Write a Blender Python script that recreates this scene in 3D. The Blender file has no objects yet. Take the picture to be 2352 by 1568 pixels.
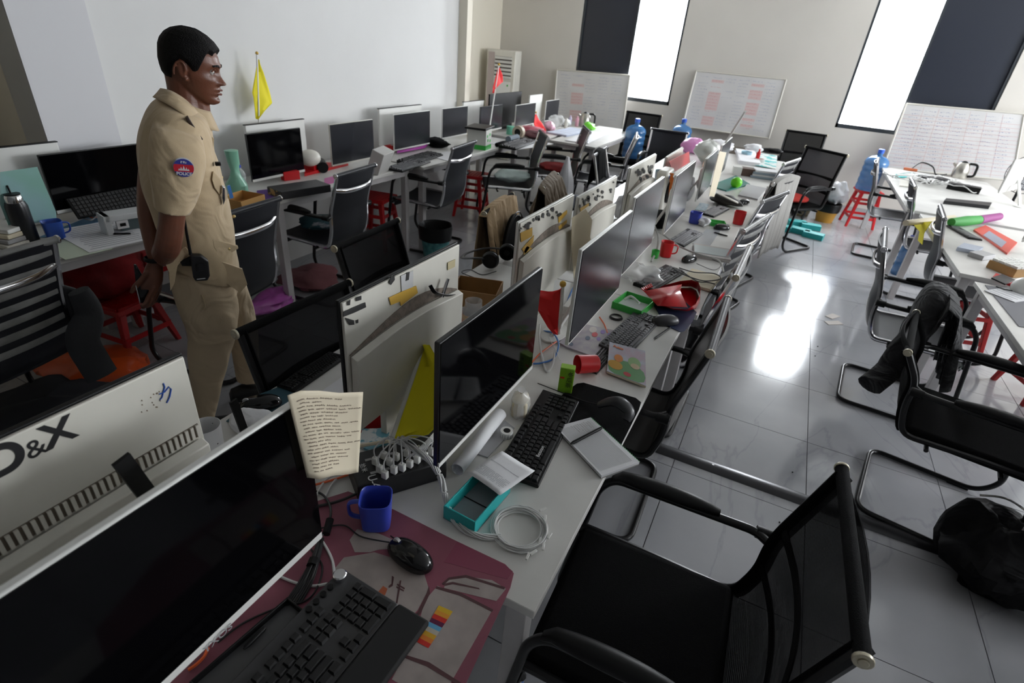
import bpy, math, random
from mathutils import Vector, Matrix, noise
random.seed(7)
S = bpy.context.scene
C = bpy.data.collections.new('office'); S.collection.children.link(C)
PI = math.pi
# ---------------------------------------------------------------- camera
Xa = Vector((0.88955813, 0.28396829, -0.35783844)); Ya = Vector((0.44986221, -0.40832663, 0.79428796)); Za = Vector((0.07943763, -0.8675433, -0.49097688))
EYE = Vector((0, 0, 1.78)); FPX = 1243.0
cam = bpy.data.objects.new('camera', bpy.data.cameras.new('camera')); C.objects.link(cam)
right = Vector((Xa[0], Ya[0], Za[0])); up = -Vector((Xa[1], Ya[1], Za[1])); back = -Vector((Xa[2], Ya[2], Za[2]))
M4 = Matrix((right, up, back)).transposed().to_4x4(); M4.translation = EYE
cam.matrix_world = M4; cam.data.lens = FPX / 2352 * 36; cam.data.sensor_width = 36; cam.data.clip_start = .02
cam.data.dof.use_dof = True; cam.data.dof.focus_distance = 1.45; cam.data.dof.aperture_fstop = 5.0
S.camera = cam
# ---------------------------------------------------------------- world, light, exposure
W = bpy.data.worlds.new('daylight'); S.world = W; W.use_nodes = True
W.node_tree.nodes['Background'].inputs[0].default_value = (.88, .94, 1, 1)
W.node_tree.nodes['Background'].inputs[1].default_value = 5.5
S.view_settings.view_transform = 'Standard'; S.view_settings.look = 'None'
S.view_settings.exposure = 0.92; S.view_settings.gamma = 1; S.view_settings.use_curve_mapping = False
def area(name, loc, target, sx, sy, power, col=(1, 1, 1)):
    l = bpy.data.lights.new(name, 'AREA'); l.shape = 'RECTANGLE'; l.size = sx; l.size_y = sy; l.energy = power; l.color = col
    o = bpy.data.objects.new(name, l); C.objects.link(o); o.location = loc
    o.rotation_euler = (Vector(target) - Vector(loc)).to_track_quat('-Z', 'Y').to_euler(); return o
YW = 8.8       # far wall
XL = -3.45     # left wall
ZC = 3.0       # ceiling
area('window_daylight', (0.77, YW + .35, 1.95), (0.3, 2, .6), .64, 1.5, 55, (.92, .96, 1))
area('window_daylight', (-2.14, YW + .35, 1.95), (-1.6, 2, .6), .66, 1.5, 50, (.92, .96, 1))
area('side_window_daylight', (5.4, 6.4, 1.95), (-3.4, 5.4, 1.1), 2.8, 1.6, 95, (.97, .98, 1))
area('side_window_daylight', (5.4, 2.4, 2.1), (-3.4, 3.0, 1.2), 1.8, 1.3, 20, (.97, .98, 1))
# ---------------------------------------------------------------- pixel -> world (points on real planes)
def ray(px, py):
    d = Vector((px - 1176, py - 784, FPX)); return Vector((Xa.dot(d), Ya.dot(d), Za.dot(d)))
def at(px, py, z=.75):
    d = ray(px, py); return EYE + d * ((z - EYE.z) / d.z)
def onx(px, py, x):
    d = ray(px, py); return EYE + d * (x / d.x)
def ony(px, py, y):
    d = ray(px, py); return EYE + d * (y / d.y)
# ---------------------------------------------------------------- materials
_m = {}
def mat(name, col=(.5, .5, .5), rough=.5, metal=0, spec=.5, bump=0, bscale=60, var=0, vscale=8, alpha=1, trans=0, coat=0, col2=None, thresh=None, emis=0, sheen=0):
    if name in _m: return _m[name]
    m = bpy.data.materials.new(name); m.use_nodes = True; nt = m.node_tree; b = nt.nodes['Principled BSDF']
    b.inputs['Base Color'].default_value = (*col, 1); b.inputs['Roughness'].default_value = rough; b.inputs['Metallic'].default_value = metal
    b.inputs['Specular IOR Level'].default_value = spec; b.inputs['Alpha'].default_value = alpha
    b.inputs['Transmission Weight'].default_value = trans; b.inputs['Coat Weight'].default_value = coat; b.inputs['Sheen Weight'].default_value = sheen
    if emis: b.inputs['Emission Color'].default_value = (*col, 1); b.inputs['Emission Strength'].default_value = emis
    tc = nt.nodes.new('ShaderNodeTexCoord')
    if var or col2:
        n = nt.nodes.new('ShaderNodeTexNoise'); n.inputs['Scale'].default_value = vscale; n.inputs['Detail'].default_value = 6
        nt.links.new(tc.outputs['Object'], n.inputs['Vector'])
        r = nt.nodes.new('ShaderNodeValToRGB'); c2 = col2 or tuple(c * (1 - var) for c in col)
        t = thresh or (.35, .65)
        r.color_ramp.elements[0].position = t[0]; r.color_ramp.elements[0].color = (*col, 1)
        r.color_ramp.elements[1].position = t[1]; r.color_ramp.elements[1].color = (*c2, 1)
        nt.links.new(n.outputs['Fac'], r.inputs['Fac']); nt.links.new(r.outputs['Color'], b.inputs['Base Color'])
    if bump:
        n = nt.nodes.new('ShaderNodeTexNoise'); n.inputs['Scale'].default_value = bscale; n.inputs['Detail'].default_value = 4
        nt.links.new(tc.outputs['Object'], n.inputs['Vector'])
        bp = nt.nodes.new('ShaderNodeBump'); bp.inputs['Strength'].default_value = bump; bp.inputs['Distance'].default_value = .004
        nt.links.new(n.outputs['Fac'], bp.inputs['Height']); nt.links.new(bp.outputs['Normal'], b.inputs['Normal'])
    _m[name] = m; return m
def rumple(m, scale=9, dist=.03, st=.6):
    nt = m.node_tree; b = nt.nodes['Principled BSDF']; tc = nt.nodes.new('ShaderNodeTexCoord'); n = nt.nodes.new('ShaderNodeTexNoise')
    n.inputs['Scale'].default_value = scale; n.inputs['Detail'].default_value = 2; n.inputs['Distortion'].default_value = 1.4
    nt.links.new(tc.outputs['Object'], n.inputs['Vector']); bp = nt.nodes.new('ShaderNodeBump'); bp.inputs['Strength'].default_value = st; bp.inputs['Distance'].default_value = dist
    nt.links.new(n.outputs['Fac'], bp.inputs['Height'])
    old = b.inputs['Normal'].links
    if old: nt.links.new(old[0].from_socket, bp.inputs['Normal'])
    nt.links.new(bp.outputs['Normal'], b.inputs['Normal']); return m
def nodes_of(m): return m.node_tree, m.node_tree.nodes['Principled BSDF']
WALL = mat('wall_paint', (.74, .74, .73), .75, bump=.12, bscale=9, var=.05, vscale=1.3)
CREAM = mat('cream_paint', (.76, .71, .6), .75, bump=.1, bscale=9)
DESK = mat('desk_white_laminate', (.72, .71, .68), .35, var=.1, vscale=5, bump=.03, bscale=300)
LEG = mat('painted_steel_leg', (.62, .6, .6), .4, var=.12, vscale=6)
WPL = mat('white_plastic', (.78, .78, .75), .35, var=.06, vscale=4)
YPL = mat('aged_white_plastic', (.7, .68, .61), .4, var=.14, vscale=5)
GPL = mat('grey_plastic', (.4, .4, .41), .4)
BPL = mat('black_plastic', (.006, .006, .0065), .42, spec=.25)
BGL = mat('black_gloss_plastic', (.008, .008, .009), .12)
SCR = mat('screen_glass', (.0015, .0015, .002), .07, spec=.16)
SCM = mat('matte_screen', (.016, .017, .022), .25, spec=.45)
KEY = mat('key_plastic', (.009, .009, .01), .45, spec=.35)
KEYG = mat('grey_key_plastic', (.07, .07, .075), .45)
CHR = mat('chrome', (.72, .72, .74), .16, 1)
CAPG = mat('cream_end_cap', (.6, .55, .42), .3, .3)
BTUBE = mat('black_steel_tube', (.012, .012, .013), .3, .2)
FAB = mat('black_seat_fabric', (.003, .003, .0034), .9, spec=.12, bump=.5, bscale=500)
LEA = mat('dark_sling_leather', (.014, .015, .02), .45, spec=.35, bump=.1, bscale=120)
RIBG = mat('dusty_ribbed_leather', (.28, .28, .27), .45, var=.3, vscale=14)
RED = mat('red_plastic', (.62, .008, .012), .35)
REDD = mat('dark_red_plastic', (.4, .006, .008), .4)
BLU = mat('blue_plastic', (.035, .06, .42), .32)
PAPER = mat('paper', (.74, .74, .76), .7)
PAPERC = mat('cream_paper', (.74, .66, .5), .7)
INK = mat('pencil_ink', (.25, .18, .14), .7)
INKB = mat('print_ink', (.3, .32, .36), .7)
CARD = mat('cardboard', (.42, .24, .09), .75, var=.15, vscale=15)
TEAL = mat('teal_card', (.02, .42, .42), .5)
YEL = mat('yellow_cloth', (.85, .74, .01), .7, bump=.1, bscale=200)
REDC = mat('red_cloth', (.75, .01, .012), .7, bump=.1, bscale=200)
WCAB = mat('white_cable', (.68, .68, .67), .4)
BCAB = mat('black_cable', (.015, .015, .016), .45)
BLC = mat('blue_cable', (.06, .2, .55), .4)
ORC = mat('orange_cable', (.8, .13, .03), .4)
TAPEB = mat('black_tape', (.02, .02, .02), .5)
TAPEY = mat('yellow_tape', (.62, .38, .06), .4)
GLASS = mat('clear_plastic', (.9, .93, .95), .12, alpha=.28)
CLEARBAG = mat('clear_bag_plastic', (.85, .86, .86), .18, alpha=.42)
GRN = mat('green_plastic', (.03, .4, .05), .4)
def mesh_mat():
    m = mat('black_net_mesh', (.005, .005, .006), .7, spec=.15)
    nt, b = nodes_of(m)
    tc = nt.nodes.new('ShaderNodeTexCoord'); w = nt.nodes.new('ShaderNodeTexWave'); w.wave_type = 'BANDS'; w.bands_direction = 'Z'; w.inputs['Scale'].default_value = 90
    nt.links.new(tc.outputs['Object'], w.inputs['Vector'])
    mr = nt.nodes.new('ShaderNodeMapRange'); mr.inputs[3].default_value = .62; mr.inputs[4].default_value = .92
    nt.links.new(w.outputs['Fac'], mr.inputs[0]); nt.links.new(mr.outputs[0], b.inputs['Alpha']); return m
MESH = mesh_mat()
# ---------------------------------------------------------------- geometry accumulator
def smoothpath(pts, k=6, closed=False):
    pts = [Vector(p) for p in pts]; n = len(pts); out = []
    rng = n if closed else n - 1
    for i in range(rng):
        if closed: p0, p1, p2, p3 = pts[(i-1) % n], pts[i], pts[(i+1) % n], pts[(i+2) % n]
        else: p0, p1, p2, p3 = pts[max(i-1, 0)], pts[i], pts[i+1], pts[min(i+2, n-1)]
        for j in range(k):
            t = j / k
            out.append(.5 * ((2*p1) + (p2-p0)*t + (2*p0-5*p1+4*p2-p3)*t*t + (3*p1-p0-3*p2+p3)*t*t*t))
    if not closed: out.append(pts[-1])
    return out
def fillet(pts, r, k=5):
    """polyline with rounded corners"""
    pts = [Vector(p) for p in pts]; out = [pts[0]]
    for i in range(1, len(pts)-1):
        a, b, c = pts[i-1], pts[i], pts[i+1]
        d1 = (a-b); d2 = (c-b); rr = min(r, d1.length*.49, d2.length*.49)
        p = b + d1.normalized()*rr; q = b + d2.normalized()*rr
        for j in range(k+1):
            t = j/k; out.append((1-t)**2*p + 2*t*(1-t)*b + t*t*q)
    out.append(pts[-1]); return out
class G:
    def __init__(s): s.v = []; s.f = []; s.m = []; s.cur = 0; s.X = None
    def add(s, vs, fs):
        o = len(s.v)
        for v in vs:
            v = Vector(v)
            if s.X is not None: v = s.X @ v
            s.v.append(tuple(v))
        for f in fs: s.f.append(tuple(i+o for i in f)); s.m.append(s.cur)
        return s
    def box(s, c, d, R=None):
        c = Vector(c); vs = []
        for x in (-.5, .5):
            for y in (-.5, .5):
                for z in (-.5, .5):
                    p = Vector((x*d[0], y*d[1], z*d[2]))
                    vs.append(c + (R @ p if R else p))
        return s.add(vs, [(0,1,3,2),(4,6,7,5),(0,4,5,1),(2,3,7,6),(0,2,6,4),(1,5,7,3)])
    def frus(s, c, d0, d1, h):
        """tapered box: bottom size d0, top size d1, height h, c = bottom centre"""
        vs = [];
        for (d, z) in ((d0, 0), (d1, h)):
            for (a, b) in ((-.5,-.5),(.5,-.5),(.5,.5),(-.5,.5)): vs.append((c[0]+a*d[0], c[1]+b*d[1], c[2]+z))
        return s.add(vs, [(3,2,1,0),(4,5,6,7),(0,1,5,4),(1,2,6,5),(2,3,7,6),(3,0,4,7)])
    def tube(s, pts, r, n=8, closed=False, flat=None):
        pts = [Vector(p) for p in pts]; N = len(pts)
        rs = r if isinstance(r, (list, tuple)) else [r]*N
        vs = []; up = None
        for i, p in enumerate(pts):
            a = pts[(i-1) % N] if (closed or i > 0) else p; b = pts[(i+1) % N] if (closed or i < N-1) else p
            t = (b-a)
            if t.length < 1e-9: t = Vector((0, 0, 1))
            t.normalize()
            if up is None:
                up = Vector((0, 0, 1)) if abs(t.z) < .9 else Vector((1, 0, 0))
            side = t.cross(up)
            if side.length < 1e-6: side = t.orthogonal()
            side.normalize(); up = side.cross(t).normalized()
            for j in range(n):
                an = 2*PI*j/n; fx = flat[0] if flat else 1; fy = flat[1] if flat else 1
                vs.append(p + (side*math.cos(an)*fx + up*math.sin(an)*fy)*rs[i])
        fs = []
        for i in range(N if closed else N-1):
            for j in range(n):
                i2 = (i+1) % N; fs.append((i*n+j, i*n+(j+1) % n, i2*n+(j+1) % n, i2*n+j))
        if not closed: fs.append(tuple(range(n-1, -1, -1))); fs.append(tuple((N-1)*n+j for j in range(n)))
        return s.add(vs, fs)
    def cyl(s, a, b, r, n=16, r2=None): return s.tube([a, b], [r, r if r2 is None else r2], n)
    def lathe(s, prof, n=20, c=(0, 0, 0), sq=0):
        """prof: (r,z); sq>0 squares the section"""
        vs = []; k = len(prof)
        for (r, z) in prof:
            for j in range(n):
                a = 2*PI*j/n; ca, sa = math.cos(a), math.sin(a)
                q = 1
                if sq: q = (abs(ca)**(2+sq*6)+abs(sa)**(2+sq*6))**(-1/(2+sq*6))
                vs.append((c[0]+r*ca*q, c[1]+r*sa*q, c[2]+z))
        fs = [(i*n+j, i*n+(j+1) % n, (i+1)*n+(j+1) % n, (i+1)*n+j) for i in range(k-1) for j in range(n)]
        fs.append(tuple(range(n-1, -1, -1))); fs.append(tuple((k-1)*n+j for j in range(n)))
        return s.add(vs, fs)
    def grid(s, fn, nu, nv, wrap=False):
        vs = [fn(i/nu, j/nv) for i in range(nu+1) for j in range(nv+1)]
        fs = [(i*(nv+1)+j, (i+1)*(nv+1)+j, (i+1)*(nv+1)+j+1, i*(nv+1)+j+1) for i in range(nu) for j in range(nv)]
        return s.add(vs, fs)
    def loft(s, rings, cap=True):
        n = len(rings[0]); vs = [p for r in rings for p in r]
        fs = [(i*n+j, i*n+(j+1) % n, (i+1)*n+(j+1) % n, (i+1)*n+j) for i in range(len(rings)-1) for j in range(n)]
        if cap: fs.append(tuple(range(n-1, -1, -1))); fs.append(tuple((len(rings)-1)*n+j for j in range(n)))
        return s.add(vs, fs)
    def ball(s, c, r, n=12, sc=(1, 1, 1)):
        c = Vector(c); vs = []; k = n//2
        for i in range(k+1):
            th = PI*i/k
            for j in range(n):
                a = 2*PI*j/n; vs.append(c + Vector((math.sin(th)*math.cos(a)*sc[0], math.sin(th)*math.sin(a)*sc[1], math.cos(th)*sc[2]))*r)
        fs = [(i*n+j, (i+1)*n+j, (i+1)*n+(j+1) % n, i*n+(j+1) % n) for i in range(k) for j in range(n)]
        return s.add(vs, fs)
    def prism(s, poly, off):
        """planar polygon extruded by vector off"""
        off = Vector(off); n = len(poly); poly = [Vector(p) for p in poly]
        vs = poly + [p+off for p in poly]
        fs = [tuple(range(n-1, -1, -1)), tuple(range(n, 2*n))] + [(i, (i+1) % n, n+(i+1) % n, n+i) for i in range(n)]
        return s.add(vs, fs)
def link(o, parent=None):
    C.objects.link(o)
    if parent is not None: o.parent = parent
    return o
def build(g, name, m, parent=None, bevel=0, loc=None, rz=0, solid=0, ang=40, seg=2, sub=0, kind=None):
    me = bpy.data.meshes.new(name); me.from_pydata(g.v, [], g.f)
    ms = m if isinstance(m, (list, tuple)) else [m]
    for q in ms: me.materials.append(q)
    if len(ms) > 1: me.polygons.foreach_set('material_index', g.m)
    me.validate(); me.update()
    me.shade_smooth(); me.set_sharp_from_angle(angle=math.radians(ang))
    o = bpy.data.objects.new(name, me); link(o, parent)
    if loc is not None: o.location = loc
    if rz: o.rotation_euler = (0, 0, rz)
    if solid:
        md = o.modifiers.new('s', 'SOLIDIFY'); md.thickness = solid; md.offset = 0
    if bevel:
        md = o.modifiers.new('b', 'BEVEL'); md.width = bevel; md.segments = seg; md.limit_method = 'ANGLE'; md.angle_limit = math.radians(35)
        md.harden_normals = False
    if sub:
        md = o.modifiers.new('u', 'SUBSURF'); md.levels = sub; md.render_levels = sub
    if kind: o['kind'] = kind
    return o
def tag(o, label, cat, group=None):
    o['label'] = label; o['category'] = cat
    if group: o['group'] = group
    return o
def thing(name, label, cat, loc=(0, 0, 0), rz=0, group=None):
    o = bpy.data.objects.new(name, None); C.objects.link(o); o.empty_display_size = .1
    o.location = loc; o.rotation_euler = (0, 0, rz); return tag(o, label, cat, group)
def dup(root, loc, rz, label, group=None, rot=None):
    r = root.copy(); C.objects.link(r); r.location = loc; r.rotation_euler = rot or (0, 0, rz); r['label'] = label
    if group: r['group'] = group
    for ch in list(root.children):
        c = ch.copy(); C.objects.link(c); c.parent = r
        for g in ch.children:
            d = g.copy(); C.objects.link(d); d.parent = c
    return r
def text(s_, size, m, parent, origin, ux, uy, name='lettering', depth=.0006, align='LEFT', bold=0):
    """flat lettering: ux = reading direction, uy = up direction of letters"""
    cu = bpy.data.curves.new(name, 'FONT'); cu.body = s_; cu.size = size; cu.extrude = depth; cu.align_x = align; cu.offset = bold
    to = bpy.data.objects.new(name, cu); C.objects.link(to)
    dg = bpy.context.evaluated_depsgraph_get(); me = bpy.data.meshes.new_from_object(to.evaluated_get(dg)); bpy.data.objects.remove(to)
    me.materials.clear(); me.materials.append(m)
    ux = Vector(ux).normalized(); uy = Vector(uy); uy = (uy - ux*uy.dot(ux)).normalized(); uz = ux.cross(uy)
    T = Matrix((ux, uy, uz)).transposed().to_4x4(); T.translation = Vector(origin)
    if parent is not None and parent.type == 'EMPTY':
        pm = Matrix.Translation(parent.location) @ parent.rotation_euler.to_matrix().to_4x4(); T = pm.inverted() @ T
    me.transform(T)
    o = bpy.data.objects.new(name, me); link(o, parent); return o
def struct(o): o['kind'] = 'structure'; return o
def loc_of(parent):
    return (Matrix.Translation(parent.location) @ parent.rotation_euler.to_matrix().to_4x4()).inverted()
# ================================================================ ROOM
def floor_mat():
    m = mat('marble_tile', (.6, .61, .63), .1, spec=.6)
    nt, b = nodes_of(m)
    tc = nt.nodes.new('ShaderNodeNewGeometry')
    n = nt.nodes.new('ShaderNodeTexNoise'); n.inputs['Scale'].default_value = 1.5; n.inputs['Detail'].default_value = 5
    nt.links.new(tc.outputs['Position'], n.inputs['Vector'])
    r = nt.nodes.new('ShaderNodeValToRGB'); r.color_ramp.elements[0].position = .3; r.color_ramp.elements[0].color = (.35, .36, .38, 1)
    r.color_ramp.elements[1].position = .7; r.color_ramp.elements[1].color = (.46, .46, .48, 1)
    nt.links.new(n.outputs['Fac'], r.inputs['Fac'])
    mp = nt.nodes.new('ShaderNodeMapping'); mp.inputs['Scale'].default_value = (1.5, .55, 1); mp.inputs['Rotation'].default_value = (0, 0, .6)
    nt.links.new(tc.outputs['Position'], mp.inputs['Vector'])
    n2 = nt.nodes.new('ShaderNodeTexNoise'); n2.inputs['Scale'].default_value = 1.1; n2.inputs['Detail'].default_value = 7; n2.inputs['Distortion'].default_value = 1.2
    nt.links.new(mp.outputs[0], n2.inputs['Vector'])
    r2 = nt.nodes.new('ShaderNodeValToRGB'); e = r2.color_ramp.elements
    e[0].position = .49; e[0].color = (0, 0, 0, 1); e[1].position = .5; e[1].color = (1, 1, 1, 1); q = e.new(.51); q.color = (0, 0, 0, 1)
    nt.links.new(n2.outputs['Fac'], r2.inputs['Fac'])
    mu = nt.nodes.new('ShaderNodeMath'); mu.operation = 'MULTIPLY'; mu.inputs[1].default_value = .3; nt.links.new(r2.outputs['Color'], mu.inputs[0])
    mx = nt.nodes.new('ShaderNodeMixRGB'); mx.inputs[2].default_value = (.2, .21, .24, 1)
    nt.links.new(mu.outputs[0], mx.inputs[0]); nt.links.new(r.outputs['Color'], mx.inputs[1]); nt.links.new(mx.outputs[0], b.inputs['Base Color'])
    n3 = nt.nodes.new('ShaderNodeTexNoise'); n3.inputs['Scale'].default_value = 2.2; nt.links.new(tc.outputs['Position'], n3.inputs['Vector'])
    bp = nt.nodes.new('ShaderNodeBump'); bp.inputs['Strength'].default_value = .05; bp.inputs['Distance'].default_value = .01
    nt.links.new(n3.outputs['Fac'], bp.inputs['Height']); nt.links.new(bp.outputs['Normal'], b.inputs['Normal'])
    mr = nt.nodes.new('ShaderNodeMapRange'); mr.inputs[3].default_value = .06; mr.inputs[4].default_value = .2
    nt.links.new(n.outputs['Fac'], mr.inputs[0]); nt.links.new(mr.outputs[0], b.inputs['Roughness'])
    return m
TILE = floor_mat()
GROUT = mat('dark_grout', (.12, .12, .13), .8)
g = G(); g.box((.4, 3.6, -.035), (11.4, 11, .05)); fl = struct(build(g, 'floor', GROUT))
tm = None
xs = [.528 + .605*k for k in range(-9, 9)]; ys = [2.217 + .6*k for k in range(-5, 11)]
for x in xs:
    for y in ys:
        if x < -4.8 or x > 5.5 or y > YW: continue
        if tm is None:
            g = G(); g.box((0, 0, -.005), (.6015, .5965, .01)); o = build(g, 'tile', TILE, fl); tm = o.data
        else:
            o = bpy.data.objects.new('tile', tm); link(o, fl)
        o.location = (x+.3025, y+.3, 0)
DARKP = mat('dark_window_panel', (.018, .022, .034), .35)
FRM = mat('dark_window_frame', (.03, .036, .042), .4)
GLW = mat('window_glass', (1, 1, 1), .0, alpha=.06)
GRIL = mat('security_grille', (.55, .55, .55), .5)
# far wall with two openings
x1a, x1b, x2a, x2b = -3.31, -1.79, .43, 2.02; sill = 1.06; head = 2.68
g = G(); TH = .2; yc = YW+TH/2
for (a, b, z0, z1) in ((-4.75, x1a, 0, ZC), (x1a, x1b, 0, sill), (x1a, x1b, head, ZC), (x1b, x2a, 0, ZC), (x2a, x2b, 0, sill), (x2a, x2b, head, ZC), (x2b, 5.6, 0, ZC)):
    g.box(((a+b)/2, yc, (z0+z1)/2), (b-a, TH, z1-z0))
FWALL = mat('far_wall_paint', (.62, .59, .54), .75, bump=.12, bscale=9, var=.05, vscale=1.3)
struct(build(g, 'wall_far', FWALL))
def window(name, a, b, open_a, open_b):
    w = thing(name, 'tall window', 'window', ((a+b)/2, YW+.05, sill)); del w['label']; del w['category']; w['kind'] = 'structure'
    L = lambda x, z, y=0: (x-(a+b)/2, y, z-sill)
    g = G()
    g.box(L((a+b)/2, sill+.025), (b-a, .08, .05)); g.box(L((a+b)/2, head-.02), (b-a, .08, .04))
    g.box(L(a+.015, (sill+head)/2), (.03, .08, head-sill)); g.box(L(b-.015, (sill+head)/2), (.03, .08, head-sill))
    build(g, 'window_frame', FRM, w)
    pa, pb = (a+.03, open_a) if open_a > a+.1 else (open_b, b-.03)
    g = G(); g.box(L((pa+pb)/2, (sill+head)/2, .0), (pb-pa, .02, head-sill-.1)); p = build(g, 'dark_panel', DARKP, w)
    g = G(); e = pb if pa < a+.1 else pa; g.box(L(e, (sill+head)/2, -.005), (.028, .04, head-sill-.1)); build(g, 'panel_stile', FRM, w)
    g = G(); g.box(L((open_a+open_b)/2, (sill+head)/2, .03), (open_b-open_a, .005, head-sill-.1)); build(g, 'pane', GLW, w)
    g = G(); y = .1
    for k in range(6): g.box(L(open_a+(open_b-open_a)*(k+.5)/6, (sill+head)/2, y), (.008, .008, head-sill))
    for r in range(7):
        z = sill+(head-sill)*(r+.5)/7
        for k in range(6):
            xx = open_a+(open_b-open_a)*(k+1)/6; zz = z+(.07 if k % 2 else 0)
            g.box(L(xx-(open_b-open_a)/12, zz, y), ((open_b-open_a)/6, .008, .008))
    build(g, 'security_grille', GRIL, w)
    return w
window('window_1', x1a, x1b, -2.49, x1b-.03)
window('window_2', x2a, x2b, x2a+.03, 1.12)
# left wall with pilaster and recess
g = G(); g.box((XL-.1, (1.57+5.68)/2, ZC/2), (.2, 5.68-1.57, ZC)); struct(build(g, 'wall_left', WALL))
g = G(); g.box((XL+.006, (1.57+1.93)/2, ZC/2), (.012, .36, ZC)); struct(build(g, 'trim_1', mat('pilaster_shade_grey', (.66, .66, .68), .75), None))  # greyer than the wall: weaker light on the pilaster face put into its colour
g = G(); g.box((-3.8, 1.62, ZC/2), (.72, .1, ZC)); g.box((-4.08, -.6, ZC/2), (.1, 4.4, ZC)); struct(build(g, 'wall_near_left', CREAM))
BL = mat('tan_blind', (.5, .45, .35), .8, bump=.2, bscale=30)
g = G(); g.box((-4.01, .6, 1.9), (.02, 1.95, 2.0))
for k in range(9): g.box((-3.995, -.25+.22*k, 1.9), (.012, .012, 2.0))
struct(build(g, 'window_3', BL))
g = G(); g.box((-4.0, 5.63, ZC/2), (1.3, .1, ZC)); g.box((-4.7, 7.2, ZC/2), (.1, 3.4, ZC)); struct(build(g, 'wall_recess', CREAM))
g = G(); g.box((XL+.004, 5.66, ZC/2), (.012, .05, ZC)); struct(build(g, 'trim_2', mat('corner_bead', (.7, .69, .66), .6)))
# right wall with openings for daylight, back wall and ceiling (outside the frame, close the room)
g = G(); X4 = 5.5
for (a, b, z0, z1) in ((-2, 1.6, 0, ZC), (1.6, 3.6, 0, 2.0), (3.6, 5.3, 0, ZC), (5.3, 7.9, 0, 1.2), (7.9, YW, 0, ZC), (1.6, 3.6, 2.75, ZC), (5.3, 7.9, 2.75, ZC)):
    g.box((X4+.1, (a+b)/2, (z0+z1)/2), (.2, b-a, z1-z0))
struct(build(g, 'wall_right', WALL))
g = G(); g.box((.6, -1.95, ZC/2), (10.4, .1, ZC)); struct(build(g, 'wall_back', mat('back_wall_dark', (.12, .12, .12), .8)))  # unseen back wall coloured dark so the near floor mirrors less brightness
g = G(); g.box((.4, 3.5, ZC+.05), (10.9, 11, .1)); struct(build(g, 'ceiling', mat('ceiling_paint', (.7, .7, .68), .8)))
for i, (a, b, c, d) in enumerate(((-3.35, YW-.006, 4.0, YW-.006),)):
    g = G(); g.box(((a+c)/2, b, .05), (c-a+2.6, .012, .1)); struct(build(g, 'baseboard_far', mat('skirting_tile', (.4, .4, .41), .3)))
# dark threshold raceway across the aisle
g = G(); g.prism([(-.24, 2.28, 0.001), (-.24, 2.30, .016), (-.24, 2.35, .016), (-.24, 2.37, 0.001)], (2.6, 0, 0))
rc = build(g, 'cable_raceway', mat('dark_aluminium', (.05, .05, .055), .28, .5)); tag(rc, 'dark metal cable raceway strip lying across the tiled aisle', 'cable cover')
g = G()
for x in (.1, .55, 1.1): g.cyl((x, 2.325, .016), (x, 2.325, .018), .006, 8)
build(g, 'screw_head', CHR, rc)
# red cable hanging down the right end of the far wall
g = G(); g.tube(smoothpath([(2.42, YW-.02, 2.9), (2.4, YW-.02, 2.1), (2.36, YW-.02, 1.6), (2.3, YW-.03, 1.2)]), .006, 6); tag(build(g, 'wall_cable', mat('faded_red_cable', (.7, .2, .12), .5)), 'thin red cable hanging down the far wall behind the right whiteboard', 'cable')

# ================================================================ DESKS
def desk(label, x0, x1, y0, y1, z=.75, group=None, brace=True):
    t = thing('desk', label, 'desk', ((x0+x1)/2, (y0+y1)/2, 0), 0, group); w = x1-x0; l = y1-y0
    g = G(); g.box((0, 0, z-.0125), (w, l, .025)); build(g, 'tabletop', DESK, t, bevel=.002)
    for sx in (-1, 1):
        for sy in (-1, 1):
            g = G(); g.box((sx*(w/2-.05), sy*(l/2-.05), (z-.026)/2), (.05, .05, z-.026)); build(g, 'leg', LEG, t, bevel=.003)
    for sx in (-1, 1):
        g = G(); g.box((sx*(w/2-.05), 0, z-.051), (.04, l-.15, .045)); build(g, 'frame_rail', LEG, t)
    for sy in (-1, 1):
        g = G(); g.box((0, sy*(l/2-.05), z-.051), (w-.15, .04, .045)); build(g, 'frame_rail', LEG, t)
    return t
desk('white island desk nearest the camera, under the pink desk mat', -1.2, -.3, -.75, .675)
desk('white island desk with the spiral notebook and the open teal box', -1.245, -.2, .68, 2.36)
desk('white island desk with the red bag and the green tray', -1.235, -.16, 2.365, 4.0)
desk('white island desk with the lone red cup and blue cup, third from the camera', -1.2, -.1, 4.005, 5.65)
desk('white cluttered island desk farthest from the camera', -1.2, -.02, 5.655, 7.3)
desk('white wall desk on the left with the thermos and loose papers', -3.4, -2.77, -.3, 1.75)
fd = desk('white wall desk under the yellow flag monitor', -3.42, -2.8, 2.05, 3.86)
g = G(); g.box((.26, -.5, .362), (.05, .05, .724)); build(g, 'leg', LEG, fd, bevel=.003)
desk('white wall desk with the green and white carton', -3.42, -2.72, 3.9, 5.78)
desk('white desk in the far left corner, heaped with cups and flags', -3.42, -2.62, 5.95, 7.6)
desk('white desk standing away from the wall before the left whiteboard', -2.55, -1.98, 6.2, 8.0)
desk('white right-hand desk nearest the camera, over the red stools', 1.17, 2.1, 2.15, 3.86)
desk('white right-hand desk with the keyboard and red folder', 1.12, 2.05, 3.98, 5.6)
desk('white right-hand desk under the tangle of white cables', 1.04, 2.1, 5.7, 8.1)
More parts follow.
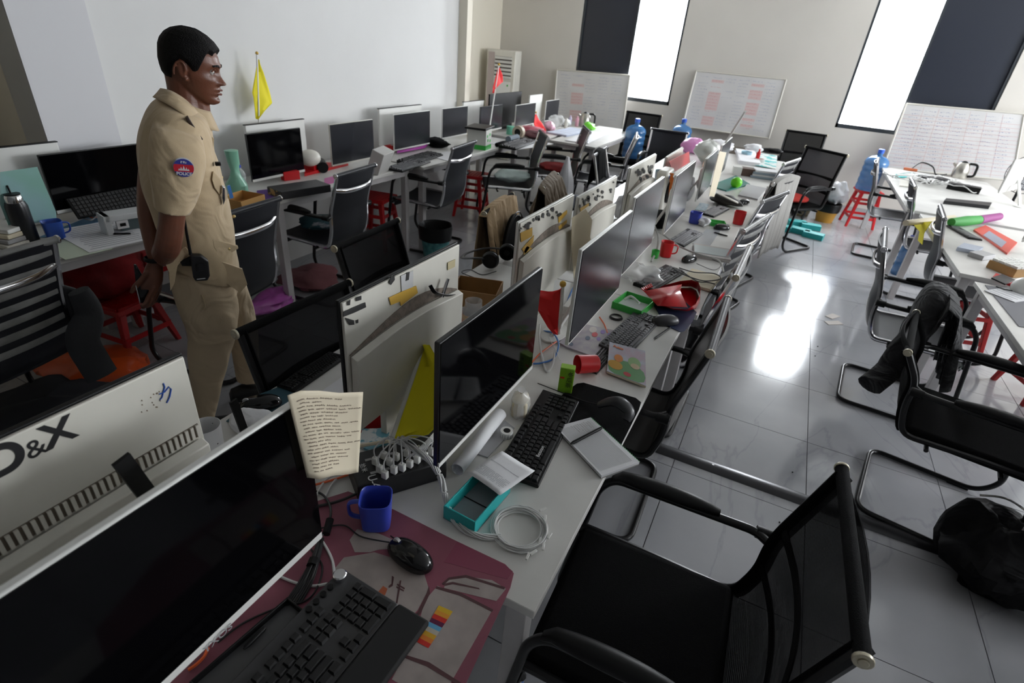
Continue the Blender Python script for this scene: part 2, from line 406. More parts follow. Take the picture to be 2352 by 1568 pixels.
# ================================================================ MONITORS
def monitor(label, x, y0, y1, z0, z1, face, frame=WPL, scr=SCR, chin=.022, base=.75, yaw=0, name='monitor', stand=True, top=.004, group=None):
    """face +1: screen looks to +x, -1: to -x"""
    yc = (y0+y1)/2; w = y1-y0; h = z1-z0
    t = thing(name, label, 'monitor', (x, yc, base), yaw + (0 if face > 0 else PI), group); zb = z0-base
    g = G(); g.box((-.008, 0, zb+h/2), (.014, w, h)); build(g, 'housing', frame, t, bevel=.003)
    g = G(); g.frus((0, 0, 0), (w*.7, h*.62), (w*.5, h*.4), .03)
    R = Matrix.Rotation(-PI/2, 4, 'Y'); g.v = [tuple(Matrix.Translation((-.015, 0, zb+h*.47)) @ R @ Matrix.Rotation(PI/2, 4, 'Z') @ Vector(v)) for v in g.v]
    build(g, 'rear_bulge', frame, t, bevel=.006)
    g = G(); g.box((.0, 0, zb+chin+(h-chin-top)/2), (.003, w-.006, h-chin-top)); build(g, 'screen', scr, t)
    if stand:
        g = G(); g.prism([(-.145, -.035, .008), (-.145, .035, .008), (-.032, .03, zb+h*.45), (-.032, -.03, zb+h*.45)], (-.014, 0, 0)); build(g, 'stand_neck', frame, t, bevel=.003)
        g = G(); g.prism([Vector((-.155+.05*math.cos(a), .085*math.sin(a), .001)) for a in [2*PI*k/24 for k in range(24)]], (0, 0, .009)); build(g, 'stand_base', frame, t, bevel=.002)
    return t
BF = mat('black_monitor_frame', (.015, .015, .016), .3)
# island, screens towards the aisle
m1 = monitor('huge black screen at lower left nearest the camera, paper taped to its corner', -.6, -.04, .52, .895, 1.232, 1, WPL)
m2 = monitor('black-framed monitor behind the black keyboard with white lettering, next to the yellow flag', -.525, .81, 1.33, .885, 1.222, 1, BF, SCR, chin=.012)
g = G(); g.box((.001, 0, .142), (.004, .52, .012)); build(g, 'bottom_bezel', WPL, m2)
m3 = monitor('white-framed monitor with reddish reflection behind the green tray', -.48, 1.53, 2.1, .885, 1.225, 1, WPL, SCM, chin=.012)
m4 = monitor('white-framed monitor, second one behind the red bag', -.5, 2.2, 2.72, .905, 1.25, 1, WPL, SCM, chin=.012)
m5 = monitor('small white-framed monitor in front of the red sheet', -.5, 3.05, 3.62, .87, 1.2, 1, WPL, SCM, chin=.014)
m6 = monitor('slim white-framed monitor above the open bag on the island', -.5, 4.12, 4.68, .84, 1.14, 1, WPL, SCM, chin=.014)
m7 = monitor('farthest white-framed monitor on the island', -.5, 4.92, 5.55, .84, 1.14, 1, WPL, SCM, chin=.014)
# marks on the near monitor bezel
text('YXOS', .02, mat('grey_print', (.3, .3, .31), .5), m1, onx(470, 1502, -.5985), (0, 1, 0), (0, 0, 1), depth=.0003)
# backs of the island screens that look to the left aisle
def aio(label, x, y0, y1, z0, z1, name='all_in_one_computer', rim=BPL, body=YPL, vent='ribs', split=.62):
    yc = (y0+y1)/2; w = y1-y0; h = z1-z0
    t = thing(name, label, 'computer', (x, yc, .75)); zb = z0-.75
    g = G(); g.box((-.006, 0, zb+h/2), (.01, w, h)); build(g, 'front_bezel', rim, t, bevel=.002)
    g = G(); g.box((-.013, 0, zb+h/2), (.003, w-.012, h-.012)); build(g, 'screen', SCR, t)
    g = G(); g.box((.003, 0, zb+h/2), (.008, w-.006, h-.008)); build(g, 'back_panel', body, t, bevel=.002)
    zs = zb+h*split
    # lower cover, proud of the back with its top edge curved
    g = G(); n = 14
    def edge(u): return zs + (.018*math.sin(PI*u) if vent != 'ribs' else 0)
    rows = []
    for i in range(n+1):
        u = i/n; y = -w/2+.01+(w-.02)*u; rows.append([Vector((.006, y, zb+.004)), Vector((.026, y, zb+.01)), Vector((.03, y, edge(u)-.012)), Vector((.012, y, edge(u)-.004))])
    g.loft(rows); build(g, 'rear_cover', body, t, bevel=.002)
    if vent == 'ribs':
        g = G(); g.box((.0085, 0, zs+.012), (.003, w-.02, .026)); vb = build(g, 'vent_channel', mat('vent_brown', (.16, .13, .1), .8), t)  # brownish channel behind the paler ribs
        g = G(); k = int(w/.0105)
        for i in range(k): g.box((.011, -w/2+.014+i*(w-.028)/(k-1), zs+.012), (.004, .0055, .026))
        build(g, 'vent_rib', body, vb, kind='stuff')
    elif vent:
        g = G(); poly = []
        for i in range(n+1): u = i/n; poly.append(Vector((.0075, -w/2+.012+(w-.024)*u, edge(u)-.004)))
        for i in range(n, -1, -1): u = i/n; poly.append(Vector((.0075, -w/2+.012+(w-.024)*u, edge(u)-.004+.003+.034*math.sin(PI*u)*(.5+.9*u) if u < 1 else edge(u)-.002)))
        g.prism(poly, (.002, 0, 0)); build(g, 'vent_grille', mat('dusty_vent', (.27, .22, .18), .8, bump=.6, bscale=300, var=.4, vscale=60), t)
    g = G(); g.box((.004, 0, zb/2), (.02, w*.5, zb+.02)); g.box((.0, 0, .005), (.09, w*.5, .01)); build(g, 'foot_stand', body, t, bevel=.002)
    return t
b1 = aio('white computer back with large black lettering and ribbed vent, nearest the camera', -.83, -.07, .475, .89, 1.262, split=.55)
b2 = aio('white computer back with orange and black tape and a black lens-strap, second from the camera', -.78, .8, 1.29, .885, 1.248, vent='arc')
b3 = aio('white computer back with four orange tape strips, third from the camera', -.8, 1.74, 2.29, .83, 1.195, vent='arc', rim=WPL)
b4 = aio('yellowed computer back with a torn paper hanging off it', -.8, 2.36, 2.95, .8, 1.165, vent='arc', rim=WPL)
b5 = aio('yellowed computer back beside the black seat cushion', -.8, 3.22, 3.85, .78, 1.165, vent='arc', rim=WPL)
b6 = aio('computer back behind the sloping red sheet', -.8, 4.25, 4.85, .78, 1.09, vent=None, rim=WPL)
def patch(parent, name, pxs, x, m, th=.0015):
    T = loc_of(parent); g = G(); g.prism([T @ onx(px, py, x) for px, py in pxs], T.to_3x3() @ Vector((th, 0, 0))); return build(g, name, m, parent)
for pts in ([(898, 632), (905, 633), (906, 642), (897, 654), (893, 648)], [(933, 626), (940, 624), (938, 642), (931, 645)]): patch(b2, 'black_tape_mark', pts, -.771, TAPEB)
patch(b2, 'orange_tape', [(893, 683), (925, 668), (955, 656), (959, 672), (920, 702), (918, 692), (897, 700)], -.771, TAPEY)
patch(b2, 'faded_label', [(920, 633), (948, 621), (948, 662), (922, 672)], -.772, mat('grey_residue', (.5, .5, .5), .6))
patch(b2, 'yellow_sticker', [(1028, 603), (1045, 595), (1044, 612), (1028, 620)], -.771, mat('dull_yellow_sticker', (.5, .43, .25), .6))
for pts in ([(788, 716), (812, 705), (838, 694), (840, 705), (812, 718), (788, 727)], [(798, 692), (804, 688), (803, 700), (798, 701)], [(817, 683), (829, 679), (829, 688), (818, 691)], [(792, 729), (812, 735), (813, 745), (803, 746)], [(818, 735), (822, 733), (822, 741), (818, 742)]): patch(b2, 'black_tape_mark', pts, -.771, TAPEB)
for pts in ([(1195, 535), (1222, 522), (1222, 542), (1196, 556)], [(1202, 585), (1222, 570), (1210, 565), (1204, 572)], [(1198, 572), (1226, 540), (1224, 556), (1206, 582)], [(1282, 498), (1302, 482), (1302, 490), (1283, 512)], [(1282, 520), (1302, 504), (1301, 512), (1284, 528)]): patch(b3, 'orange_tape', pts, -.791, TAPEY)
random.seed(3)
for (bx, px0, px1, py0, sl) in ((b3, 1192, 1300, 510, -.45), (b4, 1330, 1412, 462, -.62), (b5, 1462, 1500, 392, -.38)):
    g = G(); T = loc_of(bx)
    for k in range(22):
        a = random.uniform(px0, px1); b = py0+(a-px0)*sl+random.uniform(0, 26); r = random.uniform(2, 5.5)
        poly = [T @ onx(a+r*math.cos(q)*random.uniform(.4, 1), b+1.5*r*math.sin(q)*random.uniform(.5, 1), -.7905) for q in [1.05*i for i in range(6)]]
        g.prism(poly, (.0015, 0, 0))
    build(g, 'tape_scrap', TAPEB, bx, kind='stuff')
patch(b4, 'orange_tape', [(1332, 478), (1352, 466), (1352, 472), (1333, 486)], -.79, TAPEY)
patch(b5, 'blank_note', [(1460, 455), (1492, 440), (1492, 520), (1460, 540)], -.79, PAPERC)
# letters on the nearest back
LT = mat('black_lettering', (.012, .012, .014), .5)
text('iD', .066, LT, b1, onx(-60, 1124, -.8225), (0, 1, 0), (0, 0, 1), bold=.002)
text('&', .040, LT, b1, onx(66, 1057, -.8225), (0, 1, 0), (0, 0, 1), bold=0)
text('X', .056, LT, b1, onx(108, 1034, -.8225), (0, 1, 0), (0, 0, 1), bold=.0015)
INKBL = mat('blue_marker', (.02, .09, .4), .5)
g = G(); T = loc_of(b1)
for pth in ([(366, 905), (378, 900), (388, 888), (393, 893), (390, 910), (383, 925)], [(375, 880), (378, 888), (372, 912), (367, 918)]):
    g.tube([T @ onx(a, b, -.822) for a, b in pth], .0013, 5)
build(g, 'marker_scrawl', INKBL, b1)
g = G(); random.seed(5)
for k in range(14):
    a = random.uniform(325, 370); b = random.uniform(905, 945) - (a-340)*.4; g.prism([T @ onx(a+r*math.cos(q), b+r*math.sin(q), -.823) for r in (1.6,) for q in (0, 1.5, 3, 4.6)], (.001, 0, 0))
build(g, 'scuff', mat('brown_scuff', (.2, .14, .09), .8), b1, kind='stuff')
# left row, screens to the room
ml = [('large black screen behind the officer, white bottom edge', -3.2, 1.4, 1.97, .815, 1.1, BF, SCR),
 ('black screen with purple reflection under the yellow flag', -3.15, 2.54, 3.0, .785, 1.09, BF, SCR),
 ('dark grey screen beside the tilted white box', -3.15, 3.29, 3.79, .775, 1.085, YPL, SCM),
 ('grey screen mirroring the bright window, left row', -3.15, 4.07, 4.62, .795, 1.1, WPL, SCM),
 ('grey screen behind the black bag, left row', -3.15, 4.84, 5.32, .815, 1.1, WPL, SCM),
 ('dark screen behind the green and white carton', -3.15, 5.6, 6.12, .8, 1.07, BF, SCM),
 ('small screen behind the red pennant', -3.1, 6.38, 6.95, .79, 1.05, WPL, SCM),
 ('farthest small screen by the left whiteboard', -3.1, 7.3, 7.75, .79, 1.05, WPL, SCM)]
for (lb, x, y0, y1, z0, z1, fr, sc) in ml:
    m = monitor(lb, x, y0, y1, z0, z1, 1, fr, sc, chin=.014, stand=True)
    if fr is BF: g = G(); g.box((.001, 0, z0-.75+.008), (.005, y1-y0, .016)); build(g, 'bottom_bezel', WPL, m)
def panel_back(label, x, y0, y1, z0, z1, m=WPL, tilt=0, edge=None):
    t = thing('screen_back', label, 'monitor', (x, (y0+y1)/2, .75))
    w = y1-y0
    g = G(); g.box((0, 0, z0-.75+(z1-z0)/2), (.02, w, z1-z0)); build(g, 'back_panel', m, t, bevel=.003)
    g = G(); g.box((0, 0, z1-.75), (.024, w+.004, .005)); build(g, 'top_edge', edge or BPL, t)
    g = G(); g.box((0, 0, (z0-.75)/2+.004), (.05, w*.4, z0-.75)); build(g, 'stand', m, t)
    return t
panel_back('white-backed screen seen behind the black one under the yellow flag', -3.3, 2.66, 3.18, .82, 1.115)
panel_back('white-backed screen with a red strip on its top edge, left row', -3.3, 4.05, 4.68, .82, 1.13)
panel_back('pale scuffed screen back at the left frame edge', -3.32, .9, 1.55, .8, 1.13)
panel_back('white screen back beside the standing air conditioner', -3.35, 5.55, 6.0, .8, 1.1)
panel_back('black screen back before the air conditioner', -3.3, 6.05, 6.9, .8, 1.16, BPL)
panel_back('white printed panel standing near the left whiteboard', -3.2, 6.95, 7.35, .8, 1.12, WPL, edge=WPL)
# right row monitor seen at the frame edge
mr = monitor('grey screen leaning at the right frame edge', 1.62, 4.62, 5.15, .86, 1.18, -1, WPL, SCM, chin=.016, yaw=-.35)
monitor('thin screen seen edge-on by the wall fan, right row', 1.95, 6.6, 7.1, .86, 1.16, -1, WPL, SCM, chin=.016, yaw=-.5)

# ================================================================ CHAIRS
def chair(label, x, y, rz, style='mesh', arms=True, lean=0, h=.94, w=.47, cap=None, group=None, cross=False, ribs=0, railm=None, base='sled', slingm=None, tilt=None):
    t = thing('office_chair', label, 'chair', (x, y, 0), rz, group)
    rail = railm or (BTUBE if style == 'mesh' else CHR)
    sl = slingm or (MESH if style == 'mesh' else LEA)
    hw = w/2
    prof = fillet([(.25, .40), (.275, .455), (.05, .45), (-.20, .435), (-.235, .56), (-.235, .68), (-.31-lean, h)], .05)  # (x,z)
    prof = [(p[0], p[1]) for p in [Vector((a.x, a.y)) for a in [Vector((q[0], q[1], 0)) for q in prof]]]
    # split profile at the seat/back bend
    k = min(range(len(prof)), key=lambda i: abs(prof[i][0]+.2)+abs(prof[i][1]-.45)); seatp = prof[:k+1]; backp = prof[k:]
    def sheet(pr, bow, th):
        n = 8; rings = []
        for (px, pz) in pr:
            ring = []
            for sgn in (0, 1):
                for j in (range(n+1) if sgn == 0 else range(n, -1, -1)):
                    v = -1+2*j/n; d = bow*(1-v*v)
                    # normal roughly: back -> -x , seat -> -z
                    bk = pz > .47
                    xx = px - (d if bk else 0) - (th if (sgn and bk) else 0); zz = pz - (d*.6 if not bk else 0) - (th if (sgn and not bk) else 0)
                    ring.append(Vector((xx, v*(hw-.008), zz)))
            rings.append(ring)
        return rings
    if style == 'mesh':
        g = G(); g.loft(sheet(seatp, 0, .012)); 
        g2 = G(); g2.box((.03, 0, .447), (.46, w-.01, .055)); build(g2, 'seat', FAB, t, bevel=.024, seg=4)
        g = G(); g.loft(sheet(backp, .03, .003)); build(g, 'backrest', sl, t)
        for bz in (.60, .80):
            g = G(); q = min(backp, key=lambda p: abs(p[1]-bz)); g.tube(smoothpath([(q[0]-.0-.034*(1-v*v), v*(hw-.01), q[1]) for v in (-1, -.5, 0, .5, 1)], 4), .016, 8, flat=(.35, 1)); build(g, 'lumbar_strap', FAB, t)
        for s in (-1, 1):
            g = G(); g.tube([(a-.004, s*(hw-.012), b) for a, b in backp], .02, 8, flat=(.5, 1)); build(g, 'side_sleeve', FAB, t)
    else:
        mm = sl if not ribs else [sl, RIBG]
        g = G(); g.loft(sheet(seatp, .02, .02)); build(g, 'seat', sl, t)
        g = G(); g.loft(sheet(backp, .025, .008)); bk = build(g, 'backrest', sl, t)
        if ribs:
            g = G()
            L = [i for i in range(len(backp))]
            zs = [.56+ (h-.04-.56)*i/(ribs-1) for i in range(ribs)]
            for i, z in enumerate(zs):
                q = None
                for a in range(len(backp)-1):
                    if backp[a][1] <= z <= backp[a+1][1]: f = (z-backp[a][1])/(backp[a+1][1]-backp[a][1]+1e-9); q = backp[a][0]*(1-f)+backp[a+1][0]*f
                if q is None: continue
                for sd in (-.003,):
                    g = G(); g.tube(smoothpath([(q+sd-.026*(1-v*v), v*(hw-.02), z) for v in (-1, -.5, 0, .5, 1)], 4), .018 if ribs > 6 else .02, 8, flat=(.62, 1)); build(g, 'rib', RIBG, t)
    for s in (-1, 1):
        g = G(); g.tube([(a, s*hw, b) for a, b in prof], .0125, 8); build(g, 'side_rail', rail, t)
    # top roll
    tx, tz = prof[-1]
    g = G(); g.cyl((tx, -hw-.012, tz), (tx, hw+.012, tz), .0145, 14); build(g, 'top_roll', FAB if style == 'mesh' else (RIBG if ribs else LEA), t)
    for s in (-1, 1):
        g = G(); g.cyl((tx, s*(hw+.012), tz), (tx, s*(hw+.02), tz), .0165, 14); g.cyl((tx, s*(hw+.02), tz), (tx, s*(hw+.023), tz), .009, 10); build(g, 'end_cap', cap or (CAPG if style == 'mesh' else CHR), t, bevel=.002)
    if cross:
        g = G(); q = min(prof, key=lambda p: abs(p[1]-.83) + (1 if p[1] < .6 else 0)); f = .62
        xx = -.235-(.075+lean)*f; zz = .68+(h-.68)*f
        g.tube(smoothpath([(xx, hw, zz), (xx-.035, hw*.6, zz-.012), (xx-.045, 0, zz-.015), (xx-.035, -hw*.6, zz-.012), (xx, -hw, zz)], 5), .015, 8, flat=(.5, 1)); build(g, 'cross_bar', CHR, t)
    if base == 'sled':
        g = G(); W2 = hw+.035; path = []
        sd = [(.29, 0, .02)]
        for s in (1,):
            P = [(-.22, 0, .014), (-.22, W2, .014), (.24, W2, .014), (.31, W2, .10), (.24, W2, .60), (.2, W2, .655), (-.2, W2, .655), (-.235, hw, .66)]
            if not arms: P = [(-.22, 0, .014), (-.22, W2, .014), (.24, W2, .014), (.30, W2, .08), (.25, W2-.02, .40), (.1, hw, .425), (-.1, hw, .425)]
            a = fillet(P, .07, 6); b = [Vector((p.x, -p.y, p.z)) for p in a]
        g.tube(list(reversed(b[1:]))+a, .0125, 10); build(g, 'sled_frame', BTUBE, t)
        for s in (-1, 1):
            g = G(); g.box((.17, s*W2, .006), (.09, .02, .012)); build(g, 'floor_glide', BPL, t, bevel=.003)
        for sx in (-.1, .15, .255):
            g = G(); g.cyl((sx, -W2+.005, .42), (sx, W2-.005, .42), .009, 8); build(g, 'seat_support', BTUBE, t)
        if arms:
            for s in (-1, 1):
                g = G(); n = 12; rings = []
                for i in range(n+1):
                    u = i/n; xx = .21-.31*u; e = math.sin(PI*min(1, max(0, u*.94+.03)))**.35; zz = .668+.006*math.sin(PI*u)-(.02 if u < .08 else 0)*(1-u/.08)
                    rings.append([Vector((xx, s*W2+.027*e*math.cos(a), zz+.004+.021*e*math.sin(a))) for a in [2*PI*j/12 for j in range(12)]])
                g.loft(rings); ap = build(g, 'armrest', BPL, t)
                g = G(); g.tube([(-.2, s*W2, .655), (-.245, s*W2, .655)], .018, 10); g.tube([(-.235, s*W2, .655), (-.235, s*(hw-.01), .655)], .012, 8); build(g, 'arm_bracket', BPL, t)
    else:
        g = G(); g.cyl((0, 0, .1), (0, 0, .42), .025, 12); build(g, 'gas_column', CHR, t)
        g = G()
        for k in range(5):
            a = 2*PI*k/5; g.tube([(0, 0, .1), (.27*math.cos(a), .27*math.sin(a), .065)], [.026, .016], 8)
        build(g, 'star_base', BPL, t)
        for k in range(5):
            a = 2*PI*k/5; g = G(); c = Vector((.27*math.cos(a), .27*math.sin(a), .028)); d = Vector((-math.sin(a), math.cos(a), 0))
            g.cyl(c-d*.022, c+d*.022, .028, 14); build(g, 'caster', BPL, t)
        if arms:
            for s in (-1, 1):
                g = G(); g.tube(fillet([(.12, s*(hw), .43), (.16, s*(hw+.04), .62), (.1, s*(hw+.04), .655), (-.2, s*(hw+.03), .655), (-.24, s*hw, .62)], .05), .012, 8); build(g, 'arm_tube', rail, t)
    return t
# right side of the island (sitters face the island)
R1 = chair('large black mesh chair in the foreground, black padded arms, back towards the lower right', .02, .985, PI+.03, 'mesh', w=.48, h=.95)
chair('smoky sling-backed chair tucked in beside the spiral notebook', -.36, 1.9, PI+.02, 'sling', arms=True, ribs=0, cap=CAPG, railm=BTUBE, slingm=mat('smoky_sling', (.09, .085, .08), .35))
chair('grey ribbed conference chair pushed in by the red bag', -.36, 2.68, PI-.02, 'sling', ribs=7, cap=CAPG)
chair('grey ribbed chair with bright chrome bow, beside the papers', -.36, 3.5, PI-.2, 'sling', cross=True, ribs=5)
chair('dark chair with two chrome bows beside the lone red cup', -.30, 4.35, PI-.28, 'sling', cross=True)
cv = chair('chair wearing a long pale grey cloth cover', -.26, 5.05, PI-.32, 'sling', cross=True)
chair('grey-backed chair with chrome bow at the far end of the island', -.26, 6.1, PI-.25, 'sling', cross=True, ribs=4)
# left side of the island
chair('black net-backed chair with cream cap, before the keyboard on the left side of the island', -1.02, 1.17, PI+PI-.02, 'mesh', w=.46, h=.93)
chair('black net-backed chair standing second along the left aisle', -1.32, 1.92, .08, 'mesh', w=.46, h=.93)
chair('chair under the tan jacket', -1.12, 2.85, .15, 'mesh', w=.46, h=.92)
chair('chair under the brown jacket', -1.15, 3.7, .2, 'mesh', w=.46, h=.9)
chair('chair with white-lined headrest cover before the far island desks', -1.2, 4.9, .1, 'sling', w=.44)
# left wall row (sitters face the wall)
chair('chrome chair with grey and black striped back at the left frame edge', -2.72, .74, PI+.12, 'sling', ribs=7, cross=True, w=.5, h=.95)
chair('black chair with flat chrome frame right behind the officer', -2.6, 1.76, PI+.1, 'sling', cross=True, w=.42, arms=False)
chair('dark mesh sling chair with chrome bow at the desk under the yellow flag', -2.8, 2.78, PI+.1, 'sling', cross=True, w=.40, h=.93)
chair('dark sling chair with chrome bow beside the black waste bin', -2.78, 4.1, PI+.12, 'sling', cross=True, w=.44, h=.94)
chair('dark chair with chrome bow turned aside before the left corner desk', -2.5, 5.12, PI+.6, 'sling', cross=True, w=.44)
chair('second chair with chrome bow crowding the left corner desk', -2.35, 5.95, PI+.5, 'sling', cross=True, w=.44)
chair('chair seen from the side next to the hanging white bag', -1.82, 6.05, PI+.25, 'sling', w=.44)
# right aisle (sitters face right)
chair('black chair half out of frame beside the dark bag, lower right', 1.32, 1.45, .25, 'mesh', w=.48)
chair('black mesh chair with its sled base turned to the aisle, under the hanging hoodie sleeve', 1.0, 2.62, -.18, 'mesh', w=.48, h=.8)
chair('chrome-railed dark sling chair standing in the right aisle', .93, 3.62, -.1, 'sling', w=.46, cross=True, h=.94)
chair('dark sling chair with gold-tipped rail behind the tall chrome-railed one', 1.38, 4.72, -.1, 'sling', cross=True, w=.44, h=.94)
chair('narrow chair back beside the white desk legs', 1.34, 5.85, -.05, 'sling', cross=True, w=.42)
chair('dark chair next to the big blue water bottle', 1.15, 6.95, -.1, 'sling', cross=True, w=.42)
# far end
chair('mesh chair with red cushion turned towards the aisle', .16, 6.6, -2.18, 'mesh', w=.46, h=.98, slingm=mat('grey_net', (.08, .08, .09), .6, alpha=.8))
chair('black mesh chair standing against the far wall', .12, 8.1, -PI*.5, 'mesh', w=.46, h=.98)
chair('dark chair against the far wall holding a water bottle', -1.9, 7.55, -PI*.5, 'mesh', w=.46, h=1.0)
chair('grey chair between the two water bottles', -1.34, 6.8, -PI*.5+.1, 'sling', w=.42, h=.92)
# ================================================================ SMALL THINGS
KEYM = {}
def key_mesh(wu, m, hu=1):
    k = (round(wu, 2), m.name, hu)
    if k not in KEYM:
        u = .0187; w = wu*u-.0018; d = hu*u-.0018; g = G(); g.frus((0, 0, 0), (w, d), (w-.004, d-.005), .0065)
        me = bpy.data.meshes.new('key'); me.from_pydata(g.v, [], g.f); me.materials.append(m); me.update(); KEYM[k] = me
    return KEYM[k]
def keyboard(label, c, rz, km=KEY, bm=BPL, full=False, tilt=True, scale=1.0, name='keyboard', knobs=False, rest=0):
    t = thing(name, label, 'keyboard', c, rz); u = .0187; W = 22.6*u; D = 6.4*u+.012+(.018 if knobs else 0)
    g = G(); g.prism([(-W/2-.008, -D/2, 0), (-W/2-.008, D/2, 0), (-W/2-.008, D/2, .02), (-W/2-.008, -D/2, .011)], (W+.016, 0, 0)); build(g, 'case', bm, t, bevel=.003)
    rows = [[(1, 0)], [], [], [], [], []]
    rows[0] = [0, (1), -1, 1, 1, 1, 1, -.5, 1, 1, 1, 1, -.5, 1, 1, 1, 1, -.25, 1, 1, 1]
    rows[1] = [1]*13+[2, -.25, 1, 1, 1, -.25, 1, 1, 1, 1]
    rows[2] = [1.5]+[1]*12+[1.5, -.25, 1, 1, 1, -.25, 1, 1, 1, (1, 2)]
    rows[3] = [1.75]+[1]*11+[2.25, -3.5, 1, 1, 1]
    rows[4] = [2.25]+[1]*10+[2.75, -1.25, 1, -1.25, 1, 1, 1, (1, 2)]
    rows[5] = [1.25, 1.25, 1.25, 6.25, 1.25, 1.25, 1.25, 1.25, -.25, 1, 1, 1, -.25, 2, 1]
    yt = D/2-.006-(.018 if knobs else 0)-u/2; gk = G()
    for r, row in enumerate(rows):
        x = -W/2+.002; y = yt-(r*u + (.006 if r else 0))
        for e in row:
            if e == 0: continue
            h = 1
            if isinstance(e, tuple): e, h = e
            if e < 0: x -= e*u; continue
            z = .0105+(y+D/2)/D*.009; yy = y-(h-1)*u/2
            if full:
                o = bpy.data.objects.new('key', key_mesh(e, km, h)); link(o, t); o.location = (x+e*u/2, yy, z)
            else:
                w = e*u-.002; d = h*u-.002; gk.frus((x+e*u/2, yy, z), (w, d), (w-.003, d-.004), .0065)
            x += e*u
    if not full: build(gk, 'keys', km, t, kind='stuff')
    if knobs:
        g = G(); g.lathe([(.0, 0), (.014, 0), (.014, .012), (.012, .014), (.0, .014)], 20, (W/2-.012, D/2-.014, .019)); build(g, 'volume_knob', CHR, t)
        for k in range(4):
            g = G(); g.cyl((W/2-.04-k*.019, D/2-.014, .019), (W/2-.04-k*.019, D/2-.014, .025), .0065, 12); build(g, 'media_button', BPL, t)
    if rest:
        g = G(); g.box((0, -D/2-rest/2-.001, .008), (W+.016, rest, .016)); build(g, 'wrist_rest', mat('wrist_rest_foam', (.014, .014, .015), .8), t, bevel=.005)
    if scale != 1: t.scale = (scale,)*3
    return t
def mouse(label, c, rz, m=BGL, cord=None, s=1, name='mouse'):
    """front of the mouse towards local +y"""
    t = thing(name, label, 'mouse', c, rz); g = G(); R = []; n = 20
    for i, (z, k) in enumerate(((0, .93), (.008, 1), (.016, .97), (.024, .86), (.031, .64), (.035, .35), (.036, .1))):
        R.append([Vector((.031*s*k*math.cos(a)*(1-.1*math.cos(2*a)), .056*s*(k*math.sin(a)) - (1-k)*.012, z*s)) for a in [2*PI*j/n for j in range(n)]])
    g.loft(R); build(g, 'shell', m, t, sub=1)
    g = G(); g.cyl((-.003*s, .034*s, .026*s), (.003*s, .034*s, .026*s), .009*s, 12); build(g, 'scroll_wheel', GPL, t)
    g = G(); g.box((0, .033*s, .0285*s), (.0012, .04*s, .004)); build(g, 'button_seam', BPL, t)
    if cord: g = G(); T = loc_of(t); g.tube(smoothpath([T @ Vector(p) for p in cord], 8), .0018, 6); build(g, 'cord', BCAB, t)
    return t
def cup(label, c, r, h, m, rz=0, handle=True, sq=0, name='mug', rot=None, taper=.88, cat='mug'):
    t = thing(name, label, cat, c, rz); g = G(); w = .003
    g.lathe([(0, 0), (r*taper-.004, 0), (r*taper, .004), (r, h), (r-w*.5, h+.001), (r-w, h-.001), (r*taper-w, .008), (0, .007)], 32 if sq else 24, sq=sq); build(g, 'body', m, t)
    if handle:
        g = G(); g.tube(fillet([(r*.93, 0, h*.85), (r+.026, 0, h*.82), (r+.024, 0, h*.3), (r*.85, 0, h*.22)], .02, 5), .0055, 8, flat=(1.3, .7)); build(g, 'handle', m, t)
    if rot: t.rotation_euler = rot
    return t
def flat(name, label, cat, pts, z, th, m, group=None, parent=None, curl=0):
    """thin sheet or slab lying at height z; pts are photograph pixels on that plane"""
    P = [at(a, b, z) for a, b in pts] if len(pts[0]) == 2 else [Vector(p) for p in pts]
    g = G(); c = sum(P, Vector())/len(P)
    if parent is None:
        g.prism([p-c for p in P], (0, 0, th)); o = build(g, name, m, loc=c); tag(o, label, cat, group); return o
    T = loc_of(parent) if parent.type == 'EMPTY' else Matrix.Translation(parent.location).inverted()
    g.prism([T @ p for p in P], (0, 0, th)); return build(g, name, m, parent)
def quadframe(pts, z):
    """pts = four corner pixels (near-left, near-right, far-right, far-left) -> centre, angle of first edge, lengths"""
    P = [at(a, b, z) for a, b in pts]; c = sum(P, Vector())/4
    e = ((P[1]-P[0])+(P[2]-P[3]))/2; f = ((P[3]-P[0])+(P[2]-P[1]))/2
    return c, math.atan2(e.y, e.x), e.length, f.length
def carton(name, label, cat, c, rz, w, d, h, m, inner=None, open_=True, th=.004, lining=None):
    t = thing(name, label, cat, c, rz)
    if open_:
        g = G(); g.box((0, 0, th/2), (w, d, th)); build(g, 'bottom', inner or m, t)
        for (x, y, a, b) in ((-w/2+th/2, 0, th, d), (w/2-th/2, 0, th, d), (0, -d/2+th/2, w-2*th, th), (0, d/2-th/2, w-2*th, th)):
            g = G(); g.box((x, y, h/2), (a, b, h)); build(g, 'side_panel', m, t, bevel=.001)
    else:
        g = G(); g.box((0, 0, h/2), (w, d, h)); build(g, 'carton_body', m, t, bevel=.002)
    return t
def paperstack(label, pts, z, th, m=PAPER, name='papers', cat='papers', lines=0, lm=INKB, group=None):
    c, a, w, d = quadframe(pts, z); t = thing(name, label, cat, (c.x, c.y, z), a, group)
    g = G(); n = max(1, int(th/.004)); random.seed(int(c.x*100)+int(c.y*1000))
    for k in range(n):
        R = Matrix.Rotation(random.uniform(-.04, .04) if k else 0, 3, 'Z'); g.box((random.uniform(-.004, .004), random.uniform(-.004, .004), th*(k+.5)/n), (w, d, th/n*.9), R)
    build(g, 'sheets', m, t)
    if lines:
        g = G()
        for i in range(lines): g.box((-.02*w*random.random(), d*(.42-.84*i/max(1, lines-1)), th+.0004), (w*random.uniform(.6, .85), d*.012, .0004))
        build(g, 'printed_lines', lm, t, kind='stuff')
    return t
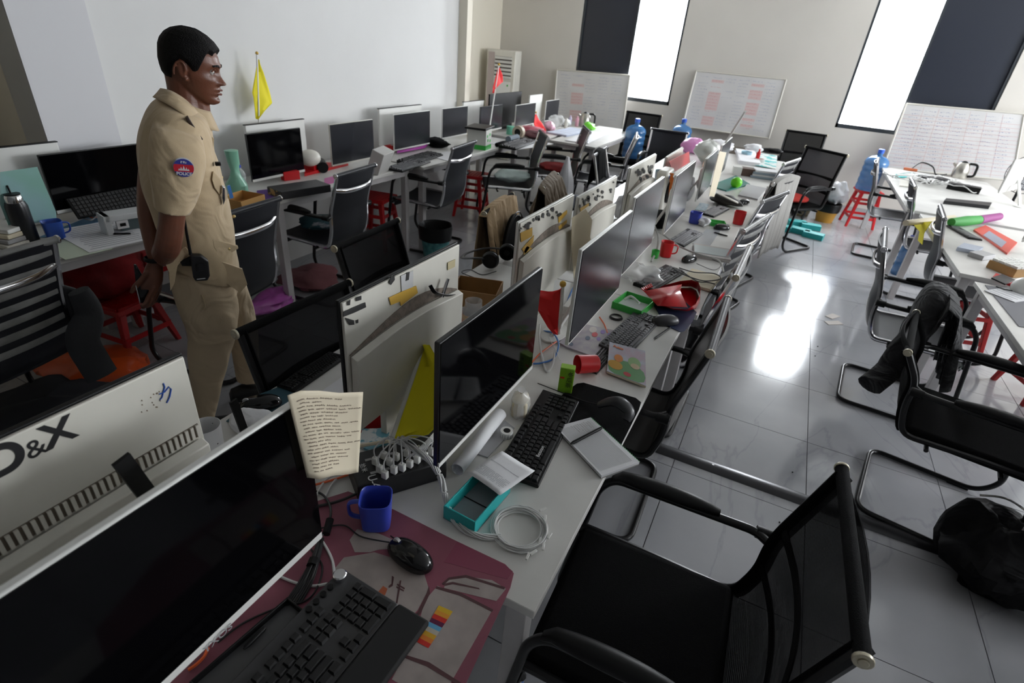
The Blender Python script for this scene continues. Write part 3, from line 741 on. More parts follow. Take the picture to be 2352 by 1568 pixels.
def pen(label, p, q, z, m=BPL, r=.0045, name='pen'):
    a = at(*p, z+r); b = at(*q, z+r); c = (a+b)/2; d = (b-a); L = d.length; t = thing(name, label, 'pen', (c.x, c.y, z), math.atan2(d.y, d.x))
    g = G(); g.tube([(-L/2, 0, r), (-L/2+.01, 0, r), (L*.4, 0, r), (L*.47, 0, r)], [r*.5, r, r, r*.8], 10); build(g, 'barrel', m, t)
    g = G(); g.tube([(L*.47, 0, r), (L/2, 0, r)], [r*.6, r*.2], 8); build(g, 'tip', CHR, t)
    g = G(); g.box((-L*.28, 0, r*2.1), (L*.3, .003, .0015)); g.box((-L*.43, 0, r*1.8), (.004, .003, .005)); build(g, 'clip', m, t); return t
def cable(label, pts, r, m, name='cable', group=None, k=8):
    P = [at(p[0], p[1], p[2]) if len(p) == 3 and abs(p[0]) > 20 else Vector(p) for p in pts]
    g = G(); c = P[0].copy(); g.tube(smoothpath([p-c for p in P], k), r, 6); o = build(g, name, m, loc=c); return tag(o, label, 'cable', group)
def bottle(label, c, r, h, m=GLASS, cap=None, name='water_bottle', liq=None, lab=None, group=None, cat='bottle'):
    t = thing(name, label, cat, c, 0, group); g = G()
    pr = [(0, 0), (r*.9, 0), (r, h*.04)]
    for k in range(5): z = h*(.1+.11*k); pr += [(r, z), (r*.95, z+h*.025), (r, z+h*.05)]
    pr += [(r, h*.68), (r*.8, h*.78), (r*.38, h*.87), (r*.33, h*.93), (0, h*.93)]
    g.lathe(pr, 20); build(g, 'body', m, t)
    g = G(); g.lathe([(0, h*.91), (r*.42, h*.91), (r*.42, h), (0, h)], 16); build(g, 'cap', cap or BLU, t)
    if lab: g = G(); g.lathe([(r*1.01, h*.35), (r*1.015, h*.36), (r*1.015, h*.58), (r*1.01, h*.59)], 20); build(g, 'label_band', lab, t)
    return t
def jug(label, c, rot=None):
    m = mat('blue_tinted_jug', (.06, .22, .5), .12, alpha=.72, spec=.7)
    t = thing('water_jug', label, 'water bottle', c); r = .135
    g = G(); pr = [(0, 0), (r*.92, 0), (r, .02)]
    for z in (.06, .13, .20, .27): pr += [(r, z), (r*.965, z+.012), (r*.965, z+.03), (r, z+.042)]
    pr += [(r, .33), (r*.9, .365), (r*.6, .395), (.032, .41), (.03, .45), (0, .45)]
    g.lathe(pr, 28); build(g, 'body', m, t)
    g = G(); g.lathe([(0, .44), (.034, .44), (.034, .48), (.028, .485), (0, .485)], 16); build(g, 'cap', mat('blue_cap', (.03, .12, .6), .35), t)
    if rot: t.rotation_euler = rot
    return t
def stool(label, c, rz=0, h=.45, m=RED, top=.28):
    t = thing('plastic_stool', label, 'stool', c, rz); g = G()
    g.frus((0, 0, h-.03), (top+.01, top+.01), (top, top), .03)
    build(g, 'seat', m, t, bevel=.006)
    for sx in (-1, 1):
        for sy in (-1, 1):
            g = G(); s0 = .17; s1 = top/2-.02
            a = Vector((sx*s0, sy*s0, 0)); b = Vector((sx*s1, sy*s1, h-.03)); 
            vs = []
            for p, w in ((a, .028), (b, .04)):
                for (i, j) in ((0, 0), (-1, 0), (-1, -1), (0, -1)): vs.append(p+Vector((sx*i*w, sy*j*w, 0)))
            g.add(vs, [(0,1,2,3),(7,6,5,4),(0,4,5,1),(1,5,6,2),(2,6,7,3),(3,7,4,0)]); build(g, 'leg', m, t, bevel=.004)
    for (z, w) in ((.12, .155), (.3, .14)):
        for k in range(4):
            g = G(); R = Matrix.Rotation(k*PI/2, 3, 'Z'); g.box(R @ Vector((w-.008, 0, z)), (.006, 2*w-.03, .03), R); build(g, 'cross_rail', m, t)
    g = G()
    for i in range(-3, 4):
        for j in range(-3, 4): g.box((i*.034, j*.034, h+.001), (.02, .008, .003), Matrix.Rotation(.78, 3, 'Z'))
    build(g, 'seat_tread', m, t, kind='stuff'); return t
def blob(name, label, cat, c, r, m, amp=.35, scl=3.5, seed=0, rz=0, n=28, parent=None, detail=1, flatb=True, kind=None, fold=0):
    """crumpled sack or cloth: a noise-folded closed surface with a flat underside"""
    g = G(); off = Vector((seed*3.1, seed*1.7, seed*.9)); k = n//2; vs = []
    for i in range(k+1):
        th = PI*i/k
        for j in range(n):
            a = 2*PI*j/n; d = Vector((math.sin(th)*math.cos(a), math.sin(th)*math.sin(a), math.cos(th)))
            q = noise.fractal(d*scl/3+off, 1, 2, 4)*amp + abs(noise.noise(d*scl+off*2))*amp*.5
            f = 1+q
            if fold: f += fold*math.sin(a*9+noise.noise(d*2+off)*5)*math.sin(th)
            p = Vector((d.x*r[0]*f, d.y*r[1]*f, d.z*r[2]*f+r[2]))
            if flatb: p.z = max(p.z, .002*(1+d.x*.2))
            vs.append(p)
    fs = [(i*n+j, (i+1)*n+j, (i+1)*n+(j+1) % n, i*n+(j+1) % n) for i in range(k) for j in range(n)]
    g.add(vs, fs)
    o = build(g, name, m, parent, loc=c, rz=rz, ang=60)
    if parent is None: tag(o, label, cat)
    return o
def flag(label, base, tip, cloth, m, name='flag', pr=.005, pole=WPL, finial=True, th=.0012):
    """cloth: world polygon strip list of (left,right) pairs down the pole"""
    t = thing(name, label, 'flag', base); B = Vector(base); g = G(); g.cyl((0, 0, 0), Vector(tip)-B, pr, 8); build(g, 'pole', pole, t)
    if finial: g = G(); g.ball(Vector(tip)-B, pr*1.8, 10); build(g, 'finial', mat('gold_finial', (.6, .38, .08), .3, .8), t)
    g = G(); n = 10; vs = []
    for a, b in cloth:
        a = Vector(a)-B; b = Vector(b)-B; d = (b-a)
        nrm = d.cross(Vector((0, 0, 1)));  nrm = nrm.normalized() if nrm.length > 1e-6 else Vector((0, 1, 0))
        for j in range(n+1): u = j/n; vs.append(a+d*u+nrm*.012*math.sin(u*7+a.z*20)*u)
    k = len(cloth); fs = [(i*(n+1)+j, i*(n+1)+j+1, (i+1)*(n+1)+j+1, (i+1)*(n+1)+j) for i in range(k-1) for j in range(n)]
    g.add(vs, fs); build(g, 'cloth', m, t, solid=th); return t

# ---------------------------------------------------------------- nearest desk
Z = .7505
pad = flat('desk_mat', 'large pink printed desk mat at the bottom of the photo, under the blue mug', 'desk mat',
           [(640, 1180), (800, 1130), (905, 1172), (1040, 1240), (1160, 1297), (1180, 1318), (1172, 1350), (1010, 1700), (800, 1900), (150, 1750), (330, 1560)], Z, .003, mat('pink_mat', (.30, .085, .125), .6, var=.25, vscale=6))
zm = Z+.003
PG = mat('mat_print_pale', (.42, .36, .34), .6, var=.25, vscale=14); PD = mat('mat_print_dark', (.09, .035, .04), .6)
def mprint(pts, m, z=zm, th=.0004): return flat('print', '', '', pts, z, th, m, parent=pad)
mprint([(820, 1215), (870, 1225), (905, 1240), (895, 1260), (870, 1262), (850, 1268), (815, 1268), (803, 1240)], PG)
mprint([(790, 1280), (860, 1268), (930, 1290), (975, 1320), (985, 1352), (960, 1400), (930, 1430), (880, 1410), (800, 1330), (765, 1310)], PG)
mprint([(1005, 1345), (1130, 1402), (1035, 1568), (1010, 1620), (900, 1560), (960, 1440), (975, 1380)], PG)
mprint([(1025, 1332), (1060, 1322), (1130, 1332), (1162, 1352), (1140, 1380), (1060, 1360), (1020, 1350)], PG)
for pts in ([(1015, 1340), (1030, 1326), (1070, 1320), (1160, 1348), (1158, 1353), (1070, 1326), (1032, 1331), (1019, 1343)], [(1003, 1346), (1060, 1362), (1133, 1400), (1130, 1405), (1058, 1368), (1000, 1351)],
            [(985, 1345), (988, 1362), (965, 1410), (935, 1428), (932, 1425), (960, 1405), (980, 1362)], [(918, 1333), (922, 1333), (910, 1401), (907, 1400)], [(913, 1340), (930, 1350), (929, 1353), (912, 1343)], [(911, 1346), (928, 1355), (927, 1358), (910, 1349)],
            [(920, 1500), (985, 1520), (1060, 1568), (1055, 1575), (980, 1530), (918, 1506)], [(1020, 1340), (1040, 1336), (1100, 1350), (1102, 1353), (1040, 1341), (1022, 1345)],
            [(905, 1325), (902, 1345), (893, 1350), (892, 1346), (899, 1340), (900, 1322)]): mprint(pts, PD, zm+.0004)
mprint([(868, 1360), (880, 1345), (890, 1352), (885, 1365), (872, 1375)], mat('print_orange', (.4, .1, .04), .5), zm+.0004)
cols = [(.72, .45, .02), (.75, .32, .03), (.62, .03, .02), (.12, .01, .06), (.12, .38, .62), (.55, .5, .42), (.72, .4, .03), (.75, .22, .03), (.62, .03, .02)]
A = (1008, 1390); B = (1040, 1404); Cc = (984, 1488); D = (958, 1474)
for i, cc in enumerate(cols):
    u, v = i/9, (i+1)/9; L = lambda P, Q, t: (P[0]+(Q[0]-P[0])*t, P[1]+(Q[1]-P[1])*t)
    mprint([L(A, D, u), L(B, Cc, u), L(B, Cc, v), L(A, D, v)], mat('print_stripe_%d' % i, cc, .5), zm+.0006)
mprint([(1050, 1244), (1160, 1297), (1178, 1312), (1165, 1330), (1020, 1290)], mat('mat_print_rose', (.24, .05, .09), .6), zm+.0001, .0003)
c = at(866, 1200, zm); cup('bright blue square plastic mug on the pink desk mat', (c.x, c.y, zm+.0004), .037, .083, BLU, rz=PI+.35+.2, sq=.35)
a, b = at(900, 1240, .775), at(985, 1300, .775); c = (a+b)/2
mouse('glossy black wired mouse on the pink desk mat', (c.x, c.y, zm+.0005), math.atan2(b.y-a.y, b.x-a.x)+PI/2, BGL, s=1.12,
      cord=[c+(a-c)*1.1+Vector((0, 0, -.012)), at(830, 1232, .757), at(790, 1206, .757), at(735, 1213, .757), at(690, 1225, .757)])
k = at(775, 1325, .775)
kb = keyboard('black mechanical keyboard with silver knob and wide wrist rest, bottom of the photo', (k.x+.062, k.y-.198, zm+.0006), PI/2-.02, km=mat('near_black_key', (.013, .013, .014), .5), bm=mat('grey_keyboard_case', (.045, .045, .048), .4), full=True, knobs=True, rest=.075)
carton('dark_tray', 'black tray with grey lid panel left of the mechanical keyboard', 'tray', at(588, 1500, zm+.001), PI/2-.1, .2, .075, .018, BPL, inner=mat('grey_lid', (.09, .09, .095), .35))
pen('black cable-tie end of a stylus in the dark tray', (560, 1490), (610, 1440), .76)
cable('thin black cable running from under the big screen to the mechanical keyboard', [(500, 1475, .758), (560, 1430, .757), (640, 1395, .758), (700, 1380, .757), (728, 1350, .76), (740, 1300, .757), (715, 1262, .757)], .0022, BCAB)
cable('white cable curving over the pink mat behind the silver knob', [(735, 1235, .757), (752, 1262, .757), (764, 1290, .757), (768, 1325, .765)], .0032, WCAB)
cable('second white cable below the black cable bundle', [(640, 1322, .757), (680, 1338, .757), (720, 1345, .757), (752, 1340, .765)], .0032, WCAB)
cable('bright orange cord end at the lower edge of the big screen', [(432, 1538, .76), (450, 1526, .76), (468, 1508, .76), (478, 1488, .76)], .0032, ORC)
t = thing('cable_bundle', 'folded black cable bundle beside the big screen, tied in the middle', 'cable', at(705, 1310, .757))
for i in range(7):
    g = G(); dx = (i-3)*.0045; P = [at(738+dx*300, 1236, .758), at(722+(i-3)*3, 1290, .762+.003*(i % 3)), at(700+(i-3)*5, 1340, .762), at(672+(i-3)*6, 1385, .757)]
    g.tube(smoothpath([p-t.location for p in P], 6), .0026, 6); build(g, 'strand', BCAB, t)
g = G(); g.tube([at(722, 1285, .765)-t.location, at(716, 1300, .765)-t.location], .012, 8); build(g, 'tie', BPL, t)
cable('black adapter lead rising past the black charging box', [(735, 1238, .765), (758, 1190, .775), (757, 1160, .765), (740, 1135, .757), (700, 1120, .757)], .003, BCAB)
g = G(); a = at(749, 1226, .77); b = at(758, 1193, .775); g.tube([(0, 0, 0), b-a], .009, 10); tag(build(g, 'cable_choke', BPL, loc=a), 'small black ferrite choke on the adapter lead', 'cable part')
cable('black power lead plugged into the charging box', [(690, 1165, .757), (740, 1160, .757), (785, 1148, .765), (822, 1132, .775)], .0035, BCAB)
cable('orange cable crossing the desk joint left of the charging box', [(640, 1135, .757), (705, 1118, .757), (760, 1103, .757), (800, 1090, .757)], .003, ORC)
for i in range(2): cable(('pale cable under the taped paper', 'second pale cable under the taped paper, nearer the hub')[i], [(725+i*22, 1140, .757), (740+i*22, 1112, .757), (757+i*20, 1096, .757), (800+i*10, 1075, .757)], .0028, WCAB)
bottle('clear water bottle with blue cap standing on the floor under the near desk corner', at(1178, 1560, .1)*1 - Vector((0, 0, .1)), .033, .25, GLASS, lab=mat('blue_label_band', (.1, .25, .6), .4))
# handwritten paper on the big screen's corner
pp = thing('taped_paper', 'sheet of cream paper with handwriting taped to the corner of the big screen', 'paper', onx(740, 1000, -.585))
xs_ = [(660, 908), (690, 897), (733, 897), (780, 902), (834, 900)]; bot = [(705, 1096), (735, 1100), (765, 1092), (800, 1089), (823, 1084)]
g = G()
def pfn(u, v):
    i = min(3, int(u*4)); f = u*4-i; tp = Vector((xs_[i][0]*(1-f)+xs_[i+1][0]*f, xs_[i][1]*(1-f)+xs_[i+1][1]*f)); bt = Vector((bot[i][0]*(1-f)+bot[i+1][0]*f, bot[i][1]*(1-f)+bot[i+1][1]*f))
    if v > .5 and u < .2: pass
    q = tp*(1-v)+bt*v; return onx(q.x, q.y, -.588+.012*math.sin(u*5)*v+.015*u*(1-v)) - pp.location
g.grid(pfn, 16, 16); build(g, 'sheet', PAPERC, pp, solid=.0006)
random.seed(11)
g = G()
for r in range(21):
    v0 = .1+.86*r/21; u = .1+random.random()*.08; ue = random.uniform(.45, .95)
    while u < ue:
        n_ = random.randint(3, 7); P = []
        for q in range(n_*3): P.append(pfn(min(.98, u), v0-.03*(u)+.009*math.sin(q*2.3+r)*random.uniform(.4, 1)) + Vector((.0012, 0, 0))); u += .008
        g.tube(P, .00045, 4); u += .02
build(g, 'handwriting', INK, pp, kind='stuff')
# ---------------------------------------------------------------- second desk
TOPB = .812
cA, cB = at(831, 1114, TOPB), at(1019, 1060, TOPB); d = cB-cA; L = d.length+.02; an = math.atan2(d.y, d.x); nrm = Vector((-math.sin(an), math.cos(an), 0)); W_ = .12
cc = (cA+cB)/2+nrm*W_/2; hub = thing('charging_hub', 'black multi-port charging box full of white plugs, by the yellow flag', 'charger', (cc.x, cc.y, .75), an)
g = G(); g.box((0, 0, .031), (L, W_, .06)); build(g, 'case', mat('black_metal_case', (.02, .02, .021), .45, .2), hub, bevel=.004)
g = G()
for i in range(-1, 6):
    for j in range(2): g.box((-L/2+.10+i*.026*1.25-.02, W_*(.1-.42*j)+.01, .0615), (.016, .008, .001))
build(g, 'port', GPL, hub, kind='stuff')
ux = Vector((math.cos(an), math.sin(an), 0))
text('U-40', .03, mat('white_print', (.7, .7, .7), .5), hub, at(843, 1093, TOPB+.0008), -nrm, ux, depth=.0003)
text('拾米', .016, _m['white_print'], hub, at(826, 1066, TOPB+.0008), -nrm, ux, depth=.0003)
plugs = [(862, 1058), (872, 1076), (884, 1089), (905, 1078), (924, 1072), (941, 1064), (958, 1054), (895, 1060), (882, 1045), (910, 1048), (935, 1040), (975, 1046), (990, 1036)]
braid0 = [(915, 1012, .87), (950, 1030, .865), (985, 1056, .85), (1010, 1092, .82), (1022, 1135, .785), (1035, 1180, .762), (1065, 1215, .757), (1105, 1232, .756), (1150, 1232, .756)]
ub = thing('usb_cables', 'bunch of white charging cables twisting from the black box to a coil on the desk', 'cable', at(1100, 1230, .7515))
ub0 = ub.location
bp_ = smoothpath([at(*p) for p in braid0], 6)
for i in range(9):
    ph = 2*PI*i/9; g = G(); P = []
    for k_, p in enumerate(bp_):
        tt = (bp_[min(k_+1, len(bp_)-1)]-bp_[max(k_-1, 0)]).normalized(); s1 = tt.orthogonal().normalized(); s2 = tt.cross(s1); rr = .0065 if i else 0
        a_ = ph+k_*.22; q = p+(s1*math.cos(a_)+s2*math.sin(a_))*rr; q.z = max(q.z, .7525+.0018); P.append(q-ub0)
    g.tube(P, .0019, 6); build(g, 'strand', WCAB, ub)
cC = at(1192, 1212, .757)
for i in range(12):
    g = G(); random.seed(i); r0 = .056+.009*random.random()+(.006 if i > 8 else 0); ox, oy = random.uniform(-.006, .006), random.uniform(-.006, .006)
    P = [Vector((cC.x+ox+r0*math.cos(a)*1.0, cC.y+oy+r0*math.sin(a)*(.95+.05*random.random()), .7535+.0016*(i % 7)+.001*math.sin(3*a+i)))-ub0 for a in [2*PI*j/40 for j in range(40)]]
    g.tube(P, .0017, 6, closed=True); build(g, 'coil_turn', WCAB, ub)
for (a, b) in ((1247, 1170), (1252, 1190), (1262, 1230), (1248, 1255), (1225, 1268), (1212, 1277), (1240, 1242)):
    g = G(); p = at(a, b, .76)-ub0; g.box(p, (.006, .02, .005), Matrix.Rotation(random.uniform(-.6, .6)+a*.01, 3, 'Z')); build(g, 'connector', WPL, ub, bevel=.001)
for i, (a, b) in enumerate(plugs):
    p = at(a, b, TOPB+.012)
    g = G(); g.box((0, 0, 0), (.016, .012, .022)); build(g, 'plug', WPL, ub, bevel=.002).location = p-ub0
    g = G(); q = p+Vector((0, 0, .011)); e = at(915+random.uniform(-8, 8), 1014+random.uniform(-5, 5), .868)
    g.tube(smoothpath([q-ub0, q+Vector((0, 0, .03))-ub0, (q*.45+e*.55)+Vector((0, 0, .03))-ub0, e-ub0], 6), .0018, 6); build(g, 'lead', WCAB, ub)
for i in range(6):
    g = G(); q = at(975-i*9, 1040+i*3, .84); g.tube(smoothpath([q-ub0, at(985-i*3, 1022, .86)-ub0, at(1003, 1006-i*4, .84)-ub0, at(1020, 990-i*6, .80)-ub0], 6), .0017, 6); build(g, 'lead', WCAB, ub)
# open teal box with printed sheet
c, a, w, d = quadframe([(1027, 1190), (1090, 1214), (1180, 1130), (1105, 1085)], .765); 
tb = carton('teal_box', 'open turquoise gift box with grey lining next to the coil of white cable', 'box', (at(1098, 1150, .765).x, at(1098, 1150, .765).y, Z), a, w*1.02, d*1.0, .042, TEAL, inner=mat('grey_card', (.28, .3, .32), .6), th=.004)
g = G(); g.box((0, 0, .0062), (w*.98, .0012, .003)); build(g, 'lining_seam', BPL, tb)
sp = thing('printed_slip', 'white printed slip of paper lying across the teal box and keyboard end', 'paper', at(1150, 1085, .797))
g = G(); Q = [at(1072, 1085, .797), at(1153, 1037, .792), at(1229, 1079, .792), at(1148, 1138, .797)]
def slf(u, v, e=0): return (Q[0]*(1-u)*(1-v)+Q[1]*(1-u)*v+Q[2]*u*v+Q[3]*u*(1-v)) + Vector((0, 0, .003*math.sin(3*u+2*v)+e)) - sp.location
g.grid(slf, 8, 8); build(g, 'sheet', PAPER, sp, solid=.0004)
g = G()
for r in range(9):
    for q in range(26):
        if random.random() < .15: continue
        u = .06+.9*q/28; v = .38-.33*r/9 if r < 7 else .62; v += (r % 3)*.0
        g.add([slf(u, v, .0006), slf(u+.022, v, .0006), slf(u+.022, v+.012, .0006), slf(u, v+.012, .0006)], [(0, 1, 2, 3)])
build(g, 'print_rows', INKB, sp, kind='stuff')
# keyboard with white lettering
kc, ka, kw, kd = quadframe([(1215, 1127), (1135, 1062), (1262, 884), (1337, 925)], .77)
p0, p1 = at(1205, 1095, .77), at(1305, 905, .77); ka = math.atan2(p1.y-p0.y, p1.x-p0.x)
k2 = keyboard('long black keyboard with white maker lettering on its space bar, beside the spiral notebook', (kc.x, kc.y, Z), ka, full=True, scale=.96)
text('Bosston', .016, _m['white_print'], k2, at(1238, 1052, .7725), Vector((math.cos(ka), math.sin(ka), 0)), Vector((-math.sin(ka), math.cos(ka), 0)), depth=.0003)
flat('mouse_pad', 'black mouse pad under the angular mouse', 'mouse pad', [(1262, 935), (1300, 900), (1325, 882), (1340, 880), (1460, 915), (1472, 925), (1468, 940), (1425, 1025), (1330, 1000)], Z, .003, FAB)
# angular upright mouse
t = thing('upright_mouse', 'angular dark upright mouse on the black mouse pad', 'mouse', at(1412, 944, .756)); P = [at(1375, 930, .765), at(1402, 922, .79), at(1425, 925, .80), at(1445, 945, .785), at(1438, 965, .765)]
g = G(); g.tube(smoothpath([p-t.location for p in P], 6), [.012+.008*math.sin(PI*i/24) for i in range(25)], 12, flat=(1.15, .75)); build(g, 'shell', GPL if 0 else mat('dark_grey_plastic', (.035, .035, .038), .35), t)
g = G(); g.tube(smoothpath([at(1380, 930, .765)-t.location, at(1345, 922, .757)-t.location, at(1300, 905, .757)-t.location, at(1235, 880, .757)-t.location], 6), .0016, 6); build(g, 'cord', BCAB, t)
# spiral notebook
nb = thing('spiral_notebook', 'open spiral notebook with green wire and handwriting at the desk edge', 'notebook', at(1370, 1030, Z))
A_, B_, C_, D_ = (1275, 983), (1380, 1090), (1468, 1062), (1363, 960)
N = [at(a, b, Z+.012) for a, b in ((1276, 980), (1382, 1092), (1469, 1060), (1357, 958))]
for k_, (z0, th_, m_) in enumerate(((-.012, .003, mat('grey_cover', (.35, .33, .32), .6)), (-.008, .008, PAPER))):
    g = G(); g.prism([p+Vector((0, 0, z0))-nb.location for p in N], (0, 0, th_)); build(g, ('back_cover', 'page_block')[k_], m_, nb)
nu = (N[1]-N[0]); nv = (N[3]-N[0]); g = G()
for r in range(24): v = .06+.88*r/24; q0 = N[0]+nu*.05+nv*v; g.box(N[0]+nu*.5+nv*v+Vector((0, 0, .0003))-nb.location, (nu.length*.86, .0006, .0004), Matrix.Rotation(math.atan2(nu.y, nu.x), 3, 'Z'))
build(g, 'ruled_line', mat('pale_rule', (.52, .53, .56), .7), nb, kind='stuff')
g = G(); random.seed(4)
for r in range(9):
    q = N[0]+nu*(.06+random.random()*.03)+nv*(.35+.06*r)
    for s_ in range(random.randint(4, 9)): g.box(q+nu.normalized()*.006*s_+Vector((0, 0, .0005))-nb.location, (.0035, .0006, .0005), Matrix.Rotation(random.uniform(-1, 2), 3, 'Z'))
build(g, 'handwriting', INK, nb, kind='stuff')
WG = mat('green_wire', (.05, .35, .1), .35)
for k_ in range(30):
    p = N[3]+(N[2]-N[3])*(k_+.5)/30; dv = nv.normalized(); g = G()
    g.tube([p-nb.location+dv*(.003*math.cos(a))+Vector((0, 0, -.003+.004*math.sin(a))) for a in [2*PI*j/10 for j in range(10)]], .0007, 5, closed=True); build(g, 'wire_loop', WG, nb)
pen('black ballpoint pen lying on the spiral notebook', (1311, 1019), (1384, 981), Z+.012, r=.005)
# tissue bag, label roll, rolled poster
def boxbag(name, label, px, py, w, d, h, rz, m, seed=1):
    c = at(px, py, Z); t = thing(name, label, 'bag', (c.x, c.y, Z), rz); g = G(); g.frus((0, 0, 0), (w, d), (w*.94, d*.94), h); build(g, 'tissue_block', PAPERC if name == 'tissue_pack' else m, t, bevel=.008)
    g = G(); g.loft([[Vector((w*s*.5*math.cos(a)*(1+.12*math.sin(5*a+k)), d*s*.5*math.sin(a)*(1+.1*math.cos(4*a+k)), z)) for a in [2*PI*j/18 for j in range(18)]] for k, (s, z) in enumerate(((1.18, .002), (1.2, h*.6), (1.08, h*1.02), (.6, h*1.15), (.22, h*1.32), (.5, h*1.55)))]); build(g, 'clear_wrapper', m, t); return t
boxbag('tissue_pack', 'small wrapped tissue pack with knotted clear bag behind the lettered keyboard', 1193, 945, .05, .075, .055, .35, CLEARBAG)
t = thing('label_roll', 'small roll of price labels beside the black keyboard', 'roll', at(1163, 1003, Z)); g = G(); g.lathe([(.010, 0), (.019, 0), (.019, .024), (.010, .024)], 24); build(g, 'tape', WPL, t)
g = G(); g.lathe([(.0, .022), (.0105, .0225), (.0105, .0245), (0, .0245)], 20); build(g, 'core', BPL, t)
g = G()
for k_ in range(14): a = 2*PI*k_/14; g.box((.0192*math.cos(a), .0192*math.sin(a), .012), (.0004, .0016, .012), Matrix.Rotation(a, 3, 'Z'))
build(g, 'bar_print', INKB, t, kind='stuff')
a, b = at(1050, 1078, .772), at(1150, 950, .772); t = thing('rolled_poster', 'rolled white poster lying under the black-framed monitor', 'rolled paper', (a+b)/2)
g = G(); ax = (b-a).normalized(); s1 = Vector((-ax.y, ax.x, 0)); s2 = Vector((0, 0, 1)); vs = []
for i in range(2):
    for j in range(30): an_ = j/29*2*PI*1.35; r_ = .019-.002*j/29; vs.append((a if i == 0 else b)-t.location+s1*r_*math.cos(an_)+s2*r_*math.sin(an_))
g.add(vs, [(j, j+1, 30+j+1, 30+j) for j in range(29)]); build(g, 'sheet', PAPER, t, solid=.0006)
for k_, ps in enumerate(([(1160, 968), (1182, 985), (1120, 1052), (1092, 1042)], [(1190, 975), (1200, 985), (1140, 1062), (1128, 1055)])):
    flat('grey_strip', ('flat grey plastic strip between the rolled poster and the keyboard', 'narrow pale ruler strip next to the black keyboard')[k_], 'strip', ps, Z, .004, (GPL, YPL)[k_])
# red tumbler, tea box, story book
a, b = at(1312, 838, .79), at(1372, 832, .79); d = (b-a)
t = cup('glossy red plastic tumbler lying on its side behind the green drink box', (b.x, b.y, Z+.035), .034, .078, RED, handle=False, rot=(0, -PI/2+.06, math.atan2(d.y, d.x)), taper=.92, name='tumbler', cat='cup')
c = at(1297, 897, Z); t = thing('drink_box', 'green and yellow drink carton with black brush characters', 'drink carton', (c.x, c.y, Z), .28)
g = G(); g.box((0, 0, .048), (.048, .03, .096)); build(g, 'carton_body', mat('tea_green', (.2, .42, .02), .4, col2=(.06, .2, .01), thresh=(.45, .8), vscale=18), t, bevel=.002)
g = G(); g.box((.0238, .004, .0485), (.001, .02, .09)); build(g, 'yellow_side', mat('carton_yellow', (.75, .6, .03), .4), t)
g = G(); g.box((0, 0, .0965), (.046, .028, .0015)); build(g, 'top_fold', mat('carton_top', (.3, .55, .05), .4), t)
tw = t.matrix_basis; fr = Vector((math.sin(.28), -math.cos(.28), 0)); rx = Vector((math.cos(.28), math.sin(.28), 0))
for i, ch in enumerate('冬瓜茶'): text(ch, .02, LT, t, Vector((c.x, c.y, Z+.068-.021*i))+fr*.0153+rx*(.002-.002*i), rx, (0, 0, 1), depth=.0003)
g = G(); g.box((-.014, -.0152, .06), (.014, .0006, .007)); build(g, 'red_badge', mat('badge_red', (.6, .04, .02), .4), t)
cable('thin white straw wrapper thread above the green drink box', [(1287, 828, .835), (1275, 800, .80), (1262, 778, .765), (1262, 770, .757)], .0012, WCAB)
bk = thing('story_book', 'thin picture book with a pastel cover standing half off the grey keyboard', 'book', at(1440, 840, Z))
BQ = [at(1394, 852, Z+.014), at(1484, 886, Z+.014), at(1482, 806, Z+.018), at(1400, 785, Z+.022)]
g = G(); g.prism([p-bk.location-Vector((0, 0, .008)) for p in BQ], (0, 0, .007)); build(g, 'pages', PAPERC, bk)
CV = mat('pastel_cover', (.50, .55, .62), .5, col2=(.55, .42, .5), vscale=16, thresh=(.4, .6))
g = G(); g.prism([p-bk.location-Vector((0, 0, .001)) for p in BQ], (0, 0, .0015)); build(g, 'cover', CV, bk)
def bprint(cu, cv, ru, rv, m, e, n=14):
    g = G(); P = []
    for j in range(n):
        u = cu+ru*math.cos(2*PI*j/n); v = cv+rv*math.sin(2*PI*j/n); u = min(.99, max(.01, u)); v = min(.99, max(.01, v))
        P.append(BQ[0]*(1-u)*(1-v)+BQ[1]*u*(1-v)+BQ[2]*u*v+BQ[3]*(1-u)*v-bk.location+Vector((0, 0, e)))
    g.prism(P, (0, 0, .0003)); build(g, 'cover_print', m, bk)
bprint(.5, .2, .5, .3, mat('print_green', (.14, .36, .14), .5), .0006); bprint(.2, .28, .2, .14, mat('print_amber', (.62, .34, .03), .5), .001)
bprint(.28, .52, .12, .12, mat('print_orange2', (.7, .25, .05), .5), .0012); bprint(.7, .52, .17, .17, mat('print_leaf', (.3, .48, .2), .5), .0012)
bprint(.52, .12, .1, .06, mat('print_red', (.55, .05, .06), .5), .0012); bprint(.72, .42, .12, .08, mat('print_skin', (.62, .5, .3), .5), .0015)
uv_ = (BQ[1]-BQ[0]).normalized(); text('Bubba', .017, mat('orange_letters', (.75, .16, .02), .5), bk, BQ[3]*.9+BQ[1]*.1+Vector((0, 0, .0015))-(BQ[3]-BQ[0]).normalized()*.006, uv_, (BQ[3]-BQ[0]), depth=.0003, bold=.0006)
pc = flat('pencil_pouch', 'clear zip pouch with printed pattern in front of the white monitor foot', 'pouch', [(1284, 790), (1300, 800), (1380, 828), (1424, 765), (1330, 745)], Z, .008, mat('pouch_film', (.42, .38, .45), .25, alpha=.8, col2=(.55, .5, .52), vscale=30))
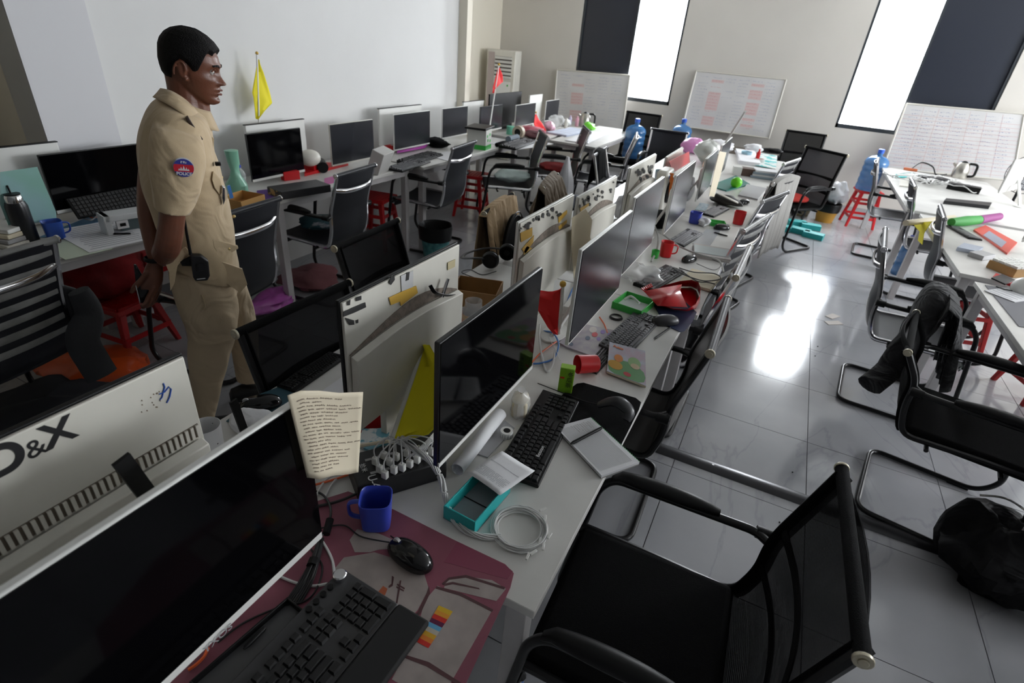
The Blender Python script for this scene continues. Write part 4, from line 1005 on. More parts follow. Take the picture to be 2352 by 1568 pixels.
for k_, (a, b, r_, m_) in enumerate(((1362, 757, 9, mat('print_white', (.6, .55, .52), .5)), (1366, 768, 7, _m['print_red']), (1350, 776, 6, mat('print_slate', (.1, .13, .2), .5)), (1385, 762, 6, mat('print_violet', (.25, .18, .45), .5)), (1400, 768, 5, _m['print_violet']), (1375, 778, 5, _m['print_violet']), (1312, 790, 5, mat('print_slate', (.1, .13, .2), .5)))):
    P = [at(a+r_*math.cos(q), b+r_*.8*math.sin(q), Z+.0085) for q in [2*PI*j/10 for j in range(10)]]; g = G(); g.prism([p-pc.location for p in P], (0, 0, .0004)); build(g, 'print', m_, pc)
def kbd(label, p0, p1, z=Z, km=KEY, bm=BPL, full=False, sc=1, off=0):
    """p0,p1: pixels of the middle of the short ends (left end, right end as the user sees it)"""
    a, b = at(*p0, z+.02), at(*p1, z+.02); c = (a+b)/2; return keyboard(label, (c.x, c.y, z), math.atan2(b.y-a.y, b.x-a.x), km, bm, full, scale=sc*(b-a).length/.44)
kbd('grey-black keyboard between the story book and the dark mouse', (1408, 800), (1492, 718), km=KEYG, full=True, bm=mat('grey_kb_case', (.06, .06, .065), .4))
kbd('black keyboard end poking out beneath the story book', (1350, 850), (1405, 790), z=Z+.0, sc=.8)
flat('mouse_pad', 'dark blue mouse pad beside the red bag', 'mouse pad', [(1500, 700), (1530, 655), (1600, 718), (1590, 740), (1572, 760), (1562, 763), (1530, 748)], Z, .003, mat('navy_pad', (.02, .035, .1), .6, var=.5))
a, b = at(1500, 735, .77), at(1556, 735, .77); c = (a+b)/2; mouse('dark grey mouse on the blue pad by the red bag', (c.x, c.y, Z+.003), math.atan2(b.y-a.y, b.x-a.x)+PI/2, _m['dark_grey_plastic'], s=1.15)
pen('silver and black pen on the desk next to the grey keyboard', (1540, 752), (1502, 778), Z, m=BPL)
c, a, w, d = quadframe([(1412, 700), (1483, 718), (1496, 690), (1433, 665)], .78); gt = carton('green_tray', 'bright green cardboard tray with white lining before the reddish monitor', 'tray', (c.x, c.y, Z), a, w, d*.95, .035, mat('green_card', (.04, .4, .06), .5), inner=PAPER)
g = G(); g.tube(smoothpath([(-w*.3, -.01, .03), (-.02, .01, .045), (.03, -.01, .036)], 5), .006, 6); build(g, 'strap', WCAB, gt)
# red gift bag lying open
rb = thing('red_bag', 'shiny red plastic bag lying open on the island desk', 'bag', at(1550, 680, Z)); RB = mat('red_film', (.7, .008, .015), .22, spec=.7)
def pz(px, py, z): return at(px, py, z)-rb.location
top_ = [pz(1478, 668, .775), pz(1570, 640, .80), pz(1612, 642, .84), pz(1610, 680, .85), pz(1588, 720, .81), pz(1510, 702, .79)]
low = [pz(1485, 674, .752), pz(1575, 655, .752), pz(1605, 660, .752), pz(1612, 700, .752), pz(1588, 722, .753), pz(1505, 704, .752)]
g = G(); g.loft([low, [p*.5+q*.5+Vector((0, 0, .008)) for p, q in zip(low, top_)], top_], cap=False); g.add([low[i] for i in range(6)], [(5, 4, 3, 2, 1, 0)])
build(g, 'bag_side', RB, rb, solid=.001, sub=1, ang=80)
g = G(); mid = sum(top_, Vector())/6; g.add([top_[0], top_[5], top_[4]*.7+mid*.3, mid+Vector((0, 0, .012)), top_[1]*.6+mid*.4], [(0, 1, 2, 3, 4)]); build(g, 'folded_flap', RB, rb, solid=.001)
for i in range(6):
    g = G(); g.tube([pz(1478+i*4, 668-i*1.5-2, .778), pz(1474+i*4, 662-i*2, .776)], .004, 6); build(g, 'crimp', RB, rb)
# loose coloured cables between the screens
cable('blue cable loop between the red pennant and the tumbler', [(1248, 760, .757), (1270, 765, .77), (1283, 790, .775), (1272, 822, .757), (1245, 833, .757), (1225, 835, .757)], .0035, BLC)
cable('white cable loop hanging beside the blue one', [(1240, 745, .80), (1238, 770, .79), (1244, 815, .757), (1255, 852, .755), (1268, 840, .757), (1275, 805, .765)], .004, WCAB)
cable('orange cable coiled beneath the black-framed monitor corner', [(1300, 770, .757), (1270, 790, .757), (1240, 812, .757), (1222, 832, .757)], .003, ORC)
cable('orange lead beside the coiled black cord', [(1377, 728, .757), (1388, 745, .757), (1395, 765, .757)], .003, ORC)
c = at(1415, 728, .756); g = G()
for k_ in range(3): g.tube([Vector(((.028-.002*k_)*math.cos(a), (.028-.002*k_)*math.sin(a), .003+.003*k_)) for a in [2*PI*j/24 for j in range(24)]], .0022, 6, closed=True)
tag(build(g, 'cable_coil', BCAB, loc=(c.x, c.y, Z)), 'small coil of black cord left of the grey keyboard', 'cable')
# yellow flag on a white stick, leaning on the second computer back
tp = at(1024, 650, 1.13); bt = at(900, 1008, .835)
def lerp(u): return tp*(1-u)+bt*u
yf = flag('yellow flag on a white stick leaning upside down between two screens', bt, tp,
     [(lerp(.42), at(978, 792, 1.03)), (lerp(.58), at(1012, 838, .99)), (lerp(.75), at(1012, 905, .93)), (lerp(.88), at(1008, 970, .88)), (lerp(.97), at(985, 992, .855)), (lerp(.995), at(935, 1005, .838))], YEL, pr=.0065)
t = thing('binder_clip', 'black lens strap and silver clip hooked on the second computer back', 'clip', at(1020, 668, 1.12)); 
g = G(); g.tube(smoothpath([onx(988, 655, -.765)-t.location, onx(1000, 672, -.755)-t.location, onx(1025, 678, -.755)-t.location, onx(1053, 677, -.765)-t.location], 6), .006, 6, flat=(.3, 1)); build(g, 'strap', BPL, t)
g = G(); g.tube([onx(1029, 640, -.755)-t.location, onx(1016, 682, -.755)-t.location], .005, 8); build(g, 'clip', CHR, t)
# clutter behind the yellow flag
c = at(880, 962, Z); t = thing('red_shoe_box', 'red and white box with glossy black things in it behind the yellow flag', 'box', (c.x, c.y, Z), .9)
g = G(); g.box((0, 0, .03), (.17, .09, .06)); build(g, 'carton_body', RED, t, bevel=.003); g = G(); g.box((0, -.03, .062), (.17, .03, .006)); build(g, 'white_rim', WPL, t, bevel=.002)
g = G(); g.ball((0.02, .01, .075), .035, 14, (1.5, 1, .7)); build(g, 'dark_contents', BGL, t)
flat('magazine', 'teal picture magazine leaning beyond the red box', 'magazine', [(850, 925), (960, 868), (968, 880), (862, 945)], .80, .006, mat('magazine_cover', (.3, .5, .52), .4, col2=(.55, .35, .2), vscale=25, thresh=(.55, .7)))
c = at(868, 1012, Z); boxb = flat('mask_packet', 'crinkled blue and white packet between the taped paper and the charging box', 'packet', [(824, 1030), (833, 992), (895, 990), (893, 1022), (850, 1042)], .79, .012, mat('packet_print', (.62, .66, .66), .3, col2=(.12, .35, .45), vscale=35, thresh=(.48, .56)))
cable('black wires in a heap behind the charging box', [(835, 935, .80), (828, 960, .78), (840, 985, .77), (870, 985, .78), (905, 970, .79)], .003, BCAB)
cable('wooden stick with yellow end poking from under the paper', [(822, 1024, .81), (860, 1018, .815), (893, 1013, .82)], .005, PAPERC)
# ---------------------------------------------------------------- left half of the island
kbd('black keyboard in front of the net-backed chair, left half of the island', (775, 805), (655, 885), z=Z, sc=1)
flat('mouse_pad', 'dark teal mouse pad at the left island edge', 'mouse pad', [(520, 968), (600, 905), (640, 890), (700, 912), (640, 960), (570, 985)], Z, .003, mat('teal_pad', (.03, .09, .12), .5))
mouse('glossy black mouse on the teal pad at the left island edge', at(600, 935, Z+.003), 2.4, BGL, s=1.1)
flat('paper_sheet', 'white sheet lying between the keyboard and the second computer back', 'paper', [(730, 905), (795, 860), (800, 905), (760, 930)], Z, .002, PAPER)
c = at(482, 1025, Z+.02); cup('white mug with black dots behind the big screen', (c.x, c.y, Z), .038, .09, mat('dotted_china', (.7, .7, .7), .3, col2=(.03, .03, .03), thresh=(.66, .68), vscale=60), handle=False)
c = at(556, 985, .79); g = G(); g.box((0, 0, .07), (.006, .022, .14), Matrix.Rotation(.12, 3, 'X')); tag(build(g, 'upright_strap', BPL, loc=(c.x, c.y, Z+.0)), 'stiff black strap standing up between mug and teal pad', 'strap')
c = onx(322, 1150, -.70); g = G(); g.box((0, 0, 0), (.006, .024, .09), Matrix.Rotation(.2, 3, 'X')); g.box((0, 0, -.12), (.006, .02, .17)); tag(build(g, 'black_bracket', BPL, loc=(-.69, onx(312, 1100, -.69).y, onx(312, 1100, -.69).z)), 'upright black bracket between the two nearest screens', 'bracket')
cable('blue network cable arching behind the biggest screen', [(340, 1130, .93), (385, 1085, .95), (430, 1062, .93), (475, 1048, .88), (520, 1040, .80)], .004, BLC)
blob('white_wrap', 'crumpled white plastic wrap by the teal pad', 'bag', at(585, 985, Z), (.07, .05, .022), PAPER, seed=4)
c = at(1095, 690, Z); t = carton('brown_carton', 'open brown carton left of the third computer back', 'box', (c.x, c.y, Z), .3, .2, .16, .075, CARD)
c = at(1085, 755, Z); t = thing('clear_jar', 'clear plastic jar with red label behind the second computer back', 'jar', (c.x, c.y, Z)); g = G(); g.lathe([(0, 0), (.043, 0), (.045, .01), (.045, .085), (.036, .1), (.034, .105), (.034, .125), (.031, .125), (.031, .1), (.04, .085), (.04, .012), (0, .01)], 24); build(g, 'body', GLASS, t)
g = G(); g.lathe([(.0455, .02), (.0455, .075), (.046, .075), (.046, .02)], 24); build(g, 'label_band', mat('jar_label', (.6, .1, .12), .4, col2=(.65, .5, .3), vscale=30), t)
for i in range(5): 
    a, b = at(1095+i*9, 718-i*10, .80), at(1128+i*9, 700-i*10, .84); pen(('thin wooden stick leaning in the box', 'second stick in the box', 'third stick in the box', 'black folder edge in the box', 'fifth stick in the box')[i]+' beside the clear jar', (1098+i*10, 735-i*8), (1140+i*8, 705-i*8), .79, m=(PAPERC, BPL, PAPERC, BPL, YPL)[i], name='stick')
# headphones
c = at(1130, 610, Z); t = thing('headphones', 'large black over-ear headphones lying at the left island edge', 'headphones', (c.x, c.y, Z), .3)
for s in (-1, 1):
    g = G(); q = Vector((.03+.03*s, .075*s+.02, .05)); g.tube([q+Vector((0, -.02, 0)), q+Vector((0, .0, 0)), q+Vector((0, .02, 0))], [.036, .045, .036], 20); ec = build(g, 'ear_cup', BPL, t, bevel=.003)
    g = G(); g.tube([q+Vector((0, .024*-s, 0))+Vector((.028*math.cos(a), 0, .028*math.sin(a))) for a in [2*PI*j/18 for j in range(18)]], .012, 8, closed=True); build(g, 'ear_cushion', FAB, t)
g = G(); g.tube(smoothpath([(.0, -.06, .06), (-.08, -.07, .055), (-.15, -.02, .03), (-.14, .06, .03), (-.05, .11, .05), (.05, .1, .06)], 6), .008, 8, flat=(1.6, .5)); build(g, 'headband', BPL, t)
g = G(); g.tube(smoothpath([(.04, -.09, .01), (-.02, -.14, .003), (-.09, -.1, .003), (-.12, -.15, .003), (-.02, -.2, .003)], 6), .002, 6); build(g, 'cord', BCAB, t)
flat('blue_binder', 'pale blue binder edge behind the third computer back', 'binder', [(1150, 700), (1185, 660), (1185, 690), (1160, 720)], .79, .01, mat('pale_blue_card', (.2, .35, .55), .5))
# red pennant between screens three and two
tp = at(1293, 652, 1.07); bt = at(1284, 765, .84)
flag('red pennant hanging on a white stick by the reddish monitor', bt, tp, [(tp*.95+bt*.05, at(1262, 688, 1.02)), (tp*.8+bt*.2, at(1180, 660, 1.04)), (tp*.6+bt*.4, at(1195, 700, .98)), (tp*.35+bt*.65, at(1235, 715, .93)), (tp*.1+bt*.9, at(1262, 755, .87)), (bt, at(1275, 768, .845))], REDC, pr=.0065)
def vsheet(name, label, cat, x, pts, m, th=.002):
    t = thing(name, label, cat, onx(*pts[0], x)); g = G(); g.prism([onx(a, b, x)-t.location for a, b in pts], (th, 0, 0)); build(g, 'sheet', m, t); return t
# ---------------------------------------------------------------- middle and far island clutter
def px(a, b, z=Z): return at(a, b, z)
kbd('grey-keyed black keyboard behind the red bag', (1478, 655), (1552, 612), km=mat('mid_grey_key', (.16, .16, .17), .4), bm=BPL, sc=1.0)
cup('red plastic mug behind the grey-keyed keyboard', px(1527, 588), .036, .085, RED, rz=.3, sq=.2)
cup('small green cup left of the red mug', px(1503, 592), .022, .045, GRN, handle=False, name='cup', cat='cup')
mouse('black mouse beside the grey-keyed keyboard', px(1582, 600), -.4, BGL, s=1.1, cord=[px(1600, 605, .76), px(1640, 620, .757), px(1655, 605, .757), px(1620, 590, .757)])
t = paperstack('stack of magazines with a blue-grey cover near the two red cups', [(1590, 592), (1680, 605), (1668, 580), (1592, 566)], Z, .024, mat('magazine_pages', (.45, .42, .4), .5), name='magazines')
g = G(); g.box((0, 0, .0255), (.2, .14, .002)); build(g, 'cover', mat('greyblue_cover', (.4, .47, .48), .3), t)
paperstack('cream paper pile with black cables over it, at the desk edge beyond the red bag', [(1560, 652), (1638, 672), (1650, 640), (1590, 622)], Z, .016, PAPERC, lines=0)
cable('black cable tangle over the cream paper pile', [(1560, 615, .77), (1595, 625, .775), (1640, 628, .775), (1655, 640, .78), (1620, 645, .775), (1585, 636, .775), (1560, 625, .77), (1545, 615, .77)], .003, BCAB)
cable('second black cable loop over the cream papers', [(1565, 622, .775), (1600, 645, .775), (1625, 648, .775), (1642, 652, .775)], .003, BCAB)
blob('clear_bag', 'crumpled clear plastic bag under the second white-framed monitor', 'bag', px(1462, 640), (.09, .1, .035), CLEARBAG, seed=2, amp=.5)
cable('thick grey cable running from the monitor foot over the magazines', [(1500, 525, .78), (1525, 540, .785), (1560, 565, .79), (1600, 582, .785), (1650, 598, .785), (1662, 625, .78)], .005, mat('grey_cable', (.4, .4, .38), .5))
cable('grey cable standing up beside the second monitor', [(1504, 520, .84), (1512, 545, .82), (1508, 575, .78), (1496, 600, .757)], .006, _m['grey_cable'])
kbd('black keyboard with pale keys left of the folded grey sheet', (1553, 556), (1598, 527), km=mat('pale_key', (.38, .38, .4), .4), sc=1.0)
flat('grey_sheet', 'folded translucent grey sheet beside the pale-key keyboard', 'sheet', [(1590, 560), (1622, 527), (1655, 530), (1630, 565)], Z, .003, mat('grey_film', (.35, .37, .4), .3))
t = cup('blue plastic cup under the white-framed monitor edge', px(1594, 512), .04, .075, BLU, handle=False, sq=.3, name='cup', cat='cup')
carton('green_box', 'small open green carton between blue and red cups', 'box', px(1647, 518), .25, .1, .075, .03, _m['green_card'], inner=PAPER)
mouse('black mouse beside the small green carton', px(1657, 527), -.9, BGL, s=1.1)
pen('black pen beside the island mouse farther back', (1640, 534), (1672, 542), Z, BPL)
cup('lone red cup at the desk edge, third island desk', px(1694, 514), .04, .088, RED, handle=False, name='cup', cat='cup', sq=.15)
blob('tissue', 'crumpled tissue beside the blue cup', 'tissue', px(1615, 518), (.04, .05, .028), PAPER, seed=6, amp=.5)
kbd('pale-key keyboard in front of the open bag', (1625, 490), (1662, 472), km=mat('pale_key'), sc=1.0)
flat('blue_card', 'pale blue printed card by the pale-key keyboard', 'card', [(1596, 482), (1608, 466), (1628, 470), (1620, 486)], Z, .004, mat('card_print', (.45, .55, .6), .4, col2=(.15, .3, .4), vscale=40, thresh=(.5, .6)))
t = blob('open_bag', 'open striped cloth bag lying on the island beyond the blue cup', 'bag', px(1665, 470), (.13, .08, .035), mat('dark_bag_cloth', (.03, .028, .026), .7), seed=8, amp=.25, rz=-.4)
g = G(); g.tube(smoothpath([(-.11, .02, .07), (-.05, -.06, .085), (.05, -.08, .075), (.12, -.04, .05)], 5), .012, 6, flat=(1.5, .5)); build(g, 'pale_rim', YPL, t)
mouse('black mouse beside the open cloth bag', px(1708, 468), -.5, BGL, s=1.1)
t = thing('helmet_cup', 'bright lime green round cup beyond the open bag', 'cup', px(1688, 432)); g = G(); g.ball((0, 0, .05), .05, 20, (1, 1, .95)); build(g, 'body', mat('lime_plastic', (.18, .75, .02), .35), t)
flat('teal_tray', 'dark teal tray under the lime green cup', 'tray', [(1630, 428), (1668, 440), (1722, 425), (1690, 405)], Z, .01, mat('deep_teal', (.02, .18, .15), .4))
flat('black_folder', 'dark folder next to the lime green cup', 'folder', [(1695, 450), (1740, 460), (1760, 435), (1715, 425)], Z, .012, GPL)
t = thing('book_pile', 'pile of pale blue bound papers at the far island edge', 'books', px(1752, 408))
for i in range(4): g = G(); g.box((.006*(i % 2), .004*i, .010+.019*i), (.24-.01*i, .17, .017), Matrix.Rotation(.1+.05*i, 3, 'Z')); build(g, 'book', (mat('steel_blue_cover', (.35, .42, .5), .5), PAPER)[i % 2], t, bevel=.002)
flat('printed_sheet', 'white sheet printed with turquoise blocks at the far end of the island', 'paper', [(1735, 380), (1782, 388), (1785, 358), (1738, 350)], .76, .003, mat('teal_print', (.7, .72, .7), .5, col2=(.05, .45, .45), vscale=7, thresh=(.5, .52)))
bottle('red bottle lying among papers at the far island end', px(1737, 372), .022, .14, RED, cap=RED)
cup('white bowl beside the red bottle', px(1742, 374), .06, .045, WPL, handle=False, name='bowl', cat='bowl')
carton('brown_box', 'low brown box left of the blue book pile', 'box', px(1712, 402), .2, .16, .12, .07, mat('dark_brown_box', (.1, .06, .045), .6), open_=False)
carton('white_box', 'white box edge beside the last island monitor', 'box', px(1690, 400), .2, .08, .12, .08, WPL, open_=False)
paperstack('white papers in a loose heap beyond the low brown box', [(1685, 375), (1735, 382), (1740, 355), (1700, 350)], Z, .04, PAPER)
blob('white_bag', 'white plastic bag on the far island desk corner', 'bag', px(1728, 350), (.1, .08, .05), PAPER, seed=12, amp=.5)
cup('pale blue lidded tub beside the white papers', px(1712, 362), .06, .07, mat('pale_blue_tub', (.3, .5, .6), .4), handle=False, name='tub', cat='tub')
t = blob('black_tape_heap', 'dark heap of cables on the far island end', 'cables', px(1770, 352), (.12, .07, .03), BPL, seed=13, amp=.6)
blob('pink_bag', 'bright pink plastic bag standing on the far left half of the island', 'bag', px(1590, 352), (.13, .1, .085), mat('pink_film', (.75, .3, .62), .35), seed=14, amp=.3)
blob('grey_plastic_bag', 'large translucent plastic bag sagging next to the pink bag', 'bag', px(1622, 375), (.13, .16, .11), mat('milky_film', (.52, .53, .5), .3), seed=15, amp=.35)
blob('white_cloth', 'white cloth heap behind the far monitors', 'cloth', px(1655, 347), (.14, .1, .06), PAPER, seed=16, amp=.4)
carton('orange_tin', 'small orange tin next to the slim monitor', 'tin', px(1622, 385), .3, .07, .07, .05, mat('orange_paint', (.6, .2, .03), .4), open_=False)
flag('long white stick standing askew before the middle whiteboard', onx(1652, 350, -.55), onx(1712, 256, -.38), [(onx(1652, 349, -.55), onx(1653, 350, -.55)), (onx(1652, 350, -.55), onx(1653, 351, -.55))], WPL, name='stick', pr=.009, finial=False)
# sloping red sheet, tubs, speakers on the left half of the island
t = thing('red_sheet', 'red plastic sheet hooked over the back of a far island screen', 'sheet', onx(1558, 375, -.74)); g = G(); g.prism([onx(a, b, -.74)-t.location for a, b in ((1536, 370), (1582, 348), (1584, 372), (1545, 397))], (.003, 0, 0)); build(g, 'sheet', mat('red_sheet_film', (.7, .02, .03), .3), t)
t = thing('grey_cover_sheet', 'grey cloth hood bulging over a screen beside the orange ribbon', 'cloth', onx(1568, 430, -.62)); g = G()
g.grid(lambda u, v: onx(1546+50*u, 408+78*v-8*math.sin(PI*u), -.64+.05*math.sin(PI*u)*math.sin(PI*v)+.008*math.sin(9*u))-t.location, 14, 10); build(g, 'cloth', mat('grey_cloth', (.2, .2, .21), .8), t, solid=.002)
t = thing('orange_ribbon', 'orange ribbon hanging beside the grey cloth hood', 'ribbon', onx(1542, 420, -.6)); g = G()
for k_ in range(2): g.tube(smoothpath([onx(1541+4*k_, 398, -.6)-t.location, onx(1544-3*k_, 412, -.6)-t.location, onx(1540+2*k_, 430, -.6)-t.location, onx(1538+k_, 462, -.6)-t.location], 5), .008, 6, flat=(1, .3))
build(g, 'ribbon', mat('orange_cloth', (.85, .22, .03), .6), t)
t = thing('round_speaker', 'white desktop fan housing with black round opening behind the second monitor', 'fan', onx(1520, 440, -.72)+Vector((0, 0, -.16))); t.location.z = .75
g = G(); g.box((0, 0, .16), (.08, .2, .32)); build(g, 'case', YPL, t, bevel=.02); g = G(); g.tube([(.035, 0, .17), (.05, 0, .17)], .075, 24); build(g, 'opening', BPL, t); g = G(); g.box((.042, -.02, .28), (.004, .1, .022)); build(g, 'blue_label', BLC, t)
t = blob('black_cushion', 'black ring cushion lying between the second monitor and the fan housing', 'cushion', px(1515, 520), (.09, .14, .05), FAB, seed=17, amp=.15)
blob('white_bag', 'white knotted bag behind the third computer back', 'bag', px(1432, 500), (.08, .09, .07), PAPER, seed=18, amp=.5)
vsheet('torn_paper', 'large torn tan paper hanging between two computer backs', 'paper', -.745, [(1313, 500), (1345, 480), (1360, 505), (1355, 545), (1362, 560), (1330, 600), (1338, 640), (1318, 640), (1312, 560)], mat('tan_paper', (.5, .43, .3), .7), .001)
vsheet('tall_note', 'tall pale card standing between the two farthest island monitors', 'card', -.42, [(1652, 347), (1668, 350), (1655, 400), (1640, 452), (1628, 450), (1640, 395)], PAPERC)
cup('white tub with teal lid behind the far left computer backs', onx(1518, 400, -.9)*1-Vector((0, 0, .08)), .05, .11, mat('tub_print', (.5, .55, .62), .4, col2=(.1, .45, .45), vscale=14, thresh=(.5, .52)), handle=False, name='tub', cat='tub')
cable('blue lead and papers by the foot of the reddish monitor', [(1300, 700, .78), (1320, 655, .77), (1345, 640, .77), (1330, 690, .757)], .004, BLC)
carton('white_socket_box', 'white power strip box behind the reddish monitor', 'power strip', px(1312, 712), .1, .05, .12, .04, WPL, open_=False)
# ---------------------------------------------------------------- jackets over chairs
def drape(name, label, cat, x, y, rz, w, top, front, rear, m, fold=.02, flare=.1, xt=-.31, lean=.1, seed=0, cut=None, wavy=0):
    t = thing(name, label, cat, (x, y, 0), rz); g = G(); L = front+rear
    def fn(u, v):
        yy = (u-.5)*w; d = v*L-rear   # d<0: rear side, >0: front side
        e = min(1, abs(d)/.5); zz = top+.022-abs(d) if abs(d) > .03 else top+.022-abs(d)*.6
        s = 1 if d > 0 else -1
        xx = xt+s*(.022+.03*e)+(top-zz)*lean*(1 if s > 0 else .35)
        f = fold*math.sin(u*19+seed)*min(1, abs(d)*5)+fold*.6*math.sin(u*37+v*5+seed)*min(1, abs(d)*4)
        xx += s*abs(f); yy *= 1+flare*e+.05*math.sin(v*9+seed); zz += wavy*math.sin(u*8+seed)*e-.03*abs(2*u-1)**3
        return Vector((xx, yy, max(zz, .03)))
    g.grid(fn, 34, 26); build(g, 'cloth', m, t, solid=.004, ang=80); return t
TAN = rumple(mat('tan_cloth', (.42, .29, .16), .85, bump=.3, bscale=80), 7, .04); BRN = rumple(mat('brown_cloth', (.13, .095, .06), .85, bump=.3, bscale=80), 7, .04)
jt = drape('jacket', 'tan jacket with dark lining hung over a chair on the left side of the island', 'jacket', -1.12, 2.85, .15, .5, .93, .36, .75, TAN, fold=.02, flare=.12, seed=1)
g = G(); P = [(-.225+.0*a, .15*math.cos(a), .70+.17*math.sin(a)) for a in [PI*j/20 for j in range(21)]]; g.prism([Vector(p) for p in P+[(-.2, -.15, .5), (-.2, .15, .5)]], (.02, 0, 0)); build(g, 'lining', FAB, jt)
for r_ in (.165, .185): g = G(); g.tube([Vector((-.2, r_*math.cos(a), .69+(r_+.01)*math.sin(a))) for a in [PI*j/20 for j in range(21)]], .004, 6); build(g, 'collar_stripe', BPL, jt)
drape('jacket', 'brown jacket draped over the chair beyond the tan one', 'jacket', -1.15, 3.7, .2, .56, .92, .5, .5, BRN, fold=.045, flare=.3, seed=3)
drape('chair_cover', 'long pale grey cloth cover over an island chair', 'cover', -.26, 5.05, PI-.32, .5, .97, .25, .62, mat('pale_grey_cloth', (.36, .35, .33), .85, bump=.4, bscale=90), fold=.008, flare=-.15, xt=-.31, lean=.05)
drape('headrest_cover', 'white-edged black cover on a chair behind the yellowed computer backs', 'cover', -1.2, 4.9, .1, .3, .95, .25, .3, FAB, fold=.004, seed=5)
HOO = rumple(mat('charcoal_fleece', (.016, .016, .018), .95, bump=.4, bscale=150, sheen=.1), 9, .05, .9)
hd = drape('hoodie', 'charcoal hoodie draped over the armrest side of a right-aisle chair', 'hoodie', 1.2, 3.08, -.1, .42, .86, .42, .42, HOO, fold=.035, flare=-.1, seed=7, wavy=.02)
g = G(); g.tube(smoothpath([(-.38, -.12, .78), (-.42, -.2, .62), (-.44, -.22, .5), (-.5, -.34, .44)], 5), [.06]*5+[.065]*5+[.06]*6, 12, flat=(1, .7)); build(g, 'sleeve', HOO, hd)
g = G(); g.loft([[Vector((-.33+.06*math.cos(a)*s-.04, .14*math.sin(a)*s, z)) for a in [2*PI*j/18 for j in range(18)]] for (s, z) in ((.8, .62), (1.15, .7), (1.2, .8), (1.0, .87), (.5, .9))]); build(g, 'hood', HOO, hd, sub=1)
for s in (-1, 1): g = G(); g.tube(smoothpath([(-.42, .03*s, .75), (-.44, .03*s+.01, .66), (-.43, .05*s, .58)], 5), .003, 6); build(g, 'drawstring', mat('grey_string', (.3, .3, .3), .7), hd)
t = thing('dark_jacket', 'dark grey jacket sleeve hanging off the striped chair at the left edge', 'jacket', (-2.62, 1.13, 0)); 
g = G(); P = [onx(180, 668, -2.45), onx(205, 720, -2.45), onx(190, 780, -2.42), onx(215, 830, -2.4), onx(235, 862, -2.38)]; g.tube(smoothpath([p-t.location for p in P], 5), [.04+.025*min(1, i/8) for i in range(21)], 12, flat=(1, .6)); build(g, 'sleeve', mat('dark_grey_cloth', (.03, .031, .034), .9, bump=.3, bscale=80), t)
g = G(); P = [onx(140, 655, -2.5), onx(175, 665, -2.48), onx(208, 690, -2.46), onx(195, 735, -2.46), onx(165, 740, -2.5)]; g.prism([p-t.location for p in P], (-.03, .01, 0)); build(g, 'collar', _m['dark_grey_cloth'], t, bevel=.01)
# ---------------------------------------------------------------- left wall desks
t = thing('thermos', 'black thermos flask with steel collar and straw on the left wall desk', 'flask', at(68, 555, Z)); g = G(); g.lathe([(0, 0), (.04, 0), (.042, .005), (.042, .17), (.036, .19), (0, .19)], 28); build(g, 'body', mat('black_enamel', (.01, .011, .014), .3), t)
g = G(); g.lathe([(0, .188), (.034, .188), (.034, .215), (.03, .222), (0, .222)], 24); build(g, 'steel_collar', CHR, t); g = G(); g.lathe([(0, .221), (.03, .221), (.03, .228), (0, .229)], 24); build(g, 'lid', BPL, t)
g = G(); g.cyl((-.006, 0, .225), (-.014, 0, .262), .004, 8); build(g, 'straw', BPL, t)
cup('translucent blue mug beside the black thermos', at(130, 547, Z), .04, .085, mat('translucent_blue', (.03, .1, .5), .25, alpha=.9), rz=1.3, sq=.3)
vsheet('green_folder', 'pale green document sleeve leaning behind the black thermos', 'folder', -3.1, [(0, 395), (85, 383), (128, 485), (130, 505), (20, 520), (0, 470)], mat('mint_film', (.28, .55, .46), .35, alpha=.9, col2=(.35, .58, .6), vscale=4))
t = thing('phone_stand_box', 'white gadget box with a black connector picture, left wall desk', 'box', at(290, 530, Z), .1); t.rotation_euler = (0, 0, 1.35)
g = G(); g.box((-.08, 0, .05), (.03, .1, .1)); g.box((0, 0, .085), (.18, .1, .03)); build(g, 'carton_body', mat('white_gloss_card', (.6, .62, .63), .3), t, bevel=.003); g = G(); g.box((-.02, -.04, .05), (.05, .02, .04)); build(g, 'label', PAPER, t); g = G(); g.box((-.02, -.0515, .05), (.025, .003, .015)); build(g, 'picture', BPL, t); g = G(); g.box((0.03, .02, .035), (.1, .06, .07)); build(g, 'tinted_insert', mat('tinted_plastic', (.1, .14, .15), .3), t)
t = thing('leaning_keyboard', 'black keyboard propped against the big black left screen', 'keyboard', at(255, 475, .86)); 
t.location = onx(250, 464, -3.16); t.rotation_euler = (.95, 0, PI/2)
g = G(); g.box((0, 0, 0), (.36, .11, .014)); build(g, 'case', BPL, t, bevel=.003); g = G()
for r in range(5):
    for k_ in range(17): g.frus((-.17+.0202*k_+.008, -.04+.02*r, .007), (.0185, .0185), (.015, .015), .004)
build(g, 'keys', _m['near_black_key'], t, kind='stuff')
paperstack('spread of printed papers at the front of the left wall desk', [(120, 600), (330, 548), (300, 505), (190, 520)], Z, .006, PAPER, lines=14)
paperstack('sheets with green margin under the spread of papers', [(118, 603), (240, 575), (210, 540), (115, 560)], Z, .003, mat('green_margin_paper', (.55, .62, .5), .7))
pen('black pen lying on the papers in front of the white gadget box', (246, 537), (302, 536), Z+.007, BPL)
flat('blue_sheet', 'blue plastic sheet under the papers on the left wall desk', 'sheet', [(90, 545), (160, 548), (335, 515), (335, 455), (250, 480), (150, 520)], Z, .002, mat('sky_film', (.08, .25, .42), .4))
